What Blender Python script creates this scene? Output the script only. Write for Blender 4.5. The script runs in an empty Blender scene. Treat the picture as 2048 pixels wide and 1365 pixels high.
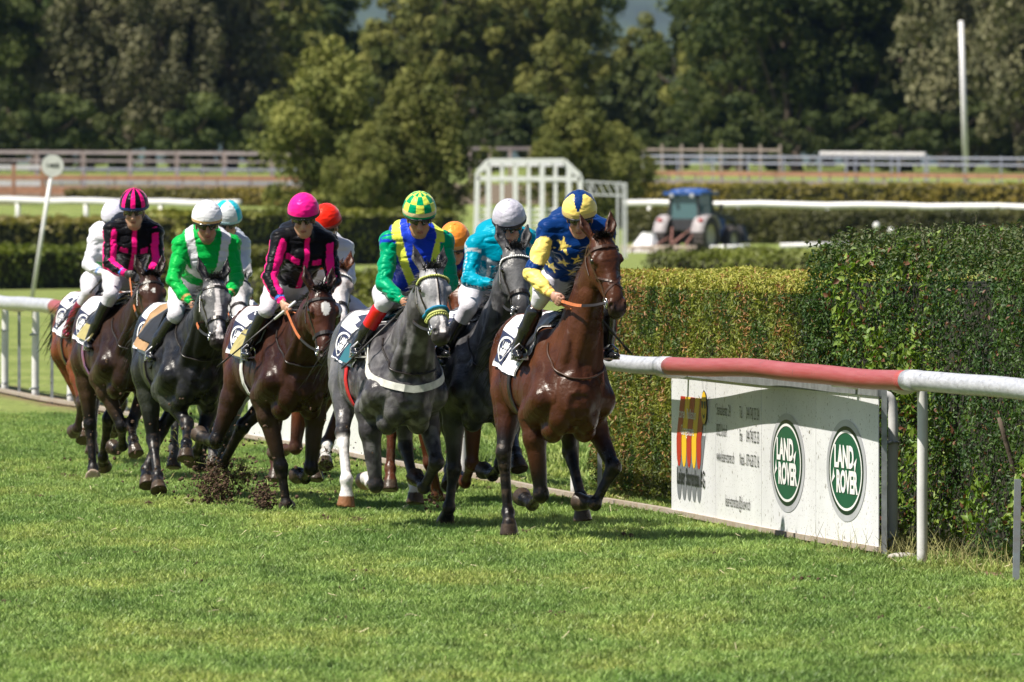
import bpy, math, random
import numpy as np
from mathutils import Vector, Matrix, noise as mnoise

S = bpy.context.scene
COL = S.collection
R = math.radians
random.seed(7)
RNG = np.random.default_rng(7)

# ------------------------------------------------------------------ camera
FPX = 18600.0            # focal length in pixels of a 2048 wide picture
CAMZ, HORI = 2.28, 407.0 # eye height, picture row of the horizon
cam_d = bpy.data.cameras.new('camera')
cam_d.sensor_width = 36.0
cam_d.lens = FPX / 2048 * 36
cam_d.shift_y = -(682.5 - HORI) / 2048
cam_d.clip_start = 1.0
cam_d.clip_end = 20000
cam_d.dof.use_dof = True
cam_d.dof.focus_distance = 62.5
cam_d.dof.aperture_fstop = 8.2
cam_d.dof.aperture_blades = 0
cam = bpy.data.objects.new('camera', cam_d)
cam.location = (0, 0, CAMZ)
cam.rotation_euler = (R(90), 0, 0)
COL.objects.link(cam)
S.camera = cam

# ------------------------------------------------------------------ light
SUN_EL, SUN_AZ = 57.0, -26.0     # azimuth measured from the left (-x) towards the far side (+y)
tosun = Vector((-math.cos(R(SUN_EL)) * math.cos(R(SUN_AZ)), math.cos(R(SUN_EL)) * math.sin(R(SUN_AZ)), math.sin(R(SUN_EL))))
W = bpy.data.worlds.new('World')
S.world = W
W.use_nodes = True
wn = W.node_tree.nodes
sky = wn.new('ShaderNodeTexSky')
sky.sky_type = 'NISHITA'
sky.sun_disc = False
sky.sun_elevation = R(SUN_EL)
sky.sun_rotation = math.atan2(tosun.x, tosun.y)
wn['Background'].inputs['Strength'].default_value = 0.055
W.node_tree.links.new(sky.outputs['Color'], wn['Background'].inputs['Color'])
sun_d = bpy.data.lights.new('sun', 'SUN')
sun_d.energy = 5.0
sun_d.angle = R(0.53)
sun_d.color = (1.0, 0.93, 0.82)
sun = bpy.data.objects.new('sun', sun_d)
sun.rotation_euler = tosun.to_track_quat('Z', 'Y').to_euler()
sun.location = (-30, 60, 40)
COL.objects.link(sun)
S.view_settings.view_transform = 'Standard'
S.view_settings.look = 'None'
S.view_settings.gamma = 1.0
S.view_settings.exposure = 0.85
S.render.engine = 'CYCLES'
S.cycles.max_bounces = 6
S.cycles.diffuse_bounces = 3
S.cycles.glossy_bounces = 2
S.cycles.transmission_bounces = 3
S.cycles.volume_bounces = 0
S.cycles.use_denoising = True

# ------------------------------------------------------------------ helpers
def at(px, py, d):
    """point of the place seen at picture pixel (px, py) of the photograph, d metres out"""
    return Vector(((px - 1024) / FPX * d, d, CAMZ - (py - HORI) / FPX * d))

GZ = [(0, 0), (395, 0.0), (430, .35), (500, 1.45), (560, 3.0), (640, 4.2), (760, 5.2), (1000, 6.5), (2500, 12), (14000, 30)]
def gz(d):
    return float(np.interp(d, [g[0] for g in GZ], [g[1] for g in GZ]))

def tag(o, label=None, cat=None, group=None, kind=None):
    if label: o['label'] = label
    if cat: o['category'] = cat
    if group: o['group'] = group
    if kind: o['kind'] = kind
    return o

def empty(name, loc=(0, 0, 0), rz=0.0, label=None, cat=None, group=None):
    o = bpy.data.objects.new(name, None)
    o.location = loc
    o.rotation_euler = (0, 0, rz)
    o.empty_display_size = .2
    COL.objects.link(o)
    return tag(o, label, cat, group)

def mk(name, V, F, mat=None, parent=None, smooth=True, col=None, colf=None, uv=None, loc=None):
    """link a mesh object; col = per-vertex colours, colf = per-face colours"""
    me = bpy.data.meshes.new(name)
    V = np.asarray(V, dtype=np.float32).reshape(-1, 3)
    if isinstance(F, np.ndarray):
        n, k = F.shape
        me.vertices.add(len(V)); me.vertices.foreach_set('co', V.ravel())
        me.loops.add(n * k); me.loops.foreach_set('vertex_index', F.astype(np.int32).ravel())
        me.polygons.add(n)
        me.polygons.foreach_set('loop_start', np.arange(0, n * k, k, dtype=np.int32))
        me.polygons.foreach_set('loop_total', np.full(n, k, dtype=np.int32))
        me.update(calc_edges=True)
    else:
        me.from_pydata([tuple(map(float, v)) for v in V], [], F)
    if smooth is True:
        me.shade_smooth()
    elif smooth:
        me.shade_smooth()
    if col is not None:
        a = me.color_attributes.new('Col', 'FLOAT_COLOR', 'POINT')
        c = np.ones((len(V), 4), np.float32); c[:, :3] = col
        a.data.foreach_set('color', c.ravel())
    if colf is not None:
        a = me.color_attributes.new('Col', 'FLOAT_COLOR', 'CORNER')
        lens = np.zeros(len(me.polygons), np.int32); me.polygons.foreach_get('loop_total', lens)
        c = np.ones((len(me.loops), 4), np.float32); c[:, :3] = np.repeat(np.asarray(colf, np.float32), lens, axis=0)
        a.data.foreach_set('color', c.ravel())
    if mat is not None:
        me.materials.append(mat)
    o = bpy.data.objects.new(name, me)
    if loc is not None: o.location = loc
    COL.objects.link(o)
    if parent is not None: o.parent = parent
    return o

class MB:
    """collects simple shapes into one mesh"""
    def __init__(s): s.V = []; s.F = []; s.C = []; s.cur = (1, 1, 1)
    def add(s, V, F):
        n = len(s.V)
        s.V += [tuple(v) for v in V]
        for f in F:
            s.F.append(tuple(i + n for i in f)); s.C.append(s.cur)
    def box(s, c, size, rot=None, taper=1.0):
        x, y, z = [a / 2 for a in size]
        P = [Vector((sx * x * (taper if sz > 0 else 1), sy * y * (taper if sz > 0 else 1), sz * z)) for sz in (-1, 1) for sy in (-1, 1) for sx in (-1, 1)]
        if rot is not None: P = [rot @ p for p in P]
        c = Vector(c)
        s.add([p + c for p in P], [(0, 2, 3, 1), (4, 5, 7, 6), (0, 1, 5, 4), (2, 6, 7, 3), (0, 4, 6, 2), (1, 3, 7, 5)])
    def beam(s, a, b, w, h=None, up=(0, 0, 1)):
        a, b = Vector(a), Vector(b); h = h or w
        t = (b - a).normalized(); up = Vector(up)
        if abs(t.dot(up)) > .98: up = Vector((0, 1, 0))
        sd = t.cross(up).normalized(); u = sd.cross(t)
        P = [q + sd * i * w / 2 + u * j * h / 2 for q in (a, b) for i, j in ((-1, -1), (1, -1), (1, 1), (-1, 1))]
        s.add(P, [(0, 1, 2, 3), (7, 6, 5, 4), (0, 4, 5, 1), (1, 5, 6, 2), (2, 6, 7, 3), (3, 7, 4, 0)])
    def tube(s, pts, r, n=10, cap=True):
        V, F = tube(pts, r, n, cap)
        s.add(V, F)
    def build(s, name, mat=None, parent=None, smooth=False, colors=False):
        return mk(name, s.V, s.F, mat, parent, smooth, colf=s.C if colors else None)

def tube(pts, r, n=10, cap=True):
    pts = [Vector(p) for p in pts]
    rs = r if hasattr(r, '__len__') else [r] * len(pts)
    V, F = [], []
    up = Vector((0, 0, 1))
    t0 = (pts[1] - pts[0]).normalized()
    if abs(t0.dot(up)) > .9: up = Vector((0, 1, 0.1)).normalized()
    sd = t0.cross(up).normalized()
    for i, p in enumerate(pts):
        t = (pts[min(i + 1, len(pts) - 1)] - pts[max(i - 1, 0)]).normalized()
        sd = (sd - t * sd.dot(t)).normalized()
        u = t.cross(sd)
        for k in range(n):
            a = 2 * math.pi * k / n
            V.append(p + (sd * math.cos(a) + u * math.sin(a)) * rs[i])
    for i in range(len(pts) - 1):
        for k in range(n):
            a, b = i * n + k, i * n + (k + 1) % n
            F.append((a, b, b + n, a + n))
    if cap:
        F.append(tuple(range(n))[::-1]); F.append(tuple((len(pts) - 1) * n + k for k in range(n)))
    return V, F

def ribbon(pts, nrm, w, t=.004):
    """strap of width w and thickness t lying along pts with outward directions nrm"""
    V, F = [], []
    N = len(pts)
    for i in range(N):
        p = Vector(pts[i]); n = Vector(nrm[i]).normalized()
        tg = (Vector(pts[min(i + 1, N - 1)]) - Vector(pts[max(i - 1, 0)])).normalized()
        sd = tg.cross(n).normalized(); n = sd.cross(tg)
        for a, b in ((-1, 0), (1, 0), (1, 1), (-1, 1)):
            V.append(p + sd * a * w / 2 + n * b * t)
    for i in range(N - 1):
        for k in range(4):
            a, b = i * 4 + k, i * 4 + (k + 1) % 4
            F.append((a, b, b + 4, a + 4))
    F.append((3, 2, 1, 0)); F.append(tuple((N - 1) * 4 + k for k in range(4)))
    return V, F

def smooth_path(pts, n=6):
    """Catmull-Rom through the points"""
    P = [Vector(p) for p in pts]; out = []
    P = [P[0] * 2 - P[1]] + P + [P[-1] * 2 - P[-2]]
    for i in range(1, len(P) - 2):
        for k in range(n):
            t = k / n
            a, b, c, d = P[i - 1:i + 3]
            out.append(.5 * ((2 * b) + (c - a) * t + (2 * a - 5 * b + 4 * c - d) * t * t + (3 * b - a - 3 * c + d) * t ** 3))
    out.append(P[-2])
    return out

# numpy value noise, 3D, several octaves
_LAT = np.random.default_rng(11).random((64, 64, 64)).astype(np.float32)
def vnoise(P, scale=1.0, octs=1, seed=0):
    P = np.asarray(P, np.float64) * scale + seed * 17.31
    out = 0; amp = 1; tot = 0
    for o in range(octs):
        i = np.floor(P).astype(int); f = P - i; f = f * f * (3 - 2 * f)
        i &= 63; j = (i + 1) & 63
        def L(a, b, c): return _LAT[a, b, c]
        x0, y0, z0 = i.T; x1, y1, z1 = j.T; fx, fy, fz = f.T
        v = ((L(x0, y0, z0) * (1 - fx) + L(x1, y0, z0) * fx) * (1 - fy) + (L(x0, y1, z0) * (1 - fx) + L(x1, y1, z0) * fx) * fy) * (1 - fz) + \
            ((L(x0, y0, z1) * (1 - fx) + L(x1, y0, z1) * fx) * (1 - fy) + (L(x0, y1, z1) * (1 - fx) + L(x1, y1, z1) * fx) * fy) * fz
        out = out + v * amp; tot += amp; amp *= .5; P = P * 2.03 + 5.2
    return out / tot

# ------------------------------------------------------------------ materials
def new_mat(name):
    m = bpy.data.materials.new(name); m.use_nodes = True
    nt = m.node_tree
    return m, nt, nt.nodes, nt.links, nt.nodes['Principled BSDF']

def mat(name, c, rough=.5, metal=0, spec=.5, noise_amt=0, noise_scale=8, bump=0, bump_scale=40, coat=0, sheen=0, c2=None, stretch=None, attr=False, speck=0):
    """procedural material; colour from a constant or the Col attribute, broken up by noise"""
    m, nt, N, L, P = new_mat(name)
    P.inputs['Roughness'].default_value = rough
    P.inputs['Metallic'].default_value = metal
    P.inputs['Specular IOR Level'].default_value = spec
    P.inputs['Coat Weight'].default_value = coat
    P.inputs['Coat Roughness'].default_value = .25
    if sheen:
        P.inputs['Sheen Weight'].default_value = sheen
        P.inputs['Sheen Roughness'].default_value = .4
    tc = N.new('ShaderNodeTexCoord')
    src = tc.outputs['Object']
    if stretch:
        mp = N.new('ShaderNodeMapping'); mp.inputs['Scale'].default_value = stretch
        L.new(src, mp.inputs['Vector']); src = mp.outputs['Vector']
    if attr:
        a = N.new('ShaderNodeVertexColor'); a.layer_name = 'Col'; base = a.outputs['Color']
    else:
        a = N.new('ShaderNodeRGB'); a.outputs[0].default_value = (*c, 1); base = a.outputs[0]
    if noise_amt:
        nz = N.new('ShaderNodeTexNoise'); nz.inputs['Scale'].default_value = noise_scale; nz.inputs['Detail'].default_value = 5
        nz.inputs['Roughness'].default_value = .6
        L.new(src, nz.inputs['Vector'])
        rp = N.new('ShaderNodeMapRange'); rp.inputs['From Min'].default_value = .3; rp.inputs['From Max'].default_value = .7
        L.new(nz.outputs['Fac'], rp.inputs['Value'])
        mx = N.new('ShaderNodeMix'); mx.data_type = 'RGBA'
        if c2 is not None:
            mx.inputs['B'].default_value = (*c2, 1); L.new(base, mx.inputs['A'])
            ml = N.new('ShaderNodeMath'); ml.operation = 'MULTIPLY'; ml.inputs[1].default_value = noise_amt
            L.new(rp.outputs['Result'], ml.inputs[0]); L.new(ml.outputs[0], mx.inputs['Factor'])
        else:
            mx.blend_type = 'MULTIPLY'
            rp.inputs['To Min'].default_value = 1 - noise_amt; rp.inputs['To Max'].default_value = 1 + noise_amt * .6
            L.new(base, mx.inputs['A']); L.new(rp.outputs['Result'], mx.inputs['B']); mx.inputs['Factor'].default_value = 1
        base = mx.outputs['Result']
    if speck:      # dried mud splashes
        for sc_, th in ((26, .70), (70, .69)):
            sz = N.new('ShaderNodeTexNoise'); sz.inputs['Scale'].default_value = sc_; sz.inputs['Detail'].default_value = 1
            L.new(tc.outputs['Object'], sz.inputs['Vector'])
            sr = N.new('ShaderNodeMapRange'); sr.inputs['From Min'].default_value = th; sr.inputs['From Max'].default_value = th + .03; sr.inputs['To Max'].default_value = speck
            L.new(sz.outputs['Fac'], sr.inputs['Value'])
            sx = N.new('ShaderNodeMix'); sx.data_type = 'RGBA'; sx.inputs['B'].default_value = (.10, .075, .05, 1)
            L.new(sr.outputs['Result'], sx.inputs['Factor']); L.new(base, sx.inputs['A']); base = sx.outputs['Result']
    L.new(base, P.inputs['Base Color'])
    if bump:
        bz = N.new('ShaderNodeTexNoise'); bz.inputs['Scale'].default_value = bump_scale; bz.inputs['Detail'].default_value = 4
        L.new(src, bz.inputs['Vector'])
        b = N.new('ShaderNodeBump'); b.inputs['Strength'].default_value = 1; b.inputs['Distance'].default_value = bump
        L.new(bz.outputs['Fac'], b.inputs['Height']); L.new(b.outputs['Normal'], P.inputs['Normal'])
    return m

def leaf_mat(name, rough=.45, trans=.3, tint=(1, 1, 1), spec=.4, vary=.25):
    m, nt, N, L, P = new_mat(name)
    a = N.new('ShaderNodeVertexColor'); a.layer_name = 'Col'
    oi = N.new('ShaderNodeObjectInfo')
    mr = N.new('ShaderNodeMapRange'); mr.inputs['To Min'].default_value = 1 - vary; mr.inputs['To Max'].default_value = 1 + vary
    L.new(oi.outputs['Random'], mr.inputs['Value'])
    mx = N.new('ShaderNodeMix'); mx.data_type = 'RGBA'; mx.blend_type = 'MULTIPLY'; mx.inputs['Factor'].default_value = 1
    L.new(a.outputs['Color'], mx.inputs['A']); L.new(mr.outputs['Result'], mx.inputs['B'])
    P.inputs['Roughness'].default_value = rough; P.inputs['Specular IOR Level'].default_value = spec
    L.new(mx.outputs['Result'], P.inputs['Base Color'])
    t = N.new('ShaderNodeBsdfTranslucent')
    mt = N.new('ShaderNodeMix'); mt.data_type = 'RGBA'; mt.blend_type = 'MULTIPLY'; mt.inputs['Factor'].default_value = 1
    mt.inputs['B'].default_value = (1.1, 1.25, .5, 1)
    L.new(mx.outputs['Result'], mt.inputs['A']); L.new(mt.outputs['Result'], t.inputs['Color'])
    ms = N.new('ShaderNodeMixShader'); ms.inputs[0].default_value = trans
    L.new(P.outputs[0], ms.inputs[1]); L.new(t.outputs[0], ms.inputs[2])
    L.new(ms.outputs[0], N['Material Output'].inputs['Surface'])
    return m

M = {}
M['white_paint'] = mat('white_paint', (.62, .62, .62), .35, noise_amt=.12, noise_scale=5, bump=.0006)
M['white_rail'] = mat('white_rail', (.44, .45, .49), .36, speck=.6, noise_amt=.30, noise_scale=3, stretch=(3, 3, 14), bump=.001, bump_scale=12)
M['red_rail'] = mat('red_rail', (.31, .050, .045), .36, speck=.5, noise_amt=.55, noise_scale=4, c2=(.42, .14, .13), stretch=(1, .5, 14), bump=.001)
M['galv'] = mat('galvanised_steel', (.30, .32, .34), .45, metal=.5, noise_amt=.35, noise_scale=14)
M['dirty_galv'] = mat('dirty_steel', (.26, .20, .14), .75, noise_amt=.6, noise_scale=9, c2=(.42, .40, .37))
M['board'] = mat('board_paint', (.74, .75, .79), .28, speck=.8, noise_amt=.10, noise_scale=2.5, bump=.0005, bump_scale=3)
M['green_print'] = mat('green_print', (.006, .085, .045), .3, noise_amt=.15)
M['dark_green_print'] = mat('dark_green_print', (.004, .02, .013), .3)
M['silver_print'] = mat('silver_print', (.42, .43, .47), .3, noise_amt=.3, noise_scale=2)
M['white_print'] = mat('white_print', (.8, .8, .8), .35)
M['black_print'] = mat('black_print', (.012, .012, .014), .4)
M['grey_print'] = mat('grey_print', (.16, .17, .19), .4)
M['red_print'] = mat('red_print', (.40, .02, .012), .35)
M['yellow_print'] = mat('yellow_print', (.78, .48, .02), .35)
M['leaf'] = leaf_mat('leaf', .5, .22, spec=.28)
M['tree_leaf'] = leaf_mat('tree_leaf', .65, .12, spec=.15)
M['bark'] = mat('bark', (.10, .075, .055), .9, noise_amt=.5, noise_scale=6, bump=.01, bump_scale=14)
M['old_wood'] = mat('old_wood', (.34, .28, .25), .85, noise_amt=.35, noise_scale=3)
M['brown_wood'] = mat('brown_wood', (.36, .19, .11), .85, noise_amt=.35, noise_scale=3)
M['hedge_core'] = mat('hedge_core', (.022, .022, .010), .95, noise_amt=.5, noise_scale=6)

# ------------------------------------------------------------------ ground
def ground_material():
    m, nt, N, L, P = new_mat('meadow_ground')
    geo = N.new('ShaderNodeNewGeometry')
    def nz(scale, det=5, mapscale=None):
        n = N.new('ShaderNodeTexNoise'); n.inputs['Scale'].default_value = scale; n.inputs['Detail'].default_value = det
        if mapscale:
            mp = N.new('ShaderNodeMapping'); mp.inputs['Scale'].default_value = mapscale
            L.new(geo.outputs['Position'], mp.inputs['Vector']); L.new(mp.outputs['Vector'], n.inputs['Vector'])
        else:
            L.new(geo.outputs['Position'], n.inputs['Vector'])
        return n.outputs['Fac']
    def ramp(fac, stops):
        r = N.new('ShaderNodeValToRGB'); e = r.color_ramp.elements
        e[0].position, e[0].color = stops[0][0], (*stops[0][1], 1)
        e[1].position, e[1].color = stops[-1][0], (*stops[-1][1], 1)
        for p, c in stops[1:-1]:
            x = e.new(p); x.color = (*c, 1)
        L.new(fac, r.inputs['Fac']); return r.outputs['Color']
    g1 = ramp(nz(.35, 6), [(.3, (.150, .200, .050)), (.5, (.210, .270, .075)), (.7, (.27, .31, .110))])
    g2 = ramp(nz(9, 6), [(.35, (.45, .45, .45)), (.7, (1.25, 1.2, 1.1))])
    mx = N.new('ShaderNodeMix'); mx.data_type = 'RGBA'; mx.blend_type = 'MULTIPLY'; mx.inputs['Factor'].default_value = 1
    L.new(g1, mx.inputs['A']); L.new(g2, mx.inputs['B'])
    col = mx.outputs['Result']
    # bare earth along the rail: distance from the rail line  x = X0 - k (y - Y0)
    sp = N.new('ShaderNodeSeparateXYZ'); L.new(geo.outputs['Position'], sp.inputs[0])
    def mth(op, a, b=None):
        n = N.new('ShaderNodeMath'); n.operation = op
        for i, v in enumerate((a, b)):
            if v is None: continue
            if isinstance(v, (int, float)): n.inputs[i].default_value = v
            else: L.new(v, n.inputs[i])
        return n.outputs[0]
    t = mth('MULTIPLY', mth('SUBTRACT', sp.outputs['Y'], 58.7), .166)
    dd = mth('ABSOLUTE', mth('ADD', mth('SUBTRACT', sp.outputs['X'], 2.78), t))
    dn = mth('ADD', dd, mth('MULTIPLY', mth('SUBTRACT', nz(2.2, 4), .5), 1.7))
    fac = N.new('ShaderNodeMapRange'); fac.inputs['From Min'].default_value = .45; fac.inputs['From Max'].default_value = .18
    L.new(dn, fac.inputs['Value'])
    earth = ramp(nz(14, 5), [(.3, (.09, .06, .035)), (.7, (.24, .17, .10))])
    m2 = N.new('ShaderNodeMix'); m2.data_type = 'RGBA'
    L.new(fac.outputs['Result'], m2.inputs['Factor']); L.new(col, m2.inputs['A']); L.new(earth, m2.inputs['B'])
    L.new(m2.outputs['Result'], P.inputs['Base Color'])
    P.inputs['Roughness'].default_value = .9; P.inputs['Specular IOR Level'].default_value = .15
    b = N.new('ShaderNodeBump'); b.inputs['Distance'].default_value = .03
    L.new(nz(30, 5), b.inputs['Height']); L.new(b.outputs['Normal'], P.inputs['Normal'])
    return m
M['ground'] = ground_material()
ys = np.concatenate([np.linspace(-40, 380, 60), np.linspace(390, 800, 60), np.geomspace(820, 14000, 30)])
xs = np.concatenate([-np.geomspace(5000, 60, 14), np.linspace(-50, 50, 21), np.geomspace(60, 5000, 14)])
gv = [(x, y, gz(y)) for y in ys for x in xs]
nx = len(xs)
gf = np.array([(j * nx + i, j * nx + i + 1, (j + 1) * nx + i + 1, (j + 1) * nx + i) for j in range(len(ys) - 1) for i in range(nx - 1)])
tag(mk('ground', gv, gf, M['ground']), 'green turf of the racecourse and the meadows beyond', kind='structure')

def strip(name, d0, d1, x0, x1, m, label, lift=.03):
    n = 12
    V, F = [], []
    for i in range(n + 1):
        d = d0 + (d1 - d0) * i / n
        V += [(x0, d, gz(d) + lift), (x1, d, gz(d) + lift)]
    for i in range(n): F.append((2 * i, 2 * i + 1, 2 * i + 3, 2 * i + 2))
    return tag(mk(name, V, F, m, smooth=False), label, kind='structure')
M['sand'] = mat('sand', (.125, .092, .055), .95, noise_amt=.3, noise_scale=.3)
strip('sand_track', 529, 592, -60, 60, M['sand'], 'brown sand track between the far fences')

# far wooded hill, seen blue through the gaps in the trees
def hill():
    V, F = [], []
    nx, ny = 80, 10
    for j in range(ny + 1):
        for i in range(nx + 1):
            x = -6000 + 12000 * i / nx; y = 12000 + 400 * j
            h = 20 + (j / ny) ** .8 * (1250 + 150 * math.sin(x * .0021 + 1) + 60 * mnoise.noise(Vector((x * .004, j * .4, 0))))
            V.append((x, y, h))
    for j in range(ny):
        for i in range(nx):
            a = j * (nx + 1) + i
            F.append((a, a + 1, a + nx + 2, a + nx + 1))
    m = mat('far_forest', (.035, .055, .022), .95, noise_amt=.5, noise_scale=.01)
    tag(mk('hill', V, F, m), 'distant wooded hill fading to blue behind the trees', kind='structure')
hill()

# ------------------------------------------------------------------ leaf clouds
def leaf_cloud(C, N, size, aspect=.5, curl=.25, rng=RNG, spread=.6, up=None):
    """rhombic folded leaves centred on C, roughly facing N. returns V, F(tris)"""
    n = len(C)
    nn = N + rng.normal(0, spread, (n, 3)); nn /= np.linalg.norm(nn, axis=1)[:, None] + 1e-9
    r = rng.normal(0, 1, (n, 3))
    if up is not None: r = r * .6 + np.asarray(up)
    t = r - nn * (r * nn).sum(1)[:, None]; t /= np.linalg.norm(t, axis=1)[:, None] + 1e-9
    b = np.cross(nn, t)
    L = size[:, None]; Wd = L * aspect
    p0 = C - t * L * .5
    p1 = C + b * Wd * .5 + nn * L * curl * .5
    p2 = C + t * L * .5
    p3 = C - b * Wd * .5 + nn * L * curl * .5
    V = np.stack([p0, p1, p2, p3], 1).reshape(-1, 3)
    i = np.arange(n)[:, None] * 4
    F = np.concatenate([i + [0, 1, 2], i + [0, 2, 3]], 1).reshape(-1, 3)
    return V, F

def box_hedge_points(n, a, b, width, height, rough, rng, front=True):
    """points on the skin of a hedge whose foot line runs a -> b (xy), growing to the right/back side"""
    a, b = np.array(a, float), np.array(b, float)
    L = np.linalg.norm(b - a); t = (b - a) / L; nb = np.array([-t[1], t[0]])
    if nb[1] < 0 and abs(nb[1]) > abs(nb[0]) or (abs(nb[0]) >= abs(nb[1]) and nb[0] < 0): nb = -nb
    # faces: front, top, near end, far end, back
    areas = np.array([L * height, L * width, width * height, width * height, L * height * .3])
    face = rng.choice(5, n, p=areas / areas.sum())
    u = rng.random(n); v = rng.random(n)
    s = np.where(face == 2, 0, np.where(face == 3, L, u * L))
    z = np.where(face == 1, height, v * height)
    w = np.where(face == 0, 0, np.where(face == 4, width, np.where((face == 2) | (face == 3), u * width, v * width)))
    N = np.zeros((n, 3))
    nf = {0: (-nb[0], -nb[1], .25), 1: (-nb[0] * .2, -nb[1] * .2, 1), 2: (-t[0], -t[1], .2), 3: (t[0], t[1], .2), 4: (nb[0], nb[1], .2)}
    for k, q in nf.items(): N[face == k] = q
    P = np.stack([a[0] + t[0] * s + nb[0] * w, a[1] + t[1] * s + nb[1] * w, z], 1)
    off = (vnoise(P, 1.7, 3, 3) - .5) * rough * 2 + (vnoise(P, 7, 2, 5) - .5) * rough
    P = P + N * off[:, None]
    return P, N, (s, w, z)

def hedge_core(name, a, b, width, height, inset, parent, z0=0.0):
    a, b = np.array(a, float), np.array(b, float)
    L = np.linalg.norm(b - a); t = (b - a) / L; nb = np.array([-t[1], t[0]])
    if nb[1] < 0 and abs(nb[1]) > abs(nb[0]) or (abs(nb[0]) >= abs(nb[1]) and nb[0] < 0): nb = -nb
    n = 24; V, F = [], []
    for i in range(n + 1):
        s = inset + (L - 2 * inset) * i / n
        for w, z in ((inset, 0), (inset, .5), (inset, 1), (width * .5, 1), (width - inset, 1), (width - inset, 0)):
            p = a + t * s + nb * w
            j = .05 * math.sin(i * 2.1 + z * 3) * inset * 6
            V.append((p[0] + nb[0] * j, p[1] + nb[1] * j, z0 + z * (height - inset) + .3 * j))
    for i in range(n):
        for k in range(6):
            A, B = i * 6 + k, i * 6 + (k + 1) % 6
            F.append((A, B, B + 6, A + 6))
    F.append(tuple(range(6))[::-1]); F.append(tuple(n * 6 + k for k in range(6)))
    return mk(name, V, F, M['hedge_core'], parent, smooth=False)
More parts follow.
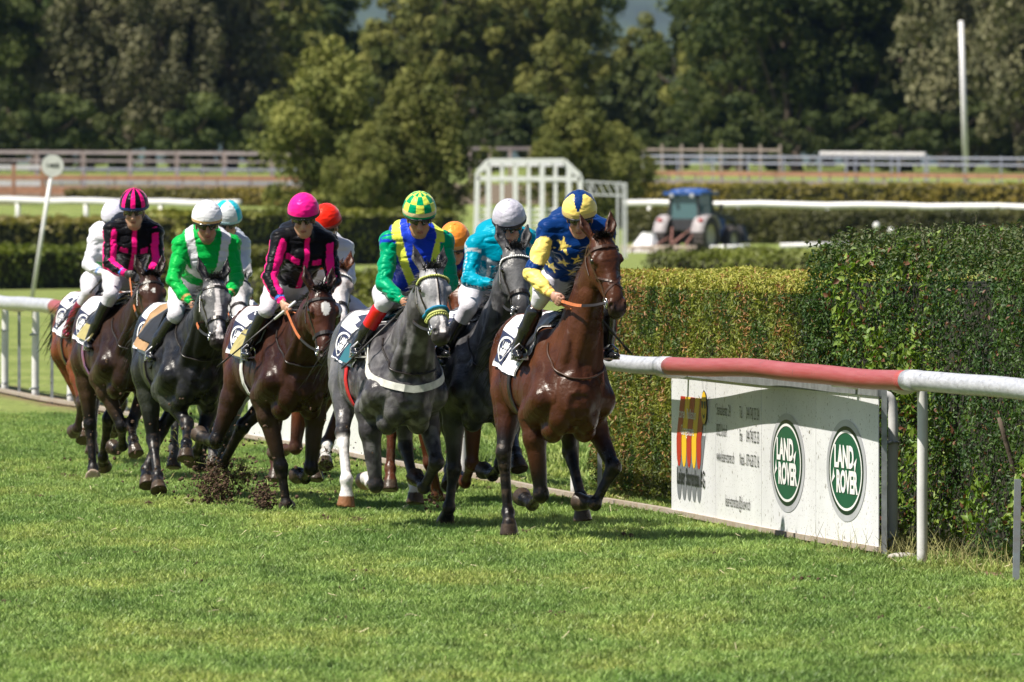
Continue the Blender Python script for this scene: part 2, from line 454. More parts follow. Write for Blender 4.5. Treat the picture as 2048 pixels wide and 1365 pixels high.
# ------------------------------------------------------------------ signed distance modelling
class Field:
    def __init__(s, lo, hi, h):
        s.h = h; s.lo = np.array(lo, float)
        s.n = np.ceil((np.array(hi) - s.lo) / h).astype(int) + 1
        s.F = np.full(s.n, 1.0, np.float32)
    def _box(s, lo, hi, pad):
        i0 = np.clip(np.floor((np.array(lo) - pad - s.lo) / s.h).astype(int), 0, s.n)
        i1 = np.clip(np.ceil((np.array(hi) + pad - s.lo) / s.h).astype(int) + 1, 0, s.n)
        if (i1 <= i0).any(): return None, None
        g = [s.lo[k] + s.h * np.arange(i0[k], i1[k]) for k in range(3)]
        sl = tuple(slice(i0[k], i1[k]) for k in range(3))
        return sl, (g[0][:, None, None], g[1][None, :, None], g[2][None, None, :])
    def put(s, sl, d, k, sub=False):
        A = s.F[sl]
        d = d.astype(np.float32)
        if sub:
            B = -d
            hh = np.maximum(k - np.abs(A - B), 0) / k
            s.F[sl] = np.maximum(A, B) + hh * hh * k * .25
        else:
            hh = np.maximum(k - np.abs(A - d), 0) / k
            s.F[sl] = np.minimum(A, d) - hh * hh * k * .25
    def cap(s, a, b, ra, rb, k=.02, u=None, f=1.0, sub=False):
        """round cone from a to b; optional flattening by f along direction u"""
        a, b = np.array(a, float), np.array(b, float)
        rm = max(ra, rb) * max(1, f)
        sl, g = s._box(np.minimum(a, b), np.maximum(a, b), rm + k + 2 * s.h)
        if sl is None: return
        qx, qy, qz = g[0] - a[0], g[1] - a[1], g[2] - a[2]
        ba = b - a
        if u is not None:
            u = np.array(u, float); u /= np.linalg.norm(u)
            e = 1 / f - 1
            du = (qx * u[0] + qy * u[1] + qz * u[2]) * e
            qx, qy, qz = qx + du * u[0], qy + du * u[1], qz + du * u[2]
            ba = ba + (ba @ u) * e * u
        L2 = ba @ ba + 1e-9
        t = np.clip((qx * ba[0] + qy * ba[1] + qz * ba[2]) / L2, 0, 1)
        d = np.sqrt((qx - t * ba[0]) ** 2 + (qy - t * ba[1]) ** 2 + (qz - t * ba[2]) ** 2) - (ra + (rb - ra) * t)
        if u is not None: d = d * min(1, (1 + f) / 2)
        s.put(sl, d, k, sub)
    def ell(s, c, r, k=.02, rot=None, sub=False):
        """ellipsoid; rot = 3x3 array whose rows are its axes"""
        c, r = np.array(c, float), np.array(r, float)
        rm = r.max()
        sl, g = s._box(c, c, rm + k + 2 * s.h)
        if sl is None: return
        q = [g[0] - c[0], g[1] - c[1], g[2] - c[2]]
        if rot is not None:
            q = [q[0] * rot[i][0] + q[1] * rot[i][1] + q[2] * rot[i][2] for i in range(3)]
        k0 = np.sqrt(sum((q[i] / r[i]) ** 2 for i in range(3)))
        k1 = np.sqrt(sum((q[i] / r[i] ** 2) ** 2 for i in range(3))) + 1e-9
        s.put(sl, k0 * (k0 - 1) / k1, k, sub)
    def mesh(s):
        F = s.F; h = s.h
        I = F < 0
        n = F.shape
        c = np.zeros((n[0] - 1, n[1] - 1, n[2] - 1), np.int8)
        for dx in (0, 1):
            for dy in (0, 1):
                for dz in (0, 1):
                    c += I[dx:n[0] - 1 + dx, dy:n[1] - 1 + dy, dz:n[2] - 1 + dz]
        act = (c > 0) & (c < 8)
        ijk = np.argwhere(act)
        idx = np.full(c.shape, -1, np.int32); idx[act] = np.arange(len(ijk))
        acc = np.zeros((len(ijk), 3)); cnt = np.zeros(len(ijk))
        co = [(x, y, z) for x in (0, 1) for y in (0, 1) for z in (0, 1)]
        vals = {q: F[ijk[:, 0] + q[0], ijk[:, 1] + q[1], ijk[:, 2] + q[2]] for q in co}
        for p in co:
            for ax in range(3):
                if p[ax]: continue
                q = list(p); q[ax] = 1; q = tuple(q)
                a, b = vals[p], vals[q]
                m = (a < 0) != (b < 0)
                t = np.where(m, a / np.where(m, a - b, 1), 0)
                pos = np.array(p, float)[None] + np.zeros((len(ijk), 1)); pos[:, ax] += t
                acc[m] += pos[m]; cnt[m] += 1
        V = (ijk + acc / cnt[:, None]) * h + s.lo
        Q = []
        for ax in range(3):
            sa = [slice(None)] * 3; sb = [slice(None)] * 3
            sa[ax] = slice(0, n[ax] - 1); sb[ax] = slice(1, n[ax])
            A, B = I[tuple(sa)], I[tuple(sb)]
            e = np.argwhere(A != B)
            o1, o2 = [(1, 2), (2, 0), (0, 1)][ax]
            e = e[(e[:, o1] > 0) & (e[:, o2] > 0) & (e[:, o1] < n[o1] - 1) & (e[:, o2] < n[o2] - 1)]
            inside = A[e[:, 0], e[:, 1], e[:, 2]]
            def at_(d1, d2):
                r = e.copy(); r[:, o1] -= d1; r[:, o2] -= d2
                return idx[r[:, 0], r[:, 1], r[:, 2]]
            q = np.stack([at_(1, 1), at_(0, 1), at_(0, 0), at_(1, 0)], 1)
            q[~inside] = q[~inside][:, ::-1]
            Q.append(q)
        return V, np.concatenate(Q)
    def val(s, P):
        q = (np.asarray(P, float) - s.lo) / s.h
        i = np.clip(np.floor(q).astype(int), 0, s.n - 2); f = np.clip(q - i, 0, 1)
        out = 0
        for dx in (0, 1):
            for dy in (0, 1):
                for dz in (0, 1):
                    w = (f[..., 0] if dx else 1 - f[..., 0]) * (f[..., 1] if dy else 1 - f[..., 1]) * (f[..., 2] if dz else 1 - f[..., 2])
                    out = out + w * s.F[i[..., 0] + dx, i[..., 1] + dy, i[..., 2] + dz]
        return out
    def hit(s, c, d, far=.6, step=.004):
        """surface point met coming from outside towards c along direction d (outward)"""
        c = np.array(c, float); d = np.array(d, float); d /= np.linalg.norm(d)
        ts = np.arange(far, 0, -step)
        v = s.val(c[None] + ts[:, None] * d[None])
        k = np.argmax(v < 0)
        if not (v < 0).any(): return Vector(c), Vector(d)
        return Vector(c + d * ts[k]), Vector(d)
    def gnormal(s, p, e=.012):
        p = np.array(p, float)
        g = np.array([s.val(p + np.eye(3)[k] * e) - s.val(p - np.eye(3)[k] * e) for k in range(3)])
        return Vector(g / (np.linalg.norm(g) + 1e-9))

def segt(V, a, b):
    a, b = np.array(a, float), np.array(b, float)
    ba = b - a; t = np.clip(((V - a) @ ba) / (ba @ ba + 1e-9), 0, 1)
    return np.linalg.norm(V - a - t[:, None] * ba, axis=1), t

def sstep(x, a, b):
    t = np.clip((x - a) / (b - a), 0, 1); return t * t * (3 - 2 * t)
def lerp(A, B, t): return A * (1 - t)[:, None] + np.asarray(B, float) * t[:, None]

# ------------------------------------------------------------------ animal materials
def coat_mat():
    m, nt, N, L, P = new_mat('horse_coat')
    a = N.new('ShaderNodeVertexColor'); a.layer_name = 'Col'
    tc = N.new('ShaderNodeTexCoord')
    n1 = N.new('ShaderNodeTexNoise'); n1.inputs['Scale'].default_value = 4; n1.inputs['Detail'].default_value = 6
    L.new(tc.outputs['Object'], n1.inputs['Vector'])
    mr = N.new('ShaderNodeMapRange'); mr.inputs['From Min'].default_value = .3; mr.inputs['From Max'].default_value = .7
    mr.inputs['To Min'].default_value = .55; mr.inputs['To Max'].default_value = 1.35
    L.new(n1.outputs['Fac'], mr.inputs['Value'])
    mx = N.new('ShaderNodeMix'); mx.data_type = 'RGBA'; mx.blend_type = 'MULTIPLY'; mx.inputs['Factor'].default_value = 1
    L.new(a.outputs['Color'], mx.inputs['A']); L.new(mr.outputs['Result'], mx.inputs['B'])
    n2 = N.new('ShaderNodeTexNoise'); n2.inputs['Scale'].default_value = 90; n2.inputs['Detail'].default_value = 4
    L.new(tc.outputs['Object'], n2.inputs['Vector'])
    m3 = N.new('ShaderNodeMapRange'); m3.inputs['To Min'].default_value = .75; m3.inputs['To Max'].default_value = 1.25
    L.new(n2.outputs['Fac'], m3.inputs['Value'])
    mx2 = N.new('ShaderNodeMix'); mx2.data_type = 'RGBA'; mx2.blend_type = 'MULTIPLY'; mx2.inputs['Factor'].default_value = 1
    L.new(mx.outputs['Result'], mx2.inputs['A']); L.new(m3.outputs['Result'], mx2.inputs['B'])
    L.new(mx2.outputs['Result'], P.inputs['Base Color'])
    # sweat: patches of lower roughness
    mr2 = N.new('ShaderNodeMapRange'); mr2.inputs['From Min'].default_value = .35; mr2.inputs['From Max'].default_value = .65
    mr2.inputs['To Min'].default_value = .24; mr2.inputs['To Max'].default_value = .50
    L.new(n1.outputs['Fac'], mr2.inputs['Value']); L.new(mr2.outputs['Result'], P.inputs['Roughness'])
    P.inputs['Specular IOR Level'].default_value = .24
    n3 = N.new('ShaderNodeTexNoise'); n3.inputs['Scale'].default_value = 24; n3.inputs['Detail'].default_value = 5; n3.inputs['Distortion'].default_value = .8
    L.new(tc.outputs['Object'], n3.inputs['Vector'])
    b = N.new('ShaderNodeBump'); b.inputs['Distance'].default_value = .006; b.inputs['Strength'].default_value = .9
    L.new(n3.outputs['Fac'], b.inputs['Height'])
    b2 = N.new('ShaderNodeBump'); b2.inputs['Distance'].default_value = .001; b2.inputs['Strength'].default_value = .6
    L.new(n2.outputs['Fac'], b2.inputs['Height']); L.new(b.outputs['Normal'], b2.inputs['Normal'])
    L.new(b2.outputs['Normal'], P.inputs['Normal'])
    return m
M['coat'] = coat_mat()
M['eye'] = mat('eye', (.012, .007, .004), .06, spec=.9)
M['hair_black'] = mat('black_hair', (.010, .009, .009), .42, spec=.35, noise_amt=.4, noise_scale=30)
M['hair_grey'] = mat('grey_hair', (.16, .16, .15), .5, noise_amt=.5, noise_scale=30)
M['hair_dgrey'] = mat('dark_grey_hair', (.035, .035, .037), .5, noise_amt=.5, noise_scale=30)
M['hair_red'] = mat('chestnut_hair', (.13, .05, .02), .5, noise_amt=.4, noise_scale=30)
M['leather'] = mat('dark_leather', (.014, .010, .008), .35, noise_amt=.3, noise_scale=25)
M['brown_leather'] = mat('brown_leather', (.05, .02, .010), .4, noise_amt=.3, noise_scale=25)
M['rein_rubber'] = mat('orange_rein_grip', (.50, .15, .05), .6, noise_amt=.3, noise_scale=40)
M['steel'] = mat('polished_steel', (.6, .6, .6), .2, metal=1)
M['cloth_white'] = mat('white_cloth', (.72, .72, .76), .8, noise_amt=.12, noise_scale=12, bump=.004, bump_scale=16)
M['cloth_navy'] = mat('navy_cloth', (.012, .020, .065), .75, noise_amt=.2)
M['saddle'] = mat('saddle_leather', (.010, .009, .010), .3, noise_amt=.2)
M['towel'] = mat('tan_pad', (.30, .26, .10), .8, noise_amt=.25, noise_scale=10, bump=.004, bump_scale=20)
M['pad_brown'] = mat('brown_pad', (.32, .19, .09), .8, noise_amt=.3, noise_scale=8)
M['pad_black'] = mat('ribbed_black_pad', (.013, .013, .014), .5)
M['teal'] = mat('teal_cloth', (.004, .09, .12), .7)
M['red_cloth'] = mat('red_cloth', (.5, .01, .01), .6)
M['girth_white'] = mat('white_girth', (.62, .62, .58), .7, noise_amt=.3, noise_scale=18)
M['girth_blue_red'] = mat('striped_girth', (.30, .09, .09), .6, noise_amt=.7, noise_scale=6, c2=(.10, .12, .35), stretch=(12, 12, .2))

# torso sections  x, centre z, half width, half height
TORSO = np.array([
    (.56, 1.10, .09, .10), (.50, 1.13, .165, .19), (.40, 1.15, .215, .27), (.25, 1.185, .245, .325), (.05, 1.195, .262, .335),
    (-.18, 1.18, .292, .325), (-.38, 1.195, .298, .305), (-.58, 1.235, .285, .285), (-.78, 1.275, .275, .265),
    (-.95, 1.265, .245, .245), (-1.08, 1.22, .185, .20), (-1.16, 1.18, .10, .12)])

def build_horse(q):
    """q: dict. Everything is modelled in the horse's own frame: x forward, y to its left, z up, origin on the turf under the withers."""
    d0 = FPX / q['s']
    th = R(q['yaw'])
    O = Vector(((q['px'] - 1024) / q['s'], d0, 0))
    fwd = Vector((math.sin(th), -math.cos(th), 0)); lft = Vector((math.cos(th), math.sin(th), 0))
    rz = math.atan2(fwd.y, fwd.x)
    CAM = Vector((0, 0, CAMZ))
    def toloc(w):
        v = w - O; return Vector((v.dot(fwd), v.dot(lft), v.z))
    camL = toloc(CAM)
    def ray(px, py):
        w = Vector(((px - 1024) / FPX, 1, -(py - HORI) / FPX)).normalized()
        return Vector((w.dot(fwd), w.dot(lft), w.z))
    def onx(px, py, x):
        r = ray(px, py); t = (x - camL.x) / r.x
        return camL + r * t
    def solve(p0, px, py, L, sg, stretch=1.22):
        r = ray(px, py); p0 = Vector(p0)
        t0 = (p0 - camL).dot(r); perp = (camL + r * t0 - p0).length
        if perp >= L:
            p = camL + r * t0
            if perp > L * stretch: p = p0 + (p - p0) * (L * stretch / perp)
            return p
        dt = math.sqrt(L * L - perp * perp)
        return camL + r * (t0 - dt if sg == 'f' else t0 + dt)
    zw, pit = q.get('zw', 1.50), R(q.get('pitch', 5))
    cp, sp_ = math.cos(pit), math.sin(pit)
    lean = math.tan(R(q.get('lean', 6)))          # the field leans into the bend
    def B(x, y, z):      # body frame (withers at 0,0,1.60) -> horse frame
        z -= 1.60
        zz = -x * sp_ + z * cp + zw
        return Vector((x * cp + z * sp_ * 1, y + (zz - .95) * lean, zz))
    h = q.get('h', .0105)
    # ---- joints
    legs = []
    for key, side, rear in (('FR', -1, 0), ('FL', 1, 0), ('HR', -1, 1), ('HL', 1, 1)):
        sp = q.get(key)
        up = B(.12, side * .195, .96) if not rear else B(-.62 + q.get('stifle', {}).get(key, 0), side * .205, 1.04)
        if sp:
            L = (.43, .27, .095, .095) if not rear else (.44, .37, .10, .095)
            P = [up]
            for (px, py, sg), l in zip(sp, L): P.append(solve(P[-1], px, py, l, sg))
            # keep the hoof its own length
            P[4] = P[3] + (P[4] - P[3]).normalized() * .09
        elif rear:
            P = [up] + [B(*v) for v in ((-.98, side * .17, .62), (-.86, side * .165, .28), (-.80, side * .165, .20), (-.77, side * .165, .12))]
        else:
            P = [up] + [B(*v) for v in ((.42, side * .17, .68), (.30, side * .17, .45), (.21, side * .17, .43), (.13, side * .17, .40))]
        for p in P[1:]:
            p.z = max(p.z, .035)
        legs.append((key, side, rear, P))
    base = B(.20, 0, 1.33)
    poll = solve(base, *q['poll'], .92, 'f') if 'poll' in q else B(1.0, 0, 1.85)
    muz = solve(poll, *q['muz'], .47, q.get('msg', 'f'))
    ha = (muz - poll).normalized()
    F0 = Vector((1, 0, 0))
    hy = R(q.get('hyaw', 0)); F0 = Vector((math.cos(hy), math.sin(hy), 0.05))
    hn = (F0 - ha * F0.dot(ha)).normalized(); hl = hn.cross(ha) * -1      # face normal, lateral (to the horse's left)
    if hl.y < 0: hl = -hl
    hr = q.get('roll', 0)
    if hr:
        m_ = Matrix.Rotation(R(hr), 3, ha); hn = m_ @ hn; hl = m_ @ hl
    def HP(a, l=0, n=0): return poll + ha * a + hl * l + hn * n
    allp = [p for g in legs for p in g[3]] + [poll, muz, B(-1.3, 0, 1.2), B(.6, 0, 1.1), B(0, 0, 1.7), poll + Vector((0, 0, .25))]
    lo = [min(p[i] for p in allp) - .16 for i in range(3)]; hi = [max(p[i] for p in allp) + .16 for i in range(3)]
    lo[1] = min(lo[1], -.42); hi[1] = max(hi[1], .48); lo[2] = max(lo[2], -.03)
    f = Field(lo, hi, h)
    # ---- torso loft
    b0, b1 = B(-1.2, 0, 1.2), B(.6, 0, 1.2)
    sl, g = f._box([min(b0.x, b1.x), -.36, .6], [max(b0.x, b1.x), .42, 1.75], .08)
    dx, dz = g[0], g[2] - zw
    bx = dx * cp - dz * sp_; bz = dx * sp_ + dz * cp + 1.60
    by = g[1] - (g[2] - .95) * lean + 0 * bx
    T = TORSO[::-1]
    zc, hw, hh = (np.interp(bx, T[:, 0], T[:, i]) for i in (1, 2, 3))
    rz_ = (bz - zc) / hh
    ry_ = by / (hw * (1 - .10 * np.clip(rz_, -1, 1)))
    dd = (np.sqrt(ry_ ** 2 + rz_ ** 2) - 1) * np.minimum(hw, hh)
    dd = np.where((bx > .56) | (bx < -1.16), np.maximum(dd, np.maximum(bx - .56, -1.16 - bx)), dd)
    f.put(sl, dd, .03)
    # ---- trunk muscles
    f.cap(B(.12, 0, 1.50), B(-.18, 0, 1.53), .075, .05, .09)            # withers
    f.cap(B(-.18, 0, 1.46), B(-.85, 0, 1.50), .07, .07, .08)            # loin, croup
    for s in (-1, 1):
        f.cap(B(-.02, s * .12, 1.46), B(.36, s * .185, 1.10), .085, .105, .028)      # shoulder blade
        f.cap(B(.36, s * .185, 1.10), B(.12, s * .205, .98), .095, .085, .05)       # upper arm
        f.ell(B(.04, s * .205, 1.10), (.17, .078, .17), .020)                         # triceps
        f.ell(B(.43, s * .085, 1.00), (.115, .090, .13), .012)                       # breast
        f.ell(B(.36, s * .11, .90), (.11, .078, .09), .014)
        f.ell(B(-.74, s * .13, 1.36), (.30, .155, .19), .07)                         # hip
        f.ell(B(-.90, s * .155, 1.18), (.20, .130, .27), .035)                        # buttock
        f.ell(B(-.66, s * .20, 1.10), (.17, .098, .19), .030)                         # stifle
        f.ell(B(-.28, s * .20, 1.12), (.34, .10, .20), .08)                          # ribs
    # ---- legs
    for key, side, rear, P in legs:
        up, kn, fe, co, ti = P
        k = .018
        if not rear:
            sh = B(.30, side * .19, 1.05)
            f.cap(sh, up, .10, .085, .05)
            mid = up + (kn - up) * .28 + Vector((.015, side * .006, 0))
            f.cap(up, mid, .088, .078, .04); f.cap(mid, kn, .074, .043, .03)
            f.ell(up + (kn - up) * .22 + Vector((.03, side * .02, 0)), (.06, .055, .10), .03)
            cd = (fe - kn).normalized()
            f.ell(kn, (.055, .054, .062), k)
            f.cap(kn + (kn - up).normalized() * .0, kn + cd * .06, .048, .042, k)
            f.cap(kn + cd * .05, fe, .035, .033, k)
            back = -(hn if False else Vector((1, 0, 0)))
            tb = (back - cd * back.dot(cd)).normalized() * .021
            f.cap(kn + cd * .06 + tb, fe + tb, .021, .021, .010)                     # tendon
            f.ell(fe, (.049, .048, .051), .014)
        else:
            hip = B(-.80, side * .15, 1.22)
            f.cap(hip, up, .15, .12, .06)
            mid = up + (kn - up) * .35
            f.cap(up, mid, .115, .088, .06); f.cap(mid, kn, .085, .045, .03)
            gb = B(-.96, side * .15, 1.05)
            f.cap(gb, up + (kn - up) * .55, .09, .05, .05)                           # hamstring
            f.ell(kn, (.060, .052, .066), k)
            pt = kn + (kn - up).normalized() * .01 + Vector((-.045, 0, .03))
            f.cap(kn, pt, .030, .024, k)                                             # point of hock
            cd = (fe - kn).normalized()
            f.cap(kn, kn + cd * .09, .050, .042, k)
            f.cap(kn + cd * .07, fe, .037, .034, k)
            tb = Vector((-1, 0, 0)); tb = (tb - cd * tb.dot(cd)).normalized() * .02
            f.cap(pt, fe + tb, .021, .021, .010)
            f.ell(fe, (.050, .048, .052), .014)
        f.cap(fe, co, .038, .043, .012)
        hd = (ti - co).normalized()
        # hoof: cone widening towards the sole, cut flat
        f.cap(co, co + hd * .018, .047, .052, .008)
        rx = 1.0
        sl2, g2 = f._box(np.minimum(co, ti) - .02, np.maximum(co, ti) + .02, .09)
        q3 = [g2[i] - co[i] for i in range(3)]
        ax = q3[0] * hd.x + q3[1] * hd.y + q3[2] * hd.z
        rr = np.sqrt(np.maximum(q3[0] ** 2 + q3[1] ** 2 + q3[2] ** 2 - ax ** 2, 0))
        rad = .049 + .22 * np.clip(ax, 0, .09)
        f.put(sl2, np.maximum(rr - rad, np.maximum(-ax, ax - .085)) * .9, .006)
    # ---- neck (deeper than wide)
    n0 = B(.16, 0, 1.28); n3 = HP(.06, 0, -.075)
    axis = (n3 - n0)
    up_ = Vector((0, 1, 0))
    n1 = n0 + axis * .36 + Vector((0.0, 0, -.03)); n2 = n0 + axis * .70 + Vector((0, 0, .01))
    f.cap(n0, n1, .275, .215, .07, up_, .62)
    f.cap(n1, n2, .205, .155, .04, up_, .60)
    f.cap(n2, n3, .150, .118, .04, up_, .66)
    cr = (Vector((0, 0, 1)) - axis.normalized() * axis.normalized().z).normalized()
    f.cap(n0 + cr * .17, n2 + cr * .10, .08, .045, .06, up_, .7)                     # crest
    for s in (-1, 1):
        f.cap(B(.40, s * .12, 1.12), n2 + Vector((0, s * .055, -.04)), .078, .038, .022)   # neck muscle
        f.cap(B(.44, s * .05, 1.10), n2 - cr * .10 + Vector((0, s * .03, 0)), .05, .03, .03)
    # ---- head
    RH = [list(ha), list(hl), list(hn)]
    f.ell(HP(.05, 0, -.03), (.12, .092, .095), .03, RH)                             # skull
    f.ell(HP(.13, 0, .0), (.12, .104, .060), .03, RH)                                # forehead
    f.cap(HP(.14, 0, -.03), HP(.42, 0, -.025), .088, .053, .03, hl, .94)              # nose
    f.cap(HP(.20, 0, -.07), HP(.43, 0, -.055), .062, .038, .03, hl, .85)
    for s in (-1, 1):
        f.ell(HP(.16, s * .060, -.110), (.125, .042, .095), .03, RH)                 # cheek
        f.cap(HP(.20, s * .05, -.10), HP(.42, s * .028, -.075), .04, .022, .03)      # jaw
        f.ell(HP(.145, s * .097, .010), (.040, .022, .028), .014, RH)                # brow
        f.cap(HP(.22, s * .062, -.015), HP(.36, s * .045, -.035), .018, .012, .02)   # face ridge
    f.cap(HP(.40, 0, -.03), HP(.50, 0, -.04), .054, .050, .03, hl, 1.05)
    f.ell(HP(.505, 0, -.048), (.054, .064, .054), .02, RH)                            # muzzle
    f.ell(HP(.515, 0, -.088), (.034, .034, .026), .012, RH)                          # chin
    for s in (-1, 1):
        f.ell(HP(.478, s * .046, -.008), (.040, .024, .030), .012, RH)               # nostril rim
        f.ell(HP(.490, s * .056, .008), (.022, .014, .018), .006, RH, sub=True)
        f.ell(HP(.150, s * .113, .002), (.020, .013, .016), .006, RH, sub=True)      # eye socket
    f.cap(HP(.535, -.04, -.078), HP(.535, .04, -.078), .005, .005, .006, sub=True)   # mouth
    ev = q.get('ear', 0)
    ears = []
    for s in (-1, 1):
        e0 = HP(-.03, s * .060, -.005)
        upv = (-ha + hl * s * .30 + hn * (.12 - ev)).normalized()
        e1 = e0 + upv * .09 + hl * s * .008; e2 = e0 + upv * .20 - hl * s * .004
        f.cap(e0, e1, .032, .040, .018, hn, .75); f.cap(e1, e2, .039, .006, .008, hn, .65)
        f.cap(e0 + hn * .030 + upv * .03, e1 + hn * .026, .014, .022, .008, sub=True)
        f.cap(e1 + hn * .026, e2 + hn * .012 - upv * .03, .020, .006, .006, sub=True)
        ears.append((e0, e1, e2))
    V, Q = f.mesh()
    # muscle relief and folds of skin on the trunk
    e_ = .012
    G = np.stack([f.val(V + np.eye(3)[k_] * e_) - f.val(V - np.eye(3)[k_] * e_) for k_ in range(3)], 1)
    G /= np.linalg.norm(G, axis=1)[:, None] + 1e-9
    tw = sstep(V[:, 2], .55, .85)
    wv = vnoise(V * [1, 1, .55], 5.0, 2, 40) - .5
    rd = np.abs(vnoise(V * [1, 1, .45] + wv[:, None] * .10, 6.5, 2, 44) - .5) * 2
    vn = np.abs(vnoise(V + wv[:, None] * .05, 12, 1, 47) - .5) * 2
    V = V + G * (tw * (wv * .007 - (1 - rd) ** 6 * .009 + (1 - vn) ** 14 * .0035 * (wv > 0)))[:, None]
    # ---- coat colours
    C = q['coat'](V, dict(HP=HP, ha=ha, hn=hn, hl=hl, poll=poll, legs=legs, ears=ears, B=B, cp=cp, sp=sp_, zw=zw, q=q))
    root = empty('horse', O, rz, q['label'], 'horse', 'racehorses galloping in the field')
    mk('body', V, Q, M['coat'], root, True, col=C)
    q.update(root=root, f=f, HP=HP, B=B, ha=ha, hn=hn, hl=hl, onx=onx, solve=solve, toloc=toloc, O=O, rz=rz, poll=poll, muz=muz, legs=legs, camL=camL, lean=lean, n=(n0, n1, n2, n3), cr=cr, fwd=fwd, lft=lft)
    for s in (-1, 1):
        c = HP(.150, s * .101, .002)
        Ve, Fe = uvs(c, .021, 12, 8)
        mk('eye', Ve, Fe, M['eye'], root)
    tack(q); hairs(q)
    return root

def uvs(c, r, n=16, m=10, sc=(1, 1, 1), rot=None):
    V, F = [], []
    for j in range(m + 1):
        a = math.pi * j / m
        for i in range(n):
            b = 2 * math.pi * i / n
            p = Vector((math.sin(a) * math.cos(b) * sc[0], math.sin(a) * math.sin(b) * sc[1], math.cos(a) * sc[2])) * r
            if rot is not None: p = rot @ p
            V.append(Vector(c) + p)
    for j in range(m):
        for i in range(n):
            a, b = j * n + i, j * n + (i + 1) % n
            F.append((a, a + n, b + n, b))
    return V, F

def coat(base, dark_legs=None, face=None, socks=(), belly=None, dapple=0, light=None, star=0, legline=.55, rump=None, blaze=0, patches=0, hoof=(.05, .035, .025), hoofs=None, mud=.35, foam=0):
    base = np.array(base, float)
    def fn(V, c):
        n = len(V)
        C = np.tile(base, (n, 1))
        if rump is not None:
            t = sstep(-V[:, 0], .2, .9); C = lerp(C, rump, t)
        if dapple:
            d = vnoise(V, 16, 2, 2); C = lerp(C, light, sstep(d, .45, .7) * dapple)
            d = vnoise(V, 4, 3, 4); C = lerp(C, light, sstep(d, .5, .75) * dapple * .7)
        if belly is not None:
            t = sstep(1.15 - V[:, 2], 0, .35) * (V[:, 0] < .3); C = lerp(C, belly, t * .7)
        # head
        rel = V - np.array(c['poll']); a = rel @ np.array(c['ha']); l = rel @ np.array(c['hl']); nn = rel @ np.array(c['hn'])
        head = (a > -.3) & (a < .62) & (np.abs(l) < .16) & (nn > -.2) & (V[:, 0] > .3)
        hf = head * sstep(a, -.05, .08)
        if face is not None:
            C = lerp(C, face, hf * .92 * sstep(nn, -.16, -.02) * (.75 + .5 * (vnoise(V, 14, 3, 8) - .5)))
            C = lerp(C, base * .9, hf * sstep(a, .33, .46) * (.75))
        C = lerp(C, (.016, .012, .011), head * sstep(a, .42, .52) * (.85 if blaze < 2 else .3))
        if star:
            dd = np.sqrt(((a - .155) / .052) ** 2 + (l / (.034 * (1.35 - (a - .11) * 7).clip(.15, 2))) ** 2)
            C = lerp(C, (.68, .66, .64), hf * (dd < star) * (nn > -.05))
        if blaze:
            w = .020 + .008 * np.sin(a * 30)
            C = lerp(C, (.70, .66, .66), hf * (np.abs(l) < w * blaze) * (nn > -.06) * (a > .05) * (a < .5))
        for e0, e1, e2 in c['ears']:
            de, te = segt(V, e0, e2)
            fr = (V - np.array(e1)) @ np.array(c['hn'])
            C = lerp(C, base * .45, (de < .045) * sstep(te, .1, .3) * (fr > .0) * .8)
            C = lerp(C, base * .35, (de < .045) * sstep(te, .75, 1.) * .7)
        # legs
        allc = {}
        for key, side, rear, P in c['legs']:
            up, kn, fe, co, ti = P
            d1, t1 = segt(V, up, kn); d2, t2 = segt(V, kn, fe); d3, t3 = segt(V, fe, co); d4, t4 = segt(V, co, ti)
            dm = np.minimum(np.minimum(d2, d3), d4)
            if dark_legs is not None:
                C = lerp(C, dark_legs, ((d1 < .11) & (d1 <= dm + .03)) * sstep(t1, legline - .15, legline + .25))
                C = lerp(C, dark_legs, (dm < .075) * 1.0)
            for sk, h0, colr in socks:
                if sk == key:
                    C = lerp(C, colr, (d2 < .07) * sstep(t2, h0 - .05, h0 + .08)); C = lerp(C, colr, (d3 < .065) * 1.0)
            hcol = (hoofs or {}).get(key, hoof)
            inh = (d4 < .075) & (t4 > .10)
            C = lerp(C, hcol, inh * 1.0)
            # dried mud and dust low on the legs
            mu = vnoise(V, 30, 3, 6)
            C = lerp(C, (.16, .11, .07), (dm < .07) * sstep(mu, .52, .7) * mud * .6)
        if patches:
            p = vnoise(V, 2.2, 2, 9); C = lerp(C, (.6, .57, .55), sstep(p, .55, .58) * patches)
        if foam:
            fz = vnoise(V * [1, 1, .6], 38, 2, 13); reg = (V[:, 0] > .05) & (V[:, 0] < .62) & (V[:, 1] < .0) & (V[:, 2] > 1.02) & (V[:, 2] < 1.42)
            C = lerp(C, (.55, .53, .50), reg * sstep(fz, .74 - foam * .1, .78 - foam * .1) * .9)
        return np.clip(C, .002, .9)
    return fn

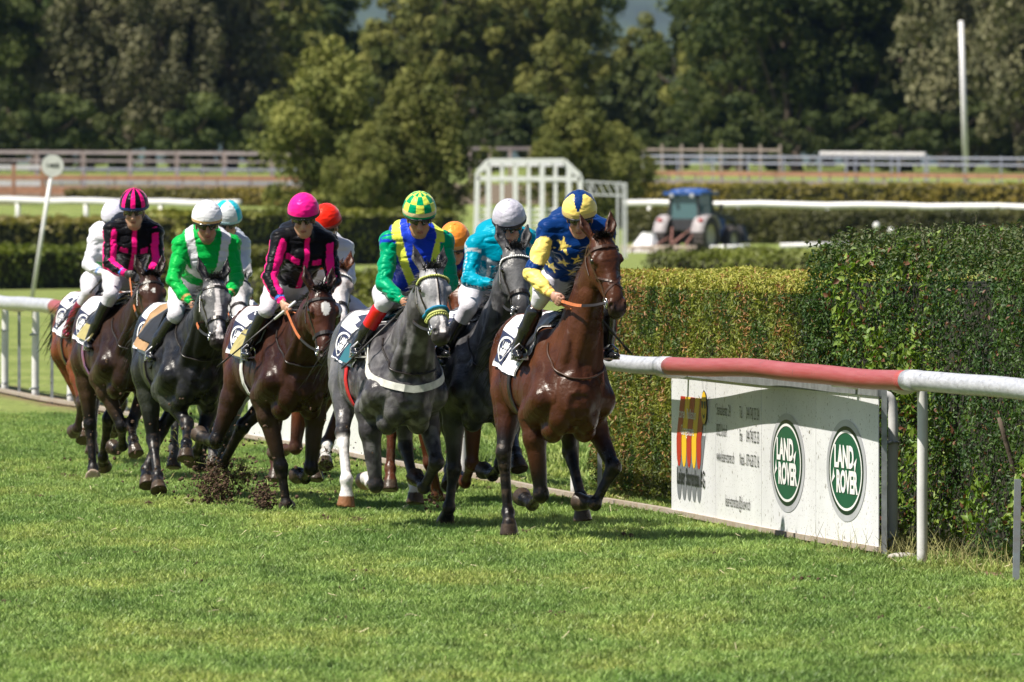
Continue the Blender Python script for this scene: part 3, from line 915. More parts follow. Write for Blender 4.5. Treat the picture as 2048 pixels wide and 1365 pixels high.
def tack(q):
    f, HP, B, root = q['f'], q['HP'], q['B'], q['root']
    ha, hl, hn = q['ha'], q['hl'], q['hn']
    def ring(a, off, deg0, deg1, n=22, cn=-.05, dn=0.0, da=0.0):
        """points round the head at station a, angle 0 = face normal, +90 = horse's left"""
        P, Nn = [], []
        for i in range(n + 1):
            g = R(deg0 + (deg1 - deg0) * i / n)
            d = hn * math.cos(g) + hl * math.sin(g)
            c = HP(a + da * (1 - math.cos(g)) + dn * abs(math.sin(g)), 0, cn)
            p, _ = f.hit(c, d, .24, .003)
            P.append(p + d * off); Nn.append(d)
        return P, Nn
    def long_(g0, a0, a1, off, n=12, cn=-.05):
        P, Nn = [], []
        for i in range(n + 1):
            a = a0 + (a1 - a0) * i / n
            g = R(g0); d = hn * math.cos(g) + hl * math.sin(g)
            p, _ = f.hit(HP(a, 0, cn), d, .2, .003)
            P.append(p + d * off); Nn.append(d)
        return P, Nn
    lm = M[q.get('bridle_mat', 'leather')]
    b = MB()
    b.add(*ribbon(*ring(.075, .004, -100, 100), .019, .005))                                  # browband
    b.add(*ribbon(*ring(.02, .003, 75, 285, 18, -.05), .016, .004))                           # headpiece
    for s in (-1, 1):
        b.add(*ribbon(*long_(s * 84, .06, .43, .003), .015, .004))
        b.add(*ribbon(*long_(s * 118, .06, .20, .003), .013, .004))
    if q.get('grackle'):
        for s in (-1, 1):
            P, Nn = [], []
            for i in range(15):
                t = i / 14; g = R(s * (95 * (1 - t) + 0)); a = .24 + .10 * t
                d = hn * math.cos(g) + hl * math.sin(g)
                p, _ = f.hit(HP(a, 0, -.05), d, .2, .003); P.append(p + d * .003); Nn.append(d)
            b.add(*ribbon(P, Nn, .014, .004))
            P, Nn = [], []
            for i in range(15):
                t = i / 14; g = R(s * (150 * t)); a = .34 + .11 * t
                d = hn * math.cos(g) + hl * math.sin(g)
                p, _ = f.hit(HP(a, 0, -.05), d, .2, .003); P.append(p + d * .003); Nn.append(d)
            b.add(*ribbon(P, Nn, .014, .004))
    elif not q.get('sheep'):
        P, Nn = ring(.33, .004, -179, 179, 30)
        b.add(*ribbon(P, Nn, .026, .006))
    if q.get('center'):
        b.add(*ribbon(*long_(0, .0, .32, .004), .010, .004))
    br = b.build('bridle', lm, root, smooth=False)
    if q.get('sheep'):
        c1, c2 = q['sheep']
        mb = MB(); mb2 = MB()
        for a, wd in ((.31, .018), (.345, .015)):
            P, Nn = ring(a, .006, -125, 125, 26)
            (mb if a < .33 else mb2).tube([p + n * .004 for p, n in zip(P, Nn)], wd * .62, 8)
        mb.build('noseband', c1, br, smooth=True)
        pts, Nn = ring(.362, .008, -115, 115, 22)
        for k, p in enumerate(pts):
            Vs, Fs = uvs(p, .009, 6, 4); mb2.add(Vs, Fs)
        mb2.build('beaded_noseband', c2, br, smooth=True)
        P, Nn = ring(.075, .012, -88, 88, 24)
        mb3 = MB()
        for p in P: mb3.add(*uvs(p, .0095, 6, 4))
        mb3.build('beaded_browband', c2, br, smooth=True)
    elif q.get('browbeads'):
        P, Nn = ring(.075, .010, -95, 95, 26); mb3 = MB()
        for p in P: mb3.add(*uvs(p, .008, 6, 4))
        mb3.build('beaded_browband', q['browbeads'], br, smooth=True)
    # bit rings
    q['bit'] = {}
    for s in (-1, 1):
        p, d = f.hit(HP(.435, 0, -.06), hl * s, .2, .003)
        p = p + hl * s * .006; q['bit'][s] = p
        pts = [p + (ha * math.cos(t) + hn * math.sin(t)) * .034 for t in np.linspace(0, 2 * math.pi, 15)]
        m = MB(); m.tube(pts, .005, 6, False); m.tube([p - ha * .04, p + ha * .04], .005, 6); m.build('bit_ring', M['steel'], br, smooth=True)
    # saddle cloth, wrapped over the back
    def skin(x, g, off):
        """g in degrees from straight up, + = horse's left"""
        c = B(x, 0, 1.22); a = R(g)
        u = (B(0, 0, 2) - B(0, 0, 1)); d = u * math.cos(a) + Vector((0, 1, 0)) * math.sin(a)
        p, _ = f.hit(c, d, .5, .004)
        return p + d * off
    q['skin'] = skin
    def sheet(name, x0, x1, g0, g1, off, m, par, nx=14, ng=34, thick=.010, slant=0, wob=.004, xf=None):
        V, F = [], []
        for lay in (0, 1):
            for i in range(nx + 1):
                for j in range(ng + 1):
                    g = g0 + (g1 - g0) * j / ng; x = x0 + (x1 - x0) * i / nx + slant * (abs(g) / 90)
                    w = wob * (math.sin(x * 40 + g * .1) + math.sin(g * .35))
                    V.append(skin(x, g, off + lay * thick + w))
        n = (nx + 1) * (ng + 1)
        for i in range(nx):
            for j in range(ng):
                a = i * (ng + 1) + j
                F.append((a + n, a + n + 1, a + n + ng + 2, a + n + ng + 1)); F.append((a, a + ng + 1, a + ng + 2, a + 1))
        for i in range(nx):
            for j in (0, ng):
                a = i * (ng + 1) + j; F.append((a, a + ng + 1, a + ng + 1 + n, a + n) if j == 0 else (a, a + n, a + n + ng + 1, a + ng + 1))
        for j in range(ng):
            for i in (0, nx):
                a = i * (ng + 1) + j; F.append((a, a + n, a + n + 1, a + 1) if i == 0 else (a, a + 1, a + 1 + n, a + n))
        return mk(name, V, F, m, par, True)
    gl = q.get('cloth_len', 92)
    if q.get('cloth', True):
        cl = sheet('saddle_cloth', -.62, -.02, -gl, gl, .012, M['cloth_white'], root, 12, 40, slant=-.05)
        # dark emblem square and round badge with lettering on the right flank
        def onc(u, v, off):       # u forward along the cloth, v down the flank (metres)
            return skin(u, -(v / .42 * 90), off)
        def patch(u0, u1, v0, v1, off, m, nm, par, n=8):
            V, F = [], []
            for i in range(n + 1):
                for j in range(n + 1):
                    V.append(onc(u0 + (u1 - u0) * i / n - .05 * (v0 + (v1 - v0) * j / n) / .42, v0 + (v1 - v0) * j / n, off))
            for i in range(n):
                for j in range(n):
                    a = i * (n + 1) + j; F.append((a, a + 1, a + n + 2, a + n + 1))
            return mk(nm, V, F, m, par, True)
        pt = patch(-.61, -.33, .24, .40, .031, M['cloth_navy'], 'emblem_patch', cl)
        badge(cl, onc, -.47, .32, .125, .07, .035)
        # race number
        num = q.get('num')
        if num:
            wrap_text(cl, num, lambda u, v: onc(-.47 + u - .05 * (.13 - v) / .42, .13 - v, .033), .17, M['cloth_navy'], 'number', bold=.012)
    # exercise pad / coloured pads under the saddle
    for nm, x0, x1, ga, gb, off, m in q.get('pads', []):
        sheet(nm, x0, x1, ga, gb, off, m, root, 10, 12, slant=-.04)
    # saddle: small seat with flaps
    sm = sheet('saddle', -.44, -.10, -62, 62, .032, M['saddle'], root, 12, 24, thick=.022, slant=.03)
    # girth
    gm = M[q.get('girth', 'leather')]
    P, Nn = [], []
    for i in range(40):
        g = 62 + (360 - 124) * i / 39; x = -.22 + .16 * (1 - math.cos(R((g - 62) / 236 * 360))) / 2
        p = skin(x, g, .004); P.append(p)
    c0 = B(-.1, 0, 1.2)
    Nn = [(p - c0) for p in P]
    Nn = [Vector((0, n.y, n.z)) for n in Nn]
    g = MB(); g.add(*ribbon(P, Nn, .075, .008)); g.build('girth', gm, root)
    # breast girth or martingale strap
    if q.get('breast'):
        m, wdt, z0 = q['breast']
        P, Nn = [], []
        for i in range(31):
            a = R(-112 + 224 * i / 30)
            d = Vector((math.cos(a), math.sin(a), 0))
            zz = z0 + .30 * (abs(a) / R(112)) ** 1.3
            p, _ = f.hit(B(.05, 0, zz), d, .75, .004)
            P.append(p + d * .006); Nn.append(d)
        g = MB(); g.add(*ribbon(P, Nn, wdt, .007)); g.build('breast_girth', m, root)
    if q.get('yoke', True):
        # thin neck strap hanging to the breast
        P = []
        for s_ in range(25):
            t = -1 + 2 * s_ / 24
            c = B(.30, 0, 1.34)
            a = R(t * 140)
            d = Vector((.62 * math.cos(a) + .10, math.sin(a) * .75, -.42 * math.cos(a) + .10))
            p, _ = f.hit(c, d, .5, .004); P.append(p + d.normalized() * .008)
        g = MB(); g.tube(smooth_path(P, 2), .0075, 6); g.build('neck_strap', lm, root, smooth=True)

def badge(par, onc, cu, cv, ru, rv, off):
    """round badge: pale ring and two words"""
    def ell(r0, r1, m, nm, o):
        V, F = [], []
        for i in range(28):
            a = 2 * math.pi * i / 28
            for r in (r0, r1): V.append(onc(cu + math.cos(a) * ru * r - .05 * cv / .42, cv + math.sin(a) * rv * r, o))
        for i in range(28):
            a, b = 2 * i, 2 * ((i + 1) % 28); F.append((a, b, b + 1, a + 1))
        return mk(nm, V, F, m, par, True)
    ell(.86, 1.0, M['white_print'], 'badge_ring', off)
    wrap_text(par, 'LAND\nROVER', lambda u, v: onc(cu + u - .05 * cv / .42, cv - v, off + .002), .046, M['white_print'], 'badge_lettering', bold=.003)

_TEXT = {}
def text_mesh(txt, size, bold=0.0, align='CENTER', squash=1.0, spacing=1.0):
    key = (txt, size, bold, align, squash, spacing)
    if key in _TEXT: return _TEXT[key]
    cu = bpy.data.curves.new('lettering', 'FONT')
    cu.body = txt; cu.size = size; cu.align_x = align; cu.align_y = 'CENTER'; cu.offset = bold
    cu.resolution_u = 3; cu.fill_mode = 'FRONT'; cu.space_line = .9; cu.space_character = spacing
    ob = bpy.data.objects.new('lettering', cu)
    COL.objects.link(ob)
    dg = bpy.context.evaluated_depsgraph_get()
    me = bpy.data.meshes.new_from_object(ob.evaluated_get(dg))
    V = [(v.co.x * squash, v.co.y) for v in me.vertices]; F = [tuple(p.vertices) for p in me.polygons]
    bpy.data.objects.remove(ob); bpy.data.meshes.remove(me); bpy.data.curves.remove(cu)
    _TEXT[key] = (V, F)
    return V, F

def wrap_text(par, txt, fn, size, m, nm, bold=0.0, align='CENTER', squash=1.0, spacing=1.0):
    V, F = text_mesh(txt, size, bold, align, squash, spacing)
    return mk(nm, [fn(u, v) for u, v in V], F, m, par, False)

def strands(name, roots, dirs, length, m, parent, width=.006, grav=.6, rng=RNG, seg=6, wind=(0, 0, 0), curl=.03, taper=True):
    """hair: many thin ribbons growing from roots"""
    V, F = [], []
    for r_, d_ in zip(roots, dirs):
        p = Vector(r_); d = Vector(d_).normalized(); L = length * (.7 + .5 * rng.random()); st = L / seg
        sd = d.cross(Vector(rng.normal(0, 1, 3))).normalized(); n0 = len(V); ph = rng.random() * 6
        for k in range(seg + 1):
            w = width * (1 - .85 * k / seg if taper else 1)
            V += [p - sd * w, p + sd * w]
            d = (d + Vector((0, 0, -grav * st * 4)) + Vector(wind) * st * 4 + Vector(rng.normal(0, curl, 3))).normalized()
            p = p + d * st
        for k in range(seg):
            a = n0 + 2 * k; F.append((a, a + 1, a + 3, a + 2))
    return mk(name, V, np.array(F), m, parent, True)

def hairs(q):
    rng = np.random.default_rng(int(q['px']))
    root, HP, B, hn, hl, ha = q['root'], q['HP'], q['B'], q['hn'], q['hl'], q['ha']
    m = M[q.get('hair', 'hair_black')]
    n0, n1, n2, n3 = q['n']; cr = q['cr']; f = q['f']
    rt, dr = [], []
    for i in range(620):
        t = rng.random()
        P = smooth_mix([B(.02, 0, 1.5), n1, n2, n3], t)
        p, _ = f.hit(P, cr + Vector((0, rng.normal(0, .12), 0)), .4, .01)
        rt.append(p - cr * .01); dr.append((cr * .30 + Vector((-.75, -.45 + rng.normal(0, .3), .05))))
    strands('mane', rt, dr, q.get('mane_len', .09), m, root, .006, 1.2, rng, 4, (-.5, -.2, -.1), .07)
    rt, dr = [], []
    for i in range(130):
        rt.append(HP(-.015 + rng.normal(0, .015), rng.normal(0, .03), .02)); dr.append(hn * .8 - ha * .25 + hl * rng.normal(-.05, .30))
    strands('forelock', rt, dr, .085, m, root, .006, 1.6, rng, 5, (-.1, -.1, 0), .08)
    rt, dr = [], []
    tb = B(-1.10, 0, 1.36)
    for i in range(420):
        rt.append(tb + Vector(rng.normal(0, .014, 3))); dr.append(Vector((-.9, rng.normal(q.get('taily', -.03), .07), .25 + rng.normal(0, .1))))
    strands('tail', rt, dr, q.get('tail_len', .78), m, root, .009, .42, rng, 9, (-.12, q.get('taily', -.03) * .3, 0), .06)

def smooth_mix(P, t):
    n = len(P) - 1; k = min(int(t * n), n - 1); u = t * n - k
    return P[k] * (1 - u) + P[k + 1] * u
# ------------------------------------------------------------------ riders
def silk_mat(name, rough=.28, sheen=.3, bump=.0035, scale=22, spec=.6):
    m, nt, N, L, P = new_mat(name)
    a = N.new('ShaderNodeVertexColor'); a.layer_name = 'Col'
    P.inputs['Roughness'].default_value = rough; P.inputs['Specular IOR Level'].default_value = spec
    P.inputs['Sheen Weight'].default_value = sheen; P.inputs['Sheen Roughness'].default_value = .3
    L.new(a.outputs['Color'], P.inputs['Base Color'])
    L.new(a.outputs['Color'], P.inputs['Specular Tint'])
    tc = N.new('ShaderNodeTexCoord'); mp = N.new('ShaderNodeMapping'); mp.inputs['Scale'].default_value = (1, 1, 1.7)
    L.new(tc.outputs['Object'], mp.inputs['Vector'])
    n = N.new('ShaderNodeTexNoise'); n.inputs['Scale'].default_value = scale; n.inputs['Detail'].default_value = 4; n.inputs['Distortion'].default_value = 2.2
    L.new(mp.outputs['Vector'], n.inputs['Vector'])
    b = N.new('ShaderNodeBump'); b.inputs['Distance'].default_value = bump * 2.2
    L.new(n.outputs['Fac'], b.inputs['Height']); L.new(b.outputs['Normal'], P.inputs['Normal'])
    return m
M['silk'] = silk_mat('silk', .34, .15, .0026, 10, .5)
M['cap_silk'] = silk_mat('cap_silk', .3, .2, .0012, 16)
M['breeches'] = mat('breeches', (.55, .54, .60), .6, noise_amt=.12, noise_scale=14, bump=.006, bump_scale=15, stretch=(1, 1, 1.6))
M['boot'] = mat('boot_leather', (.010, .010, .012), .18, spec=.7, attr=True)
M['shell'] = mat('helmet_shell', (.012, .012, .013), .2, spec=.6)
M['goggle'] = mat('goggle_lens', (.008, .007, .008), .08, spec=.9)
M['whip'] = mat('whip', (.02, .018, .018), .5)
M['glove'] = mat('glove', (.02, .02, .02), .7)
def skin_mat():
    m, nt, N, L, P = new_mat('skin')
    a = N.new('ShaderNodeVertexColor'); a.layer_name = 'Col'
    L.new(a.outputs['Color'], P.inputs['Base Color']); P.inputs['Roughness'].default_value = .5
    P.inputs['Subsurface Weight'].default_value = .08; P.inputs['Subsurface Radius'].default_value = (.01, .004, .002)
    return m
M['skin'] = skin_mat()

def build_jockey(q, j):
    onx, root_loc, rz = q['onx'], q['O'], q['rz']
    dx = j.get('dx', 0)
    Rs = onx(*j['Rs'], .0 + dx); Hc0 = onx(*j['head'], .20 + dx)
    if 'Ls' in j: Ls = onx(*j['Ls'], .02 + dx)
    else: Ls = Vector((Rs.x, 2 * Hc0.y - Rs.y + .02, Rs.z))
    mid = (Rs + Ls) / 2
    def mir(v, k=0): return Vector((v.x + k, 2 * mid.y * .5 + q.get('my', 0) - (v.y - mid.y * .5) + 0 if False else 2 * j.get('my', mid.y * .6) - v.y, v.z))
    Re = onx(*j['Re'], .12 + dx); Rh = onx(*j['Rh'], j.get('hx', .34) + dx)
    Le = onx(*j['Le'], .12 + dx) if 'Le' in j else mir(Re)
    Lh = onx(*j['Lh'], j.get('hx', .34) + dx) if 'Lh' in j else Vector((Rh.x, Rh.y + .14, Rh.z))
    def fix(a, b, L0, L1):
        d = b - a; l = d.length
        return a + d * (min(max(l, L0), L1) / l)
    Re = fix(Rs, Re, .25, .34); Le = fix(Ls, Le, .25, .34); 
    lat = (Ls - Rs).normalized()
    Rp = onx(*j['Rhip'], -.36 + dx) if 'Rhip' in j else None
    hz = j.get('hipz', mid.z - .36)
    pel = Vector((-.36 + dx, mid.y * .5 + (hz - .95) * q['lean'] * .5, hz))
    Rhip, Lhip = pel - Vector((0, .105, 0)), pel + Vector((0, .105, 0))
    Rk = onx(*j['Rk'], .12); Rf = onx(*j['Rf'], -.10)
    yk, yf = (Rk.z - .95) * q['lean'], (Rf.z - .95) * q['lean']
    Rf.y = min(Rf.y, yf - .30); Rk.y = min(Rk.y, yk - .18)
    Lk = Vector((Rk.x, 2 * yk - Rk.y, Rk.z)); Lf = Vector((Rf.x, 2 * yf - Rf.y, Rf.z))
    chest = mid + Vector((-.04, 0, -.10)); waist = pel * .62 + mid * .38 + Vector((.02, 0, -.02))
    neck = mid + Vector((.03, 0, .025))
    # head frame
    fz = (q['camL'] - Hc0); fz.z = 0; fz.normalize()
    fz = Matrix.Rotation(R(j.get('fy', 0)), 3, 'Z') @ fz
    lf = Vector((0, 0, 1)).cross(fz).normalized()
    fp = R(j.get('fp', 22) - 1); rl = R(j.get('roll', 0))
    ff = fz * math.cos(fp) - Vector((0, 0, 1)) * math.sin(fp); uu = ff.cross(lf)
    Rm = Matrix.Rotation(rl, 3, ff); lf = Rm @ lf; uu = Rm @ uu
    Hc = Hc0 - uu * .056
    RHd = [list(ff), list(lf), list(uu)]
    def FP(a, l, u): return Hc + ff * a + lf * l + uu * u
    per = empty('person', root_loc, rz, j['label'], 'jockey', 'jockeys riding in the field')
    hh = j.get('h', .0065)
    # ---------------- body: one continuous skin from head to boots
    pts = [Hc + Vector((0, 0, .16)), Hc + ff * .17, Rs, Ls, Re, Le, Rh, Lh, Rf, Lf, Rk, Lk, pel]
    lo = [min(p[i] for p in pts) - .13 for i in range(3)]; hi = [max(p[i] for p in pts) + .13 for i in range(3)]
    f = Field(lo, hi, hh)
    f.ell(FP(-.01, 0, .03), (.095, .076, .100), .01, RHd)
    f.ell(FP(.038, 0, -.050), (.058, .056, .070), .025, RHd)
    f.ell(FP(.066, 0, -.095), (.028, .030, .024), .022, RHd)
    f.cap(FP(.086, 0, .020), FP(.117, 0, -.030), .011, .0155, .012)
    for s in (-1, 1):
        f.ell(FP(.106, s * .012, -.034), (.011, .008, .008), .008, RHd)
        f.ell(FP(.062, s * .042, -.022), (.030, .020, .022), .015, RHd)
        f.cap(FP(.02, s * .055, -.06), FP(.055, s * .025, -.098), .016, .015, .02)
        f.ell(FP(.098, s * .032, .014), (.016, .018, .012), .010, RHd, sub=True)
        f.cap(FP(.088, s * .016, .034), FP(.074, s * .052, .030), .010, .008, .012)
        f.ell(FP(-.005, s * .078, -.01), (.016, .011, .028), .008, RHd)
    f.ell(FP(.088, 0, -.060), (.017, .024, .0075), .006, RHd)
    f.ell(FP(.084, 0, -.073), (.016, .021, .0075), .006, RHd)
    f.cap(FP(.107, -.020, -.0665), FP(.107, .020, -.0665), .0035, .0035, .003, sub=True)
    f.cap(FP(-.015, 0, -.06), neck, .052, .058, .03)
    f.cap(chest, pel, .085, .085, .05, lat, 1.3)
    f.cap(Rs, Ls, .045, .045, .03)
    f.ell(pel, (.09, .13, .09), .04)
    for a, b, c in ((Rs, Re, Rh), (Ls, Le, Lh)):
        w = c + (b - c).normalized() * .055
        f.cap(a, b, .036, .030, .02); f.cap(b, w, .030, .024, .015)
    for a, b, c in ((Rhip, Rk, Rf), (Lhip, Lk, Lf)):
        f.cap(a, b, .062, .045, .03); f.cap(b, c, .042, .028, .02); f.cap(c, c + Vector((.06, 0, -.03)), .026, .018, .02)
    hands = []
    for side, e, c in ((-1, Re, Rh), (1, Le, Lh)):
        a = (c - e).normalized()                       # forearm direction
        v = Vector((0, 0, 1)); v = (v - a * v.dot(a)).normalized(); v = (v + a * .1).normalized()   # stack of knuckles, thumb side up
        pn = a.cross(v).normalized() * side            # back of the hand faces outward
        if pn.dot(Vector((0, side, 0))) < 0: pn = -pn
        w = c - a * .055
        f.cap(w, c - a * .01, .024, .030, .012, pn, .75)
        f.ell(c - a * .005, (.032, .018, .036), .010, [list(a), list(pn), list(v)])
        for i in range(4):
            o = v * (.027 - i * .018); L = (.030, .034, .031, .025)[i]
            k0 = c + a * .024 + o + pn * .006
            k1 = k0 + a * L * .75 - pn * .010 - v * .002
            k2 = k1 - pn * .026 - a * .006
            k3 = k2 - a * .022 + pn * .004
            f.cap(k0, k1, .0096, .0090, .003); f.cap(k1, k2, .0090, .0084, .003); f.cap(k2, k3, .0084, .0078, .003)
        t0 = c - a * .02 + v * .026; t1 = t0 + a * .030 + v * .012 - pn * .012; t2 = t1 + a * .022 - v * .004 - pn * .014
        f.cap(t0, t1, .0125, .0105, .006); f.cap(t1, t2, .0105, .0085, .004)
        hands.append((c, a, v, pn))
    V, Q = f.mesh()
    C = np.tile(np.array(j.get('skin', (.44, .25, .17)), float), (len(V), 1))
    rel = V - np.array(Hc); A, L_, U = rel @ np.array(ff), rel @ np.array(lf), rel @ np.array(uu)
    hd = (np.abs(rel) < .2).all(1)
    C = lerp(C, (.34, .10, .085), hd * (np.abs(U + .066) < .011) * (np.abs(L_) < .022) * (A > .07) * .8)
    C = lerp(C, (.05, .015, .012), hd * (np.abs(U + .0665) < .003) * (np.abs(L_) < .022) * (A > .07) * .8)
    C = lerp(C, (.50, .20, .14), hd * np.exp(-((np.abs(L_) - .04) ** 2 + (U + .02) ** 2) / .0006) * .35 * (A > .02))
    if j.get('stubble', 0): C = lerp(C, (.12, .08, .07), hd * sstep(-U, .045, .09) * (A > .0) * j['stubble'] * (np.abs(U + .066) > .012))
    C = lerp(C, j.get('haircol', (.03, .02, .015)), hd * sstep(-A, .02, .05) * (U > -.05))
    if j.get('gloves'):
        for (c, a, v, pn) in hands:
            d = np.linalg.norm(V - np.array(c), axis=1); C = lerp(C, j['gloves'], (d < .085) * 1.0)
    mk('body', V, Q, M['skin'], per, True, col=C)
    for s in (-1, 1):
        mk('eye', *uvs(FP(.084, s * .032, .013), .0125, 10, 8), M['eye'], per)
    # ---------------- jacket
    jf = Field([min(p[i] for p in (Rs, Ls, Re, Le, Rh, Lh, pel)) - .16 for i in range(3)], [max(p[i] for p in (Rs, Ls, Re, Le, Rh, Lh, pel)) + .16 for i in range(3)], j.get('jh', .008))
    jf.cap(chest, waist, .125, .105, .05, lat, 1.32)
    jf.cap(chest + Vector((-.04, 0, .02)), waist + Vector((-.03, 0, .03)), .13, .12, .05, lat, 1.25)
    jf.ell(chest + Vector((.04, 0, .0)), (.10, .155, .12), .05)
    jf.cap(Rs, Ls, .062, .062, .06)
    jf.cap(Rs * .75 + Ls * .25 + Vector((0, 0, .02)), Rs * .25 + Ls * .75 + Vector((0, 0, .02)), .075, .075, .05)
    hump = mid + Vector((-.10, 0, .085))
    jf.ell(hump, (.12, .17, .075), .07)
    jf.cap(hump, waist + Vector((-.03, 0, .06)), .09, .10, .06, lat, 1.4)
    for a in (Rs, Ls): jf.cap(neck + Vector((-.05, 0, .05)), a + Vector((-.01, 0, .018)), .070, .062, .05)
    jf.cap(neck - Vector((0, 0, .03)), neck + (Hc - neck) * .28, .070, .058, .02)
    for a, b, c in ((Rs, Re, Rh), (Ls, Le, Lh)):
        w = c + (b - c).normalized() * .062
        jf.ell(a, (.070, .066, .070), .04)
        sag = Vector((-.01, 0, -.012))
        jf.cap(a, a + (b - a) * .5 + sag, .066, .064, .03); jf.cap(a + (b - a) * .5 + sag, b, .064, .056, .02)
        jf.cap(b, b + (w - b) * .6 + Vector((0, 0, -.008)), .057, .052, .02); jf.cap(b + (w - b) * .6 + Vector((0, 0, -.008)), w, .052, .034, .012)
    V, Q = jf.mesh()
    # folds
    e = .01
    G = np.stack([jf.val(V + np.eye(3)[k] * e) - jf.val(V - np.eye(3)[k] * e) for k in range(3)], 1)
    G /= np.linalg.norm(G, axis=1)[:, None] + 1e-9
    arm = np.zeros(len(V)); tt = np.zeros(len(V))
    for (a, b, c) in ((Rs, Re, Rh), (Ls, Le, Lh)):
        d1, t1 = segt(V, a, b); d2, t2 = segt(V, b, c)
        near = np.minimum(d1, d2) < .085
        tt = np.where(near, np.where(d1 < d2, t1, 1 + t2), tt); arm = np.where(near, 1, arm)
    wob = vnoise(V * [1, 1, 1.5], 11, 2, j.get('seed', 1)) - .5
    rdg = np.abs(vnoise(V * [1, .8, 2.0] + wob[:, None] * .06, 9, 2, j.get('seed', 1) + 3) - .5) * 2
    V = V + G * (wob * .007 - (1 - rdg) ** 6 * .011)[:, None]
    down = (waist - chest).normalized(); front = lat.cross(down).normalized()
    if front.x < 0: front = -front
    ctx = dict(Rs=Rs, Re=Re, Rh=Rh, Ls=Ls, Le=Le, Lh=Lh, chest=chest, waist=waist, lat=lat, down=down, front=front, mid=mid, neck=neck)
    relc = V - np.array(chest)
    ctx['y'] = relc @ np.array(lat); ctx['v'] = relc @ np.array(down); ctx['fr'] = relc @ np.array(front)
    dR = np.minimum(segt(V, Rs, Re)[0], segt(V, Re, Rh)[0]); dL = np.minimum(segt(V, Ls, Le)[0], segt(V, Le, Lh)[0])
    shw = abs((Rs - mid).dot(lat))
    ctx['arm'] = ((np.minimum(dR, dL) < .078) & ((np.abs(ctx['y']) > shw * .83) | (tt > .45))); ctx['t'] = tt
    # angle round each arm
    ang = np.zeros(len(V))
    for (a, b, c, sd) in ((Rs, Re, Rh, -1), (Ls, Le, Lh, 1)):
        d1, t1 = segt(V, a, b); d2, t2 = segt(V, b, c)
        use = (np.minimum(d1, d2) < .09) & ((V @ np.array(lat) - np.array(mid) @ np.array(lat)) * sd > 0)
        first = d1 <= d2
        for fl, (p, r_) in ((True, (a, b)), (False, (b, c))):
            ax = np.array((r_ - p).normalized()); rr = V - np.array(p); rr = rr - (rr @ ax)[:, None] * ax
            fwdv = np.array((1., 0, 0.3)); fwdv = fwdv - ax * (fwdv @ ax); fwdv /= np.linalg.norm(fwdv)
            sv = np.cross(ax, fwdv)
            an = np.arctan2(rr @ sv, rr @ fwdv) * sd
            k = use & (first == fl); ang[k] = an[k]
    ctx['ang'] = ang
    C = j['silk'](V, ctx)
    ja = mk('jacket', V, Q, M['silk'], per, True, col=C)
    # ---------------- breeches
    bf = Field([min(p[i] for p in (Rk, Lk, pel)) - .2 for i in range(3)], [max(p[i] for p in (Rk, Lk, pel, waist)) + .2 for i in range(3)], j.get('jh', .008))
    bf.cap(waist, pel, .098, .115, .03, lat, 1.25); bf.ell(pel + Vector((-.03, 0, 0)), (.12, .150, .115), .05)
    for a, b, c in ((Rhip, Rk, Rf), (Lhip, Lk, Lf)):
        bf.cap(a, a + (b - a) * .5, .088, .073, .05); bf.cap(a + (b - a) * .5, b, .073, .055, .03)
        bf.cap(b, b + (c - b) * j.get('breech', .30), .062, .052, .02)
    V, Q = bf.mesh()
    mk('breeches', V, Q, M['breeches'], per, True)
    # ---------------- boots
    bt = j.get('boot', (.012, .012, .014)); top = j.get('boottop')
    for a, c in ((Rk, Rf), (Lk, Lf)):
        d = (c - a).normalized(); toe = c + Vector((.15, 0, -.035)); toe.y += -.02 if c.y < 0 else .02
        g = Field([min(a[i], c[i], toe[i]) - .11 for i in range(3)], [max(a[i], c[i], toe[i]) + .11 for i in range(3)], .008)
        s0 = a + (c - a) * j.get('bstart', .22)
        g.cap(s0, a + (c - a) * .6, .058, .052, .02); g.cap(a + (c - a) * .6, c, .052, .038, .02)
        g.ell(c + Vector((0, 0, -.01)), (.045, .036, .045), .02)
        g.cap(c + Vector((-.03, 0, -.045)), c + Vector((.03, 0, -.045)), .028, .030, .015)
        g.cap(c + Vector((.02, 0, -.03)), toe, .036, .026, .02, (0, 0, 1), .8)
        V, Q = g.mesh()
        Cb = np.tile(np.array(bt, float), (len(V), 1))
        if top: Cb = lerp(Cb, top[0], (((V - np.array(a)) @ np.array(d)) / (c - a).length < top[1]) * 1.0)
        mk('boot', V, Q, M['boot'], per, True, col=Cb)
    # ---------------- helmet shell, peak, silk cap, goggles, strap
    Cc = FP(-.006, 0, .062)
    def dome(lat0, lat1, nl, no, rf, rl, ru, colf_=None, tk=0, wr=0):
        V, F, Cf = [], [], []
        for i in range(nl + 1):
            a = R(lat0 + (lat1 - lat0) * i / nl)
            for k in range(no):
                b = 2 * math.pi * k / no
                w = 1 + wr * (mnoise.noise(Vector((math.cos(b) * 3, math.sin(b) * 3, i * .35 + j.get('seed', 1)))))
                V.append(Cc + (ff * math.cos(b) * rf + lf * math.sin(b) * rl) * math.sin(a) * w + uu * math.cos(a) * ru * w)
        for i in range(nl):
            for k in range(no):
                F.append((i * no + k, (i + 1) * no + k, (i + 1) * no + (k + 1) % no, i * no + (k + 1) % no))
                lo_ = (k + .5) / no * 360; lo_ = lo_ - 360 if lo_ > 180 else lo_
                la = lat0 + (lat1 - lat0) * (i + .5) / nl
                if colf_: Cf.append(colf_(lo_, la))
        return V, F, Cf
    V, F, Cf = dome(0, 98, 34, 72, .137, .118, .134, j['cap'], wr=.022)
    cp_ = mk('cap', V, F, M['cap_silk'], per, True, colf=Cf)
    mk('button', *uvs(Cc + uu * .133, .010, 8, 6, (1, 1, .6)), M['cap_silk'], cp_, True, colf=[j['cap'](0, 20)] * 48)
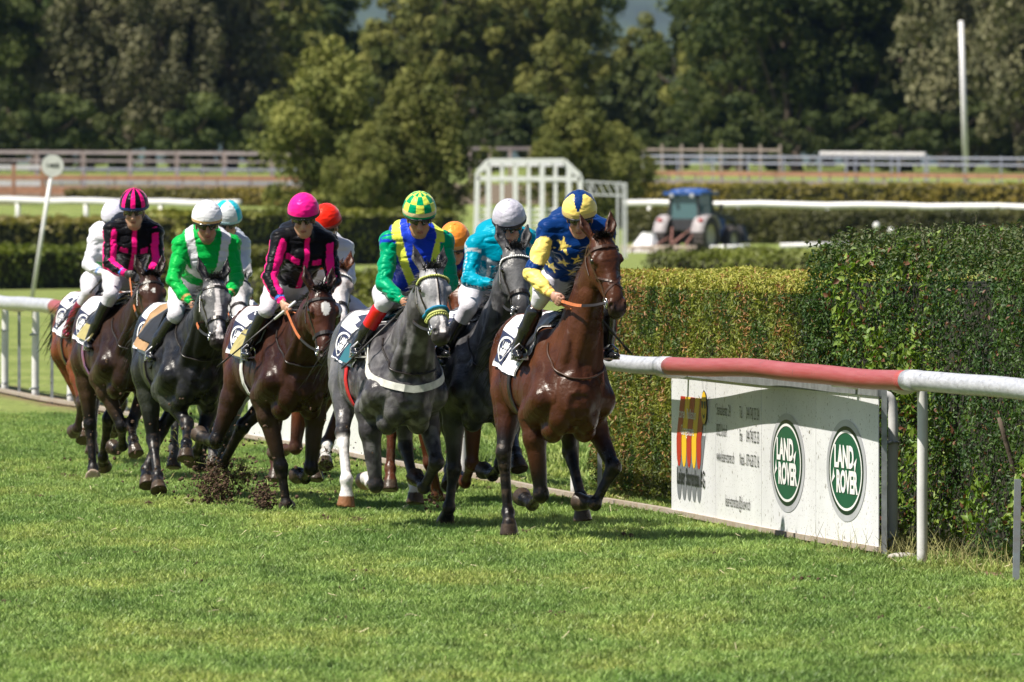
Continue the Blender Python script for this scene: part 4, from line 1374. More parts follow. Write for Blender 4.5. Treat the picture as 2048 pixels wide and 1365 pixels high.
    if j.get('band'):
        bp = [Cc + (ff * math.cos(t) * .1375 + lf * math.sin(t) * .1185) - uu * .014 for t in np.linspace(0, 2 * math.pi, 41)]
        mb = MB(); mb.add(*ribbon(bp, [p - Cc for p in bp], .020, .004)); mb.build('cap_band', mat('cap_band_%s' % j['key'], j['band'], .5), cp_, smooth=False)
    V, F, _ = dome(92, 104, 6, 48, .130, .112, .118)
    sh = mk('helmet', V, F, M['shell'], per, True)
    m = MB(); n = 18; rows = []
    PV, PF = [], []
    for i in range(n + 1):
        b = R(-62 + 124 * i / n)
        for r_, dz in ((.128, -.018), (.128 + .016 * math.cos(b) ** .7, -.023), (.128 + .014 * math.cos(b) ** .7, -.030), (.126, -.030)):
            PV.append(Cc + ff * math.cos(b) * r_ + lf * math.sin(b) * r_ * .87 + uu * dz)
    for i in range(n):
        for k in range(3): PF.append((i * 4 + k, i * 4 + k + 1, i * 4 + 5 + k, i * 4 + 4 + k))
    mk('peak', PV, PF, M['shell'], sh, True)
    mk('helmet_emblem', *[x for x in (lambda c_: ([c_ + lf * math.cos(t) * .014 + uu * math.sin(t) * .007 for t in np.linspace(0, 2 * math.pi, 13)[:-1]], [tuple(range(12))]))(Cc + ff * .1405 - uu * .020)], M['silver_print'], sh, False)
    if j.get('goggles', True):
        GV, GF = [], []
        for lay in (0, .004):
            for i in range(17):
                t = -1 + 2 * i / 16; b = R(t * 66)
                nose = .010 * math.exp(-(t / .13) ** 2)
                for v in (-.021 + nose, -.008, .006, .020):
                    rad = .101 + lay - (abs(v) * .15)
                    GV.append(FP(-.004 + math.cos(b) * rad, math.sin(b) * (.078 + lay), .007 + v))
        for i in range(16):
            for k in range(3):
                a = i * 4 + k; GF.append((a + 68, a + 69, a + 73, a + 72)); GF.append((a, a + 4, a + 5, a + 1))
            for k in (0, 3):
                a = i * 4 + k; GF.append((a, a + 68, a + 72, a + 4))
        gg = mk('goggles', GV, GF, M['goggle'], per, True)
    sp = [FP(.005, -.080, .0), FP(.02, -.070, -.06), FP(.045, -.035, -.112), FP(.052, 0, -.122), FP(.045, .035, -.112), FP(.02, .070, -.06), FP(.005, .080, .0)]
    mb = MB(); mb.add(*ribbon(smooth_path(sp, 4), [p - Hc for p in smooth_path(sp, 4)], .014, .003)); mb.build('chin_strap', M['leather'], per)
    # ---------------- stirrups hang from the saddle
    for c, s in ((Rf, -1), (Lf, 1)):
        tr = c + Vector((.07, 0, -.055))
        topp = q['skin'](-.18, s * 55, .04)
        mb = MB(); mb.beam(topp, tr + Vector((0, 0, .10)), .022, .006, (1, 0, 0)); st = mb.build('stirrup_leather', M['leather'], q['root'])
        mb = MB(); mb.tube([tr + Vector((0, y, z)) for y, z in ((-.055, 0), (-.05, .06), (0, .105), (.05, .06), (.055, 0))], .007, 6)
        mb.box(tr, (.045, .115, .012)); mb.build('stirrup_iron', M['steel'], st)
    # ---------------- reins from the bit to both hands
    for s, (c, a, v, pn) in zip((-1, 1), hands):
        b0 = q['bit'][s]
        mid_ = (b0 + c) / 2 + Vector((0, s * .03, j.get('slack', -.03)))
        P = smooth_path([b0, b0 * .6 + mid_ * .4 + Vector((0, s * .01, -.01)), mid_, c - pn * .012 + v * -.01], 6)
        k = int(len(P) * j.get('grip', .55))
        N = [Vector((0, s, .15))] * len(P)
        mb = MB(); mb.add(*ribbon(P[:k + 1], N[:k + 1], .018, .005)); rn = mb.build('rein', M['leather'], q['root'])
        mb = MB(); mb.add(*ribbon(P[k:], N[k:], .020, .006)); mb.build('rein_grip', M[j.get('reinmat', 'leather')], rn)
    # loop of rein over the neck between the hands
    P = smooth_path([hands[0][0] - Vector((.02, -.02, .03)), hands[0][0] * .5 + hands[1][0] * .5 + Vector((.03, 0, -.07)), hands[1][0] - Vector((.02, .02, .03))], 6)
    mb = MB(); mb.tube(P, .008, 6); mb.build('rein', M[j.get('reinmat', 'leather')], q['root'], smooth=True)
    # ---------------- whip
    if 'whip' in j:
        (px, py, xx), lab = j['whip']
        hnd = hands[0] if j.get('whand', 'R') == 'R' else hands[1]
        p0 = hnd[0] + hnd[1] * .02; p1 = onx(px, py, xx)
        dv = (p1 - p0).normalized(); back = p0 - dv * .10
        mb = MB(); P = [back, p0, p0 + dv * .12, p0 + dv * .45, p1]
        if (p1 - p0).length < .5: P = [back, p0, p1]
        w = empty('whip', q['O'], rz, lab, 'whip', 'riding whips')
        mb.tube(P[:3], [.012, .012, .010] if len(P) > 3 else [.012, .011, .007], 8); mb.build('handle', mat('whip_handle_%s' % j['key'], j.get('whiph', (.02, .02, .02)), .5), w, smooth=True)
        if len(P) > 3:
            mb = MB(); mb.tube(P[2:], [.0085, .007, .006], 8); mb.beam(p1, p1 + dv * .09, .028, .006); mb.build('shaft', M['whip'], w, smooth=True)
    return per

# ------------------------------------------------------------------ silks
def solid(c): return lambda V, k: np.tile(np.array(c, float), (len(V), 1))
PINK = (.80, .012, .20); BLK = (.008, .008, .010); GRN = (.005, .33, .055); WHT = (.58, .58, .63)
def silk_pinkblack(V, k):
    C = np.tile(np.array(BLK, float), (len(V), 1))
    body = ~k['arm']
    C = lerp(C, PINK, (body & (np.abs(k['y']) < .019) & (k['fr'] > .0)) * 1.0)
    # shoulder seam piping, slanting from neck to sleeve
    top = (k['v'] < -.045 + np.abs(k['y']) * .10) & (k['v'] > -.085 + np.abs(k['y']) * .10) & (np.abs(k['y']) > .05)
    C = lerp(C, PINK, (body & top) * 1.0)
    st = np.sin(k['ang'] * 2.5 + .3 + .35 * np.sin(k['t'] * 5)) > 0
    C = lerp(C, PINK, (k['arm'] & st) * 1.0)
    C = lerp(C, PINK, (k['arm'] & (k['t'] > 1.74)) * 1.0)
    C = lerp(C, (.05, .15, .5), (k['arm'] & (k['t'] > 1.66) & (k['t'] < 1.72)) * 1.0)
    return C
def star_mask(u, v, r):
    th = np.arctan2(u, -v); rr = np.hypot(u, v)
    a = np.mod(th + math.pi / 5, 2 * math.pi / 5) - math.pi / 5
    # edge of a five pointed star
    x, y = rr * np.cos(a), rr * np.abs(np.sin(a)); ix, iy = .40 * r * math.cos(math.pi / 5), .40 * r * math.sin(math.pi / 5)
    return (x - r) * iy - y * (ix - r) < 0
YEL = (.86, .66, .17)
def silk_stars(V, k):
    NV = (.004, .028, .13)
    C = np.tile(np.array(NV, float), (len(V), 1))
    body = ~k['arm']
    for u, v in ((-.10, -.085), (.10, -.09), (-.085, .05), (.07, .06), (0, .14), (-.14, .16), (.15, .15), (0, -.02), (-.19, -.03)):
        C = lerp(C, YEL, (body & (k['fr'] > -.09) & star_mask(k['y'] - u, k['v'] - v, .050)) * 1.0)
    t = k['t']
    ph = t - .52
    C = lerp(C, YEL, (k['arm'] & (((ph / .30) ** 2 + (k['ang'] / 1.9) ** 2) < 1)) * 1.0)
    C = lerp(C, YEL, (k['arm'] & (t > .97)) * 1.0)
    C = lerp(C, (.45, .25, .08), (k['arm'] & (t > 1.70) & (t < 1.77)) * 1.0)
    return C
def silk_green_yellow(V, k):
    C = np.tile(np.array((.012, .04, .42), float), (len(V), 1))
    body = ~k['arm']
    vb = np.abs(k['y']) - (.125 - (k['v'] + .10) * .42)
    C = lerp(C, (.62, .66, .08), (body & (np.abs(vb) < .036)) * 1.0)
    C = lerp(C, (0, .26, .12), (k['arm'] & (k['t'] > .10)) * 1.0)
    C = lerp(C, (0, .26, .12), (body & (np.abs(k['y']) > .185)) * 1.0)
    return C
def silk_green_white(V, k):
    C = np.tile(np.array(GRN, float), (len(V), 1))
    body = ~k['arm']
    vb = np.abs(k['y']) - (.115 - (k['v'] + .10) * .30)
    C = lerp(C, WHT, (body & (np.abs(vb) < .036) & (k['v'] < .06)) * 1.0)
    C = lerp(C, WHT, (body & (np.abs(k['v'] - .10 + np.abs(k['y']) * .35) < .036) & (k['fr'] > -.02)) * 1.0)
    C = lerp(C, WHT, (body & (k['v'] > .20)) * 1.0)
    C = lerp(C, (.45, .28, .10), (k['arm'] & (k['t'] > 1.62) & (k['t'] < 1.69)) * 1.0)
    return C
def silk_turquoise(V, k):
    TQ = (.0, .24, .35)
    C = np.tile(np.array(TQ, float), (len(V), 1)); body = ~k['arm']; G = (.42, .46, .48)
    C = lerp(C, G, (body & (np.abs(k['v'] + .055) < .013)) * 1.0)
    C = lerp(C, G, (body & (np.abs(np.abs(k['y']) - .11) < .012) & (k['v'] > -.05)) * 1.0)
    chk = np.sin(k['t'] * 60) > 0
    C = lerp(C, G, (k['arm'] & (np.abs(np.abs(k['ang']) - 1.3) < .18) & chk) * 1.0)
    C = lerp(C, G, (k['arm'] & (np.abs(k['t'] - .22) < .04)) * 1.0)
    return C
def silk_white_green(V, k):
    C = np.tile(np.array(WHT, float), (len(V), 1)); body = ~k['arm']
    C = lerp(C, (.02, .42, .12), (body & (np.abs(k['y'] * .8 + k['v'] + .02) < .055)) * 1.0)
    C = lerp(C, (.10, .22, .5), (k['arm'] & (k['t'] > 1.62) & (k['t'] < 1.72)) * .8)
    return C
def silk_grey_cyan(V, k):
    C = np.tile(np.array((.45, .48, .55), float), (len(V), 1)); body = ~k['arm']
    C = lerp(C, (.01, .30, .48), ((np.abs(k['v'] - .02) < .06) & body) * 1.0)
    C = lerp(C, WHT, (body & (np.abs(k['y']) < .05)) * 1.0)
    C = lerp(C, (.01, .45, .62), (k['arm'] & (k['t'] > 1.66)) * 1.0)
    return C
def silk_orange(V, k):
    C = np.tile(np.array((.02, .03, .22), float), (len(V), 1)); body = ~k['arm']
    C = lerp(C, (.80, .19, .01), (k['arm'] & (k['t'] > .5)) * 1.0)
    C = lerp(C, (.80, .19, .01), (body & (k['v'] > .1)) * 1.0)
    return C
def silk_white_orange(V, k):
    C = np.tile(np.array(WHT, float), (len(V), 1)); body = ~k['arm']
    C = lerp(C, (.80, .12, .01), (body & (k['v'] < -.06) & (np.abs(k['y']) < .10)) * 1.0)
    return C

def cap_panels(a, b, n=8, ph=0, brim=None, band0=86):
    def c(lon, lat):
        if brim is not None and lat > band0: return brim
        return a if int(math.floor((lon + 180 + ph) / (360 / n))) % 2 == 0 else b
    return c
def cap_check(lon, lat):
    if lat > 91: return (.0, .26, .10)
    if lat > 82: return (.62, .50, .28)
    i = int(math.floor((lon + 180 + 15) / 30)); k = 0 if lat < 26 else (1 if lat < 54 else 2)
    return (.0, .27, .11) if (i + k) % 2 else (.62, .68, .09)
def cap_star(lon, lat):
    if lat > 84: return (.62, .46, .17)
    l = min(abs(lon - c_) for c_ in (-180, -96, 0, 96, 180))
    w = 34 * (1 - (lat - 22) / 58)
    return (.004, .028, .13) if (lat < 24 or l < w) else YEL
# ------------------------------------------------------------------ running rail, frames and boards
def rail_x(d, off=0.0): return 2.60 - .166 * (d - 58.7) + off
RDIR = Vector((-.166, 1, 0)).normalized()       # along the rail, away from the camera
RN = Vector((RDIR.y, -RDIR.x, 0))               # to the hedge side (right)
def RP(d, off=0, z=0):                          # off: metres to the right of the rail line
    return Vector((rail_x(d), d, z)) + RN * off
# tubular top rail: white, red, white ...; it sags and wobbles like in the picture
def rail_pt(d):
    z = 1.125 + .006 * math.sin(d * .9 + 1.0) + .003 * math.sin(d * 2.3) + float(np.interp(d, [40, 52, 57, 60, 63, 66, 70, 74, 80, 120], [.06, .06, .05, .035, .03, .0, -.03, -.04, -.01, .0]))
    return RP(d, -.20 + .02 * math.sin(d * .55), z)
rail = empty('running_rail', RP(60), 0, 'long white and red plastic running rail on white posts beside the turf', 'rail')
segs = [(30, 44, 'white_rail'), (44, 58.3, 'white_rail'), (58.3, 66.3, 'red_rail'), (66.3, 82, 'white_rail'), (82, 96, 'white_rail'), (96, 104.1, 'red_rail'), (104.1, 113, 'white_rail'), (113, 124, 'white_rail')]
for a, b, m in segs:
    P = [rail_pt(a + (b - a) * i / 40) - RP(60) for i in range(41)]
    mb = MB(); mb.tube(P, .064 if a < 90 else .080, 20); mb.build('rail_tube', M[m], rail, smooth=True)
    if m == 'white_rail':
        for e, dv in ((a, .25), (b, -.25)):
            mb = MB(); mb.tube([rail_pt(e + dv * k) - RP(60) for k in (.02, 1.4)], .0675, 20); mb.build('joint_sleeve', M['white_rail'], rail, smooth=True)
POFF = lambda d: .22 if abs(d - 60.7) < .01 else (.0 if d < 60 else .13)
post_ds = [32.5, 38, 43.2, 48.5, 53.6, 58.75, 60.7, 66.8, 72.2, 77.6, 83.2, 89.4, 95.6, 100.4, 105.2, 108.7, 111.9, 116.5]
for i, d in enumerate(post_ds):
    b = RP(d, POFF(d), 0) - RP(60); t = rail_pt(d) - RP(60)
    bend = .16 if d == 60.7 else .05
    P = [b + Vector((0, 0, -.05)), b + Vector((0, 0, .45)), b + Vector((0, 0, t.z - bend - .05)), b * .85 + t * .15 + Vector((0, 0, t.z * .85 - bend * .3 - .0)) * 1.0 if False else Vector((b.x * .8 + t.x * .2, b.y * .8 + t.y * .2, t.z - bend * .75)), Vector((b.x * .4 + t.x * .6, b.y * .4 + t.y * .6, t.z - .06)), Vector((t.x, t.y, t.z - .04))]
    mb = MB(); mb.tube(smooth_path(P, 4), .034 if d < 90 else .044, 14); mb.build('post', M['white_paint'], rail, smooth=True)

# board frame: galvanised angle rails with thin uprights, advertising boards fixed to it
FR0, FR1 = 60.1, 124.0
frame = empty('board_frame', RP(60), 0, 'galvanised steel frame with thin uprights running under the rail', 'frame')
def wob(d): return .030 * math.sin((d - 60) * .72 + 2.4)
def FPt(d, z, off=0.0): return RP(d, .02 + wob(d) + off, z) - RP(60)
TOPZ, BOTZ = 1.055, .035
mb = MB()
for a, b in ((60.1, 69.0), (69.0, 78.5), (79.6, 90), (90, 101), (104.6, 112), (112, 124)):
    n = 18
    P = [FPt(a + (b - a) * i / n, TOPZ - .022, -.022) for i in range(n + 1)]
    mb.add(*ribbon(P, [Vector((0, 0, 1))] * len(P), .045, .048))
mb.build('top_bar', M['galv'], frame)
mb = MB()
P = [FPt(60.1 + (124 - 60.1) * i / 90, BOTZ - .01, -.02) for i in range(91)]
mb.add(*ribbon(P, [Vector((0, 0, 1))] * len(P), .06, .035)); mb.build('bottom_bar', M['dirty_galv'], frame)
for d in (60.1, 70.4, 73.0, 78.4, 84.8, 90.3, 97.5, 101.0, 105.9, 109.5, 112.0):
    mb = MB(); mb.beam(FPt(d, 0), FPt(d, TOPZ + .03), .035, .02); mb.build('upright', M['galv'], frame)
for d, z in ((60.7, .72), (60.7, .10), (105.2, .12), (108.7, .75), (108.7, .12), (111.9, .75), (111.9, .12), (100.4, .12)):
    mb = MB(); pb = RP(d, POFF(d), z) - RP(60); mb.tube([FPt(d - .6, z), pb], .012, 8)
    mb.tube([pb + Vector((.041 * math.cos(t), .041 * math.sin(t), 0)) for t in np.linspace(0, 6.283, 13)], .008, 6, False); mb.build('clamp', M['galv'], frame, smooth=True)
# small end post, far right, blue-grey with a rusty foot
mb = MB(); mb.beam(Vector((0, 0, 0)), Vector((.01, 0, .62)), .04, .04); 
sp = empty('stake', at(2032, 1165, FPX * CAMZ / (1165 - HORI)), 0, 'short weathered blue grey stake at the right edge of the turf', 'stake')
mb.build('stake_body', mat('stake_paint', (.22, .27, .32), .6, noise_amt=.6, noise_scale=9, c2=(.16, .10, .07)), sp)
mb = MB(); mb.beam(Vector((0, 0, .05)), Vector((0, 0, 1.02)), .035, .035); mb.box((0, 0, 1.03), (.09, .09, .03))
up2 = empty('frame_upright', RP(55.8, .06), 0, 'single galvanised upright with a flat cap at the right edge of the photo', 'post')
mb.build('upright_bar', M['galv'], up2)

def board(d0, d1, name, label, group=None):
    """one printed board hung between d1 (far) and d0 (near); returns fn(u, v, off): u metres from its far end, v up from its foot"""
    n = 16
    H = 1.005
    o = empty('advertising_board', RP(d1), 0, label, 'advertising board', group)
    base = RP(d1)
    Ltot = 2.2          # lettering is laid out for a 2.2 wide board and fitted to it
    def fn(u, v, off=0.0):
        d = d1 + (d0 - d1) * u / 2.2
        return RP(d, -.012 + wob(d) - off, v + .025) - base
    V, F = [], []
    for lay in (0, 1):
        for i in range(n + 1):
            u = .006 + (Ltot - .012) * i / n
            V.append(fn(u, 0, -.006 * lay)); V.append(fn(u, H, -.006 * lay))
    m = (n + 1) * 2
    for i in range(n):
        a = 2 * i
        F.append((a, a + 2, a + 3, a + 1)); F.append((a + m, a + 1 + m, a + 3 + m, a + 2 + m))
        F.append((a, a + m, a + m + 2, a + 2)); F.append((a + 1, a + 3, a + m + 3, a + m + 1))
    F.append((0, 1, m + 1, m)); F.append((2 * n, 2 * n + m, 2 * n + 1 + m, 2 * n + 1))
    mk('panel', V, F, M['board'], o, smooth=False)
    return o, fn, Ltot

def poly(o, fn, pts, off, m, nm):
    """filled outline on the board surface, cut into slices so that it follows the bend"""
    us = [p[0] for p in pts]
    F = [tuple(range(len(pts)))]
    return mk(nm, [fn(u, v, off) for u, v in pts], F, m, o, False)
def ellpts(cu, cv, ru, rv, n=36, a0=0, a1=2 * math.pi):
    return [(cu + ru * math.cos(a0 + (a1 - a0) * i / n), cv + rv * math.sin(a0 + (a1 - a0) * i / n)) for i in range(n if a1 - a0 > 6.2 else n + 1)]
def ringmesh(o, fn, cu, cv, ru, rv, ru2, rv2, off, m, nm, n=48):
    V, F = [], []
    for i in range(n):
        a = 2 * math.pi * i / n
        V.append(fn(cu + ru * math.cos(a), cv + rv * math.sin(a), off)); V.append(fn(cu + ru2 * math.cos(a), cv + rv2 * math.sin(a), off))
    for i in range(n):
        a, b = 2 * i, 2 * ((i + 1) % n); F.append((a, b, b + 1, a + 1))
    return mk(nm, V, F, m, o, False)
def fan(o, fn, cu, cv, ru, rv, off, m, nm, n=48):
    V = [fn(cu, cv, off)]; F = []
    for i in range(n):
        a = 2 * math.pi * i / n; V.append(fn(cu + ru * math.cos(a), cv + rv * math.sin(a), off))
    for i in range(n): F.append((0, 1 + i, 1 + (i + 1) % n))
    return mk(nm, V, F, m, o, False)
def txt(o, fn, s, u, v, size, m, nm, off=.006, bold=0, align='LEFT', sq=1.0):
    V, F = text_mesh(s, size, bold, align, sq)
    return mk(nm, [fn(u + a, v + b, off) for a, b in V], F, m, o, False)

D = [67.5, 65.66, 63.82, 61.98, 60.13]
def oval_board(o, fn, Lt):
    cu, cv = Lt * .5, .50
    ringmesh(o, fn, cu, cv, .70, .335, .60, .285, .003, M['silver_print'], 'outer_ring')
    ringmesh(o, fn, cu, cv, .61, .292, .56, .262, .0045, M['dark_green_print'], 'dark_ring')
    ringmesh(o, fn, cu, cv, .565, .265, .535, .248, .006, M['white_print'], 'white_ring')
    fan(o, fn, cu, cv, .540, .250, .0035, M['green_print'], 'green_oval')
    txt(o, fn, 'LAND', cu - .06, cv + .082, .195, M['white_print'], 'lettering', .0075, .009, 'CENTER', 1.30)
    txt(o, fn, 'ROVER', cu + .04, cv - .082, .195, M['white_print'], 'lettering', .0075, .009, 'CENTER', 1.20)
    for sg, uu, vv in ((1, cu + .27, cv + .045), (-1, cu - .37, cv - .045)):
        poly(o, fn, [(uu, vv), (uu + sg * .12, vv + sg * .045), (uu + sg * .05, vv - sg * .06), (uu + sg * .03, vv - sg * .01)], .0075, M['white_print'], 'arrow_mark')
# near boards
o, fn, Lt = board(D[4], D[3], 'b', 'white board with green oval car badge, nearest the camera at the end of the frame')
oval_board(o, fn, Lt)
o, fn, Lt = board(D[3], D[2], 'b', 'white board with green oval car badge, beside the board of phone numbers')
oval_board(o, fn, Lt)
o, fn, Lt = board(D[2], D[1], 'b', 'white board printed with a street address, web address and phone numbers')
for s, u, v in (('Steinackerstr. 24', .06, .80), ('8902 Urdorf', .06, .655), ('www.leiser-storen.ch', .06, .475),
                ('Tel.', 1.20, .80), ('Fax', 1.20, .640), ('Natel', 1.20, .475), ('044 740 23 24', 1.52, .80), ('044 740 25 33', 1.52, .640), ('079 628 72 16', 1.52, .475)):
    txt(o, fn, s, u, v, .12, M['black_print'], 'lettering', .004, .0, 'LEFT', .85)
txt(o, fn, 'leiser-storenbau@bluewin.ch', .50, .17, .12, M['black_print'], 'lettering', .004, .0, 'LEFT', .85)
o, fn, Lt = board(D[1], D[0], 'b', 'white board with a red and yellow awning, smiling sun and company name')
def awning(u0, v0, sc, cols, off, nm, vt=1.0):
    w = .245 * sc
    for i in range(5):
        sk = .22                      # awning leans
        a0, a1 = u0 + i * w, u0 + (i + 1) * w - .012
        pts = [(a0 + sk, v0), (a1 + sk, v0), (a1 + .02, v0 - .30 * vt)]
        pts += [(a0 + .02 + (a1 - a0) * (.5 + .5 * math.cos(t)), v0 - (.36 + .15 * math.sin(t)) * vt) for t in np.linspace(0, math.pi, 9)]
        pts += [(a0 + .02, v0 - .30 * vt)]
        pts.reverse()
        poly(o, fn, pts, off, M[cols[i % len(cols)]], nm)
awning(.26, .60, 1.0, ['grey_print'], .003, 'awning_shadow', .95)
awning(.26, .865, 1.0, ['red_print', 'yellow_print'], .005, 'awning_stripe', 1.0)
txt(o, fn, 'Storen  Rolladen', .36, .74, .105, M['white_print'], 'lettering', .0075, .0, 'LEFT', 1.25)
txt(o, fn, 'Garagentore', .50, .62, .105, M['white_print'], 'lettering', .0075, .0, 'LEFT', 1.2)
txt(o, fn, 'Leiser Storenbau AG', .30, .285, .165, M['black_print'], 'lettering', .0075, .004, 'LEFT', .98)
fan(o, fn, 1.66, .80, .145, .125, .008, M['black_print'], 'sun_outline'); fan(o, fn, 1.66, .80, .135, .116, .0095, M['yellow_print'], 'sun_face')
for s in (-1, 1): poly(o, fn, [(1.66 + s * .01, .845), (1.66 + s * .12, .85), (1.66 + s * .10, .80), (1.66 + s * .04, .795)][::s], .011, M['black_print'], 'sunglass')
poly(o, fn, [(1.59, .775), (1.62, .735), (1.66, .722), (1.70, .735), (1.735, .775), (1.70, .755), (1.66, .745), (1.62, .755)], .011, M['black_print'], 'smile')
for a in (20, 62, 115, 160, 250, 292, 335):
    ca, sa = math.cos(R(a)), math.sin(R(a))
    pts = [(1.66 + ca * .18 - sa * .006, .80 + sa * .15 + ca * .004), (1.66 + ca * .18 + sa * .006, .80 + sa * .15 - ca * .004), (1.66 + ca * .29 + sa * .004, .80 + sa * .24 - ca * .003), (1.66 + ca * .29 - sa * .004, .80 + sa * .24 + ca * .003)]
    poly(o, fn, pts, .008, M['black_print'], 'sun_ray')
# the row of boards farther back, seen between the horses
for k, (a, b, lb) in enumerate(((81.4, 83.3, 'pale blue grey board right behind the grey horse, first of the far row'), (83.3, 85.3, 'pale blue grey board second in the far row, behind the bay horse'),
                                (85.3, 87.3, 'pale blue grey board third in the far row, seen between the bay horse\'s legs'), (87.3, 89.4, 'pale blue grey board at the far end of the far row'))):
    o, fn, Lt = board(a, b, 'b', lb)
    txt(o, fn, ['AG', '', '', ''][0] if False else '', 0, 0, .1, M['grey_print'], 'lettering') if False else None

# ------------------------------------------------------------------ near hedges
def lin_mix(c1, c2, t): return np.array(c1)[None] * (1 - t[:, None]) + np.array(c2)[None] * t[:, None]
def hedge_ends(d0, d1, off): return (RP(d0, off).x, RP(d0, off).y), (RP(d1, off).x, RP(d1, off).y)
rg = np.random.default_rng(5)
# broad-leaved privet hedge on the right
a, b = hedge_ends(44, 65.4, .55)
hz = empty('hedge', (a[0], a[1], 0), 0, 'tall dark green privet hedge with glossy leaves on the right', 'hedge')
def shift(o, v): o.location = -Vector(v); return o
av = (a[0], a[1], 0)
shift(hedge_core('hedge_core', a, b, 1.5, 1.98, .26, hz), av)
n = 185000
P, N, (s_, w_, z_) = box_hedge_points(n, a, b, 1.5, 2.05, .15, rg)
dep = rg.random(n) ** 2 * .20
dep = dep + np.where(w_ < .001, .20 * np.clip((z_ - 1.68) / .35, 0, 1) ** 2, 0) + np.where(w_ > .001, .13 * np.exp(-w_ / .16), 0)
P = P - N * dep[:, None]
bare = vnoise(P * [1, 1, 1], 1.6, 3, 8)
low = z_ < .55
keep = ~(low & (rg.random(n) < .35)) & ~((bare > .74) & (rg.random(n) < .5))
clump = vnoise(P, 2.3, 2, 20); tone = vnoise(P, 9, 2, 21)
Cl = lin_mix((.020, .060, .014), (.085, .150, .022), np.clip((tone - .3) * 2, 0, 1))
big = (clump > .50) & (P[:, 1] > 61.3) & (P[:, 1] < 64.3) & (rg.random(n) < .6) | (clump > .63) & (P[:, 2] < .9)
Cl = np.where(big[:, None], lin_mix((.10, .20, .022), (.22, .30, .045), rg.random(n)), Cl)
red = (rg.random(n) < .035) | (big & (rg.random(n) < .10)); Cl[red] = (.16, .07, .035)
tp = rg.random(n) < np.clip((P[:, 2] - 1.70) * 2.2, 0, .75); Cl[tp] = lin_mix((.05, .080, .024), (.11, .13, .045), rg.random(int(tp.sum())))
size = np.where(big, rg.uniform(.045, .080, n), rg.uniform(.024, .044, n))
P, N, Cl, size = P[keep], N[keep], Cl[keep], size[keep]
V, F = leaf_cloud(P, N, size, .50, .3, rg, .75, up=(0, 0, .4))
tag(shift(mk('foliage', V, F, M['leaf'], hz, False, col=np.repeat(Cl, 4, 0)), av), kind='stuff')
# shoots above the clipped top
rt, dr = [], []
LV, LC, LN = [], [], []
mb = MB()
for i in range(120):
    s = rg.random() * 20; w = rg.random() * .5
    t = Vector((b[0] - a[0], b[1] - a[1], 0)).normalized(); nb = Vector((-t.y, t.x, 0)); nb = nb if nb.x > 0 else -nb
    p = Vector((a[0], a[1], 1.98)) + t * s + nb * w
    hgt = rg.uniform(.05, .22) * (1.5 if rg.random() < .12 else 1); d = Vector((rg.normal(0, .25), rg.normal(0, .25), 1)).normalized()
    mb.tube([p, p + d * hgt], [.003, .0015], 4)
    for k in range(int(hgt / .022) + 3):
        q_ = p + d * (hgt * (k + .5) / (int(hgt / .022) + 3)); LV.append(q_); LN.append(Vector(rg.normal(0, 1, 3)))
tag(shift(mb.build('shoot', M['bark'], hz), av), kind='stuff')
LV = np.array(LV); LN = np.array(LN); V, F = leaf_cloud(LV, LN, rg.uniform(.03, .05, len(LV)), .4, .3, rg, .5)
tag(shift(mk('shoot_leaves', V, F, M['leaf'], hz, False, col=np.repeat(lin_mix((.06, .10, .03), (.11, .12, .06), rg.random(len(LV))), 4, 0)), av), kind='stuff')
# bare woody stems showing at the foot
for i in range(5):
    s = rg.uniform(12.2, 15.0); t = Vector((b[0] - a[0], b[1] - a[1], 0)).normalized(); nb = Vector((-t.y, t.x, 0)); nb = nb if nb.x > 0 else -nb
    p = Vector((a[0], a[1], -.03)) + t * s + nb * rg.uniform(-.02, .15)
    q1 = p + Vector((rg.normal(0, .06), rg.normal(0, .15), .45)); q2 = q1 + Vector((rg.normal(0, .08), rg.normal(0, .2), .5))
    mb = MB(); mb.tube(smooth_path([p, q1, q2], 4), [.030 * (1 - .07 * k) for k in range(9)], 7)
    mb.tube(smooth_path([q1, q1 + Vector((rg.normal(0, .1), rg.normal(0, .3), .35))], 3), [.014, .012, .009, .005][:4], 5) 
    shift(mb.build('stem', M['bark'], hz, smooth=True), av)
# conifer hedge farther along
a, b = hedge_ends(65.55, 73.9, .55)
av = (a[0], a[1], 0)
hz2 = empty('hedge', av, 0, 'lower clipped conifer hedge with browning yellow green tips, left of the privet', 'hedge')
shift(hedge_core('hedge_core', a, b, 1.3, 1.72, .14, hz2), av)
n = 125000
P, N, (s_, w_, z_) = box_hedge_points(n, a, b, 1.3, 1.74, .05, rg)
dep = rg.random(n) ** 2 * .12; P = P - N * dep[:, None]
tone = vnoise(P, 5, 3, 30); br = vnoise(P, 3, 2, 33)
Cl = lin_mix((.040, .085, .014), (.19, .215, .030), np.clip((tone - .32) * 2.6, 0, 1))
brown = rg.random(n) < np.clip((br - .50) * 2.0, .03, .42)
Cl[brown] = lin_mix((.26, .13, .045), (.44, .24, .10), rg.random(int(brown.sum())))
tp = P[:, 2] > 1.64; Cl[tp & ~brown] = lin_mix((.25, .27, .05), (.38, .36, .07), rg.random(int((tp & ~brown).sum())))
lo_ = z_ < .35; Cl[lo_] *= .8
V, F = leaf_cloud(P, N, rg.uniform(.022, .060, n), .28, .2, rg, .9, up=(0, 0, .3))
tag(shift(mk('foliage', V, F, M['leaf'], hz2, False, col=np.repeat(Cl, 4, 0)), av), kind='stuff')

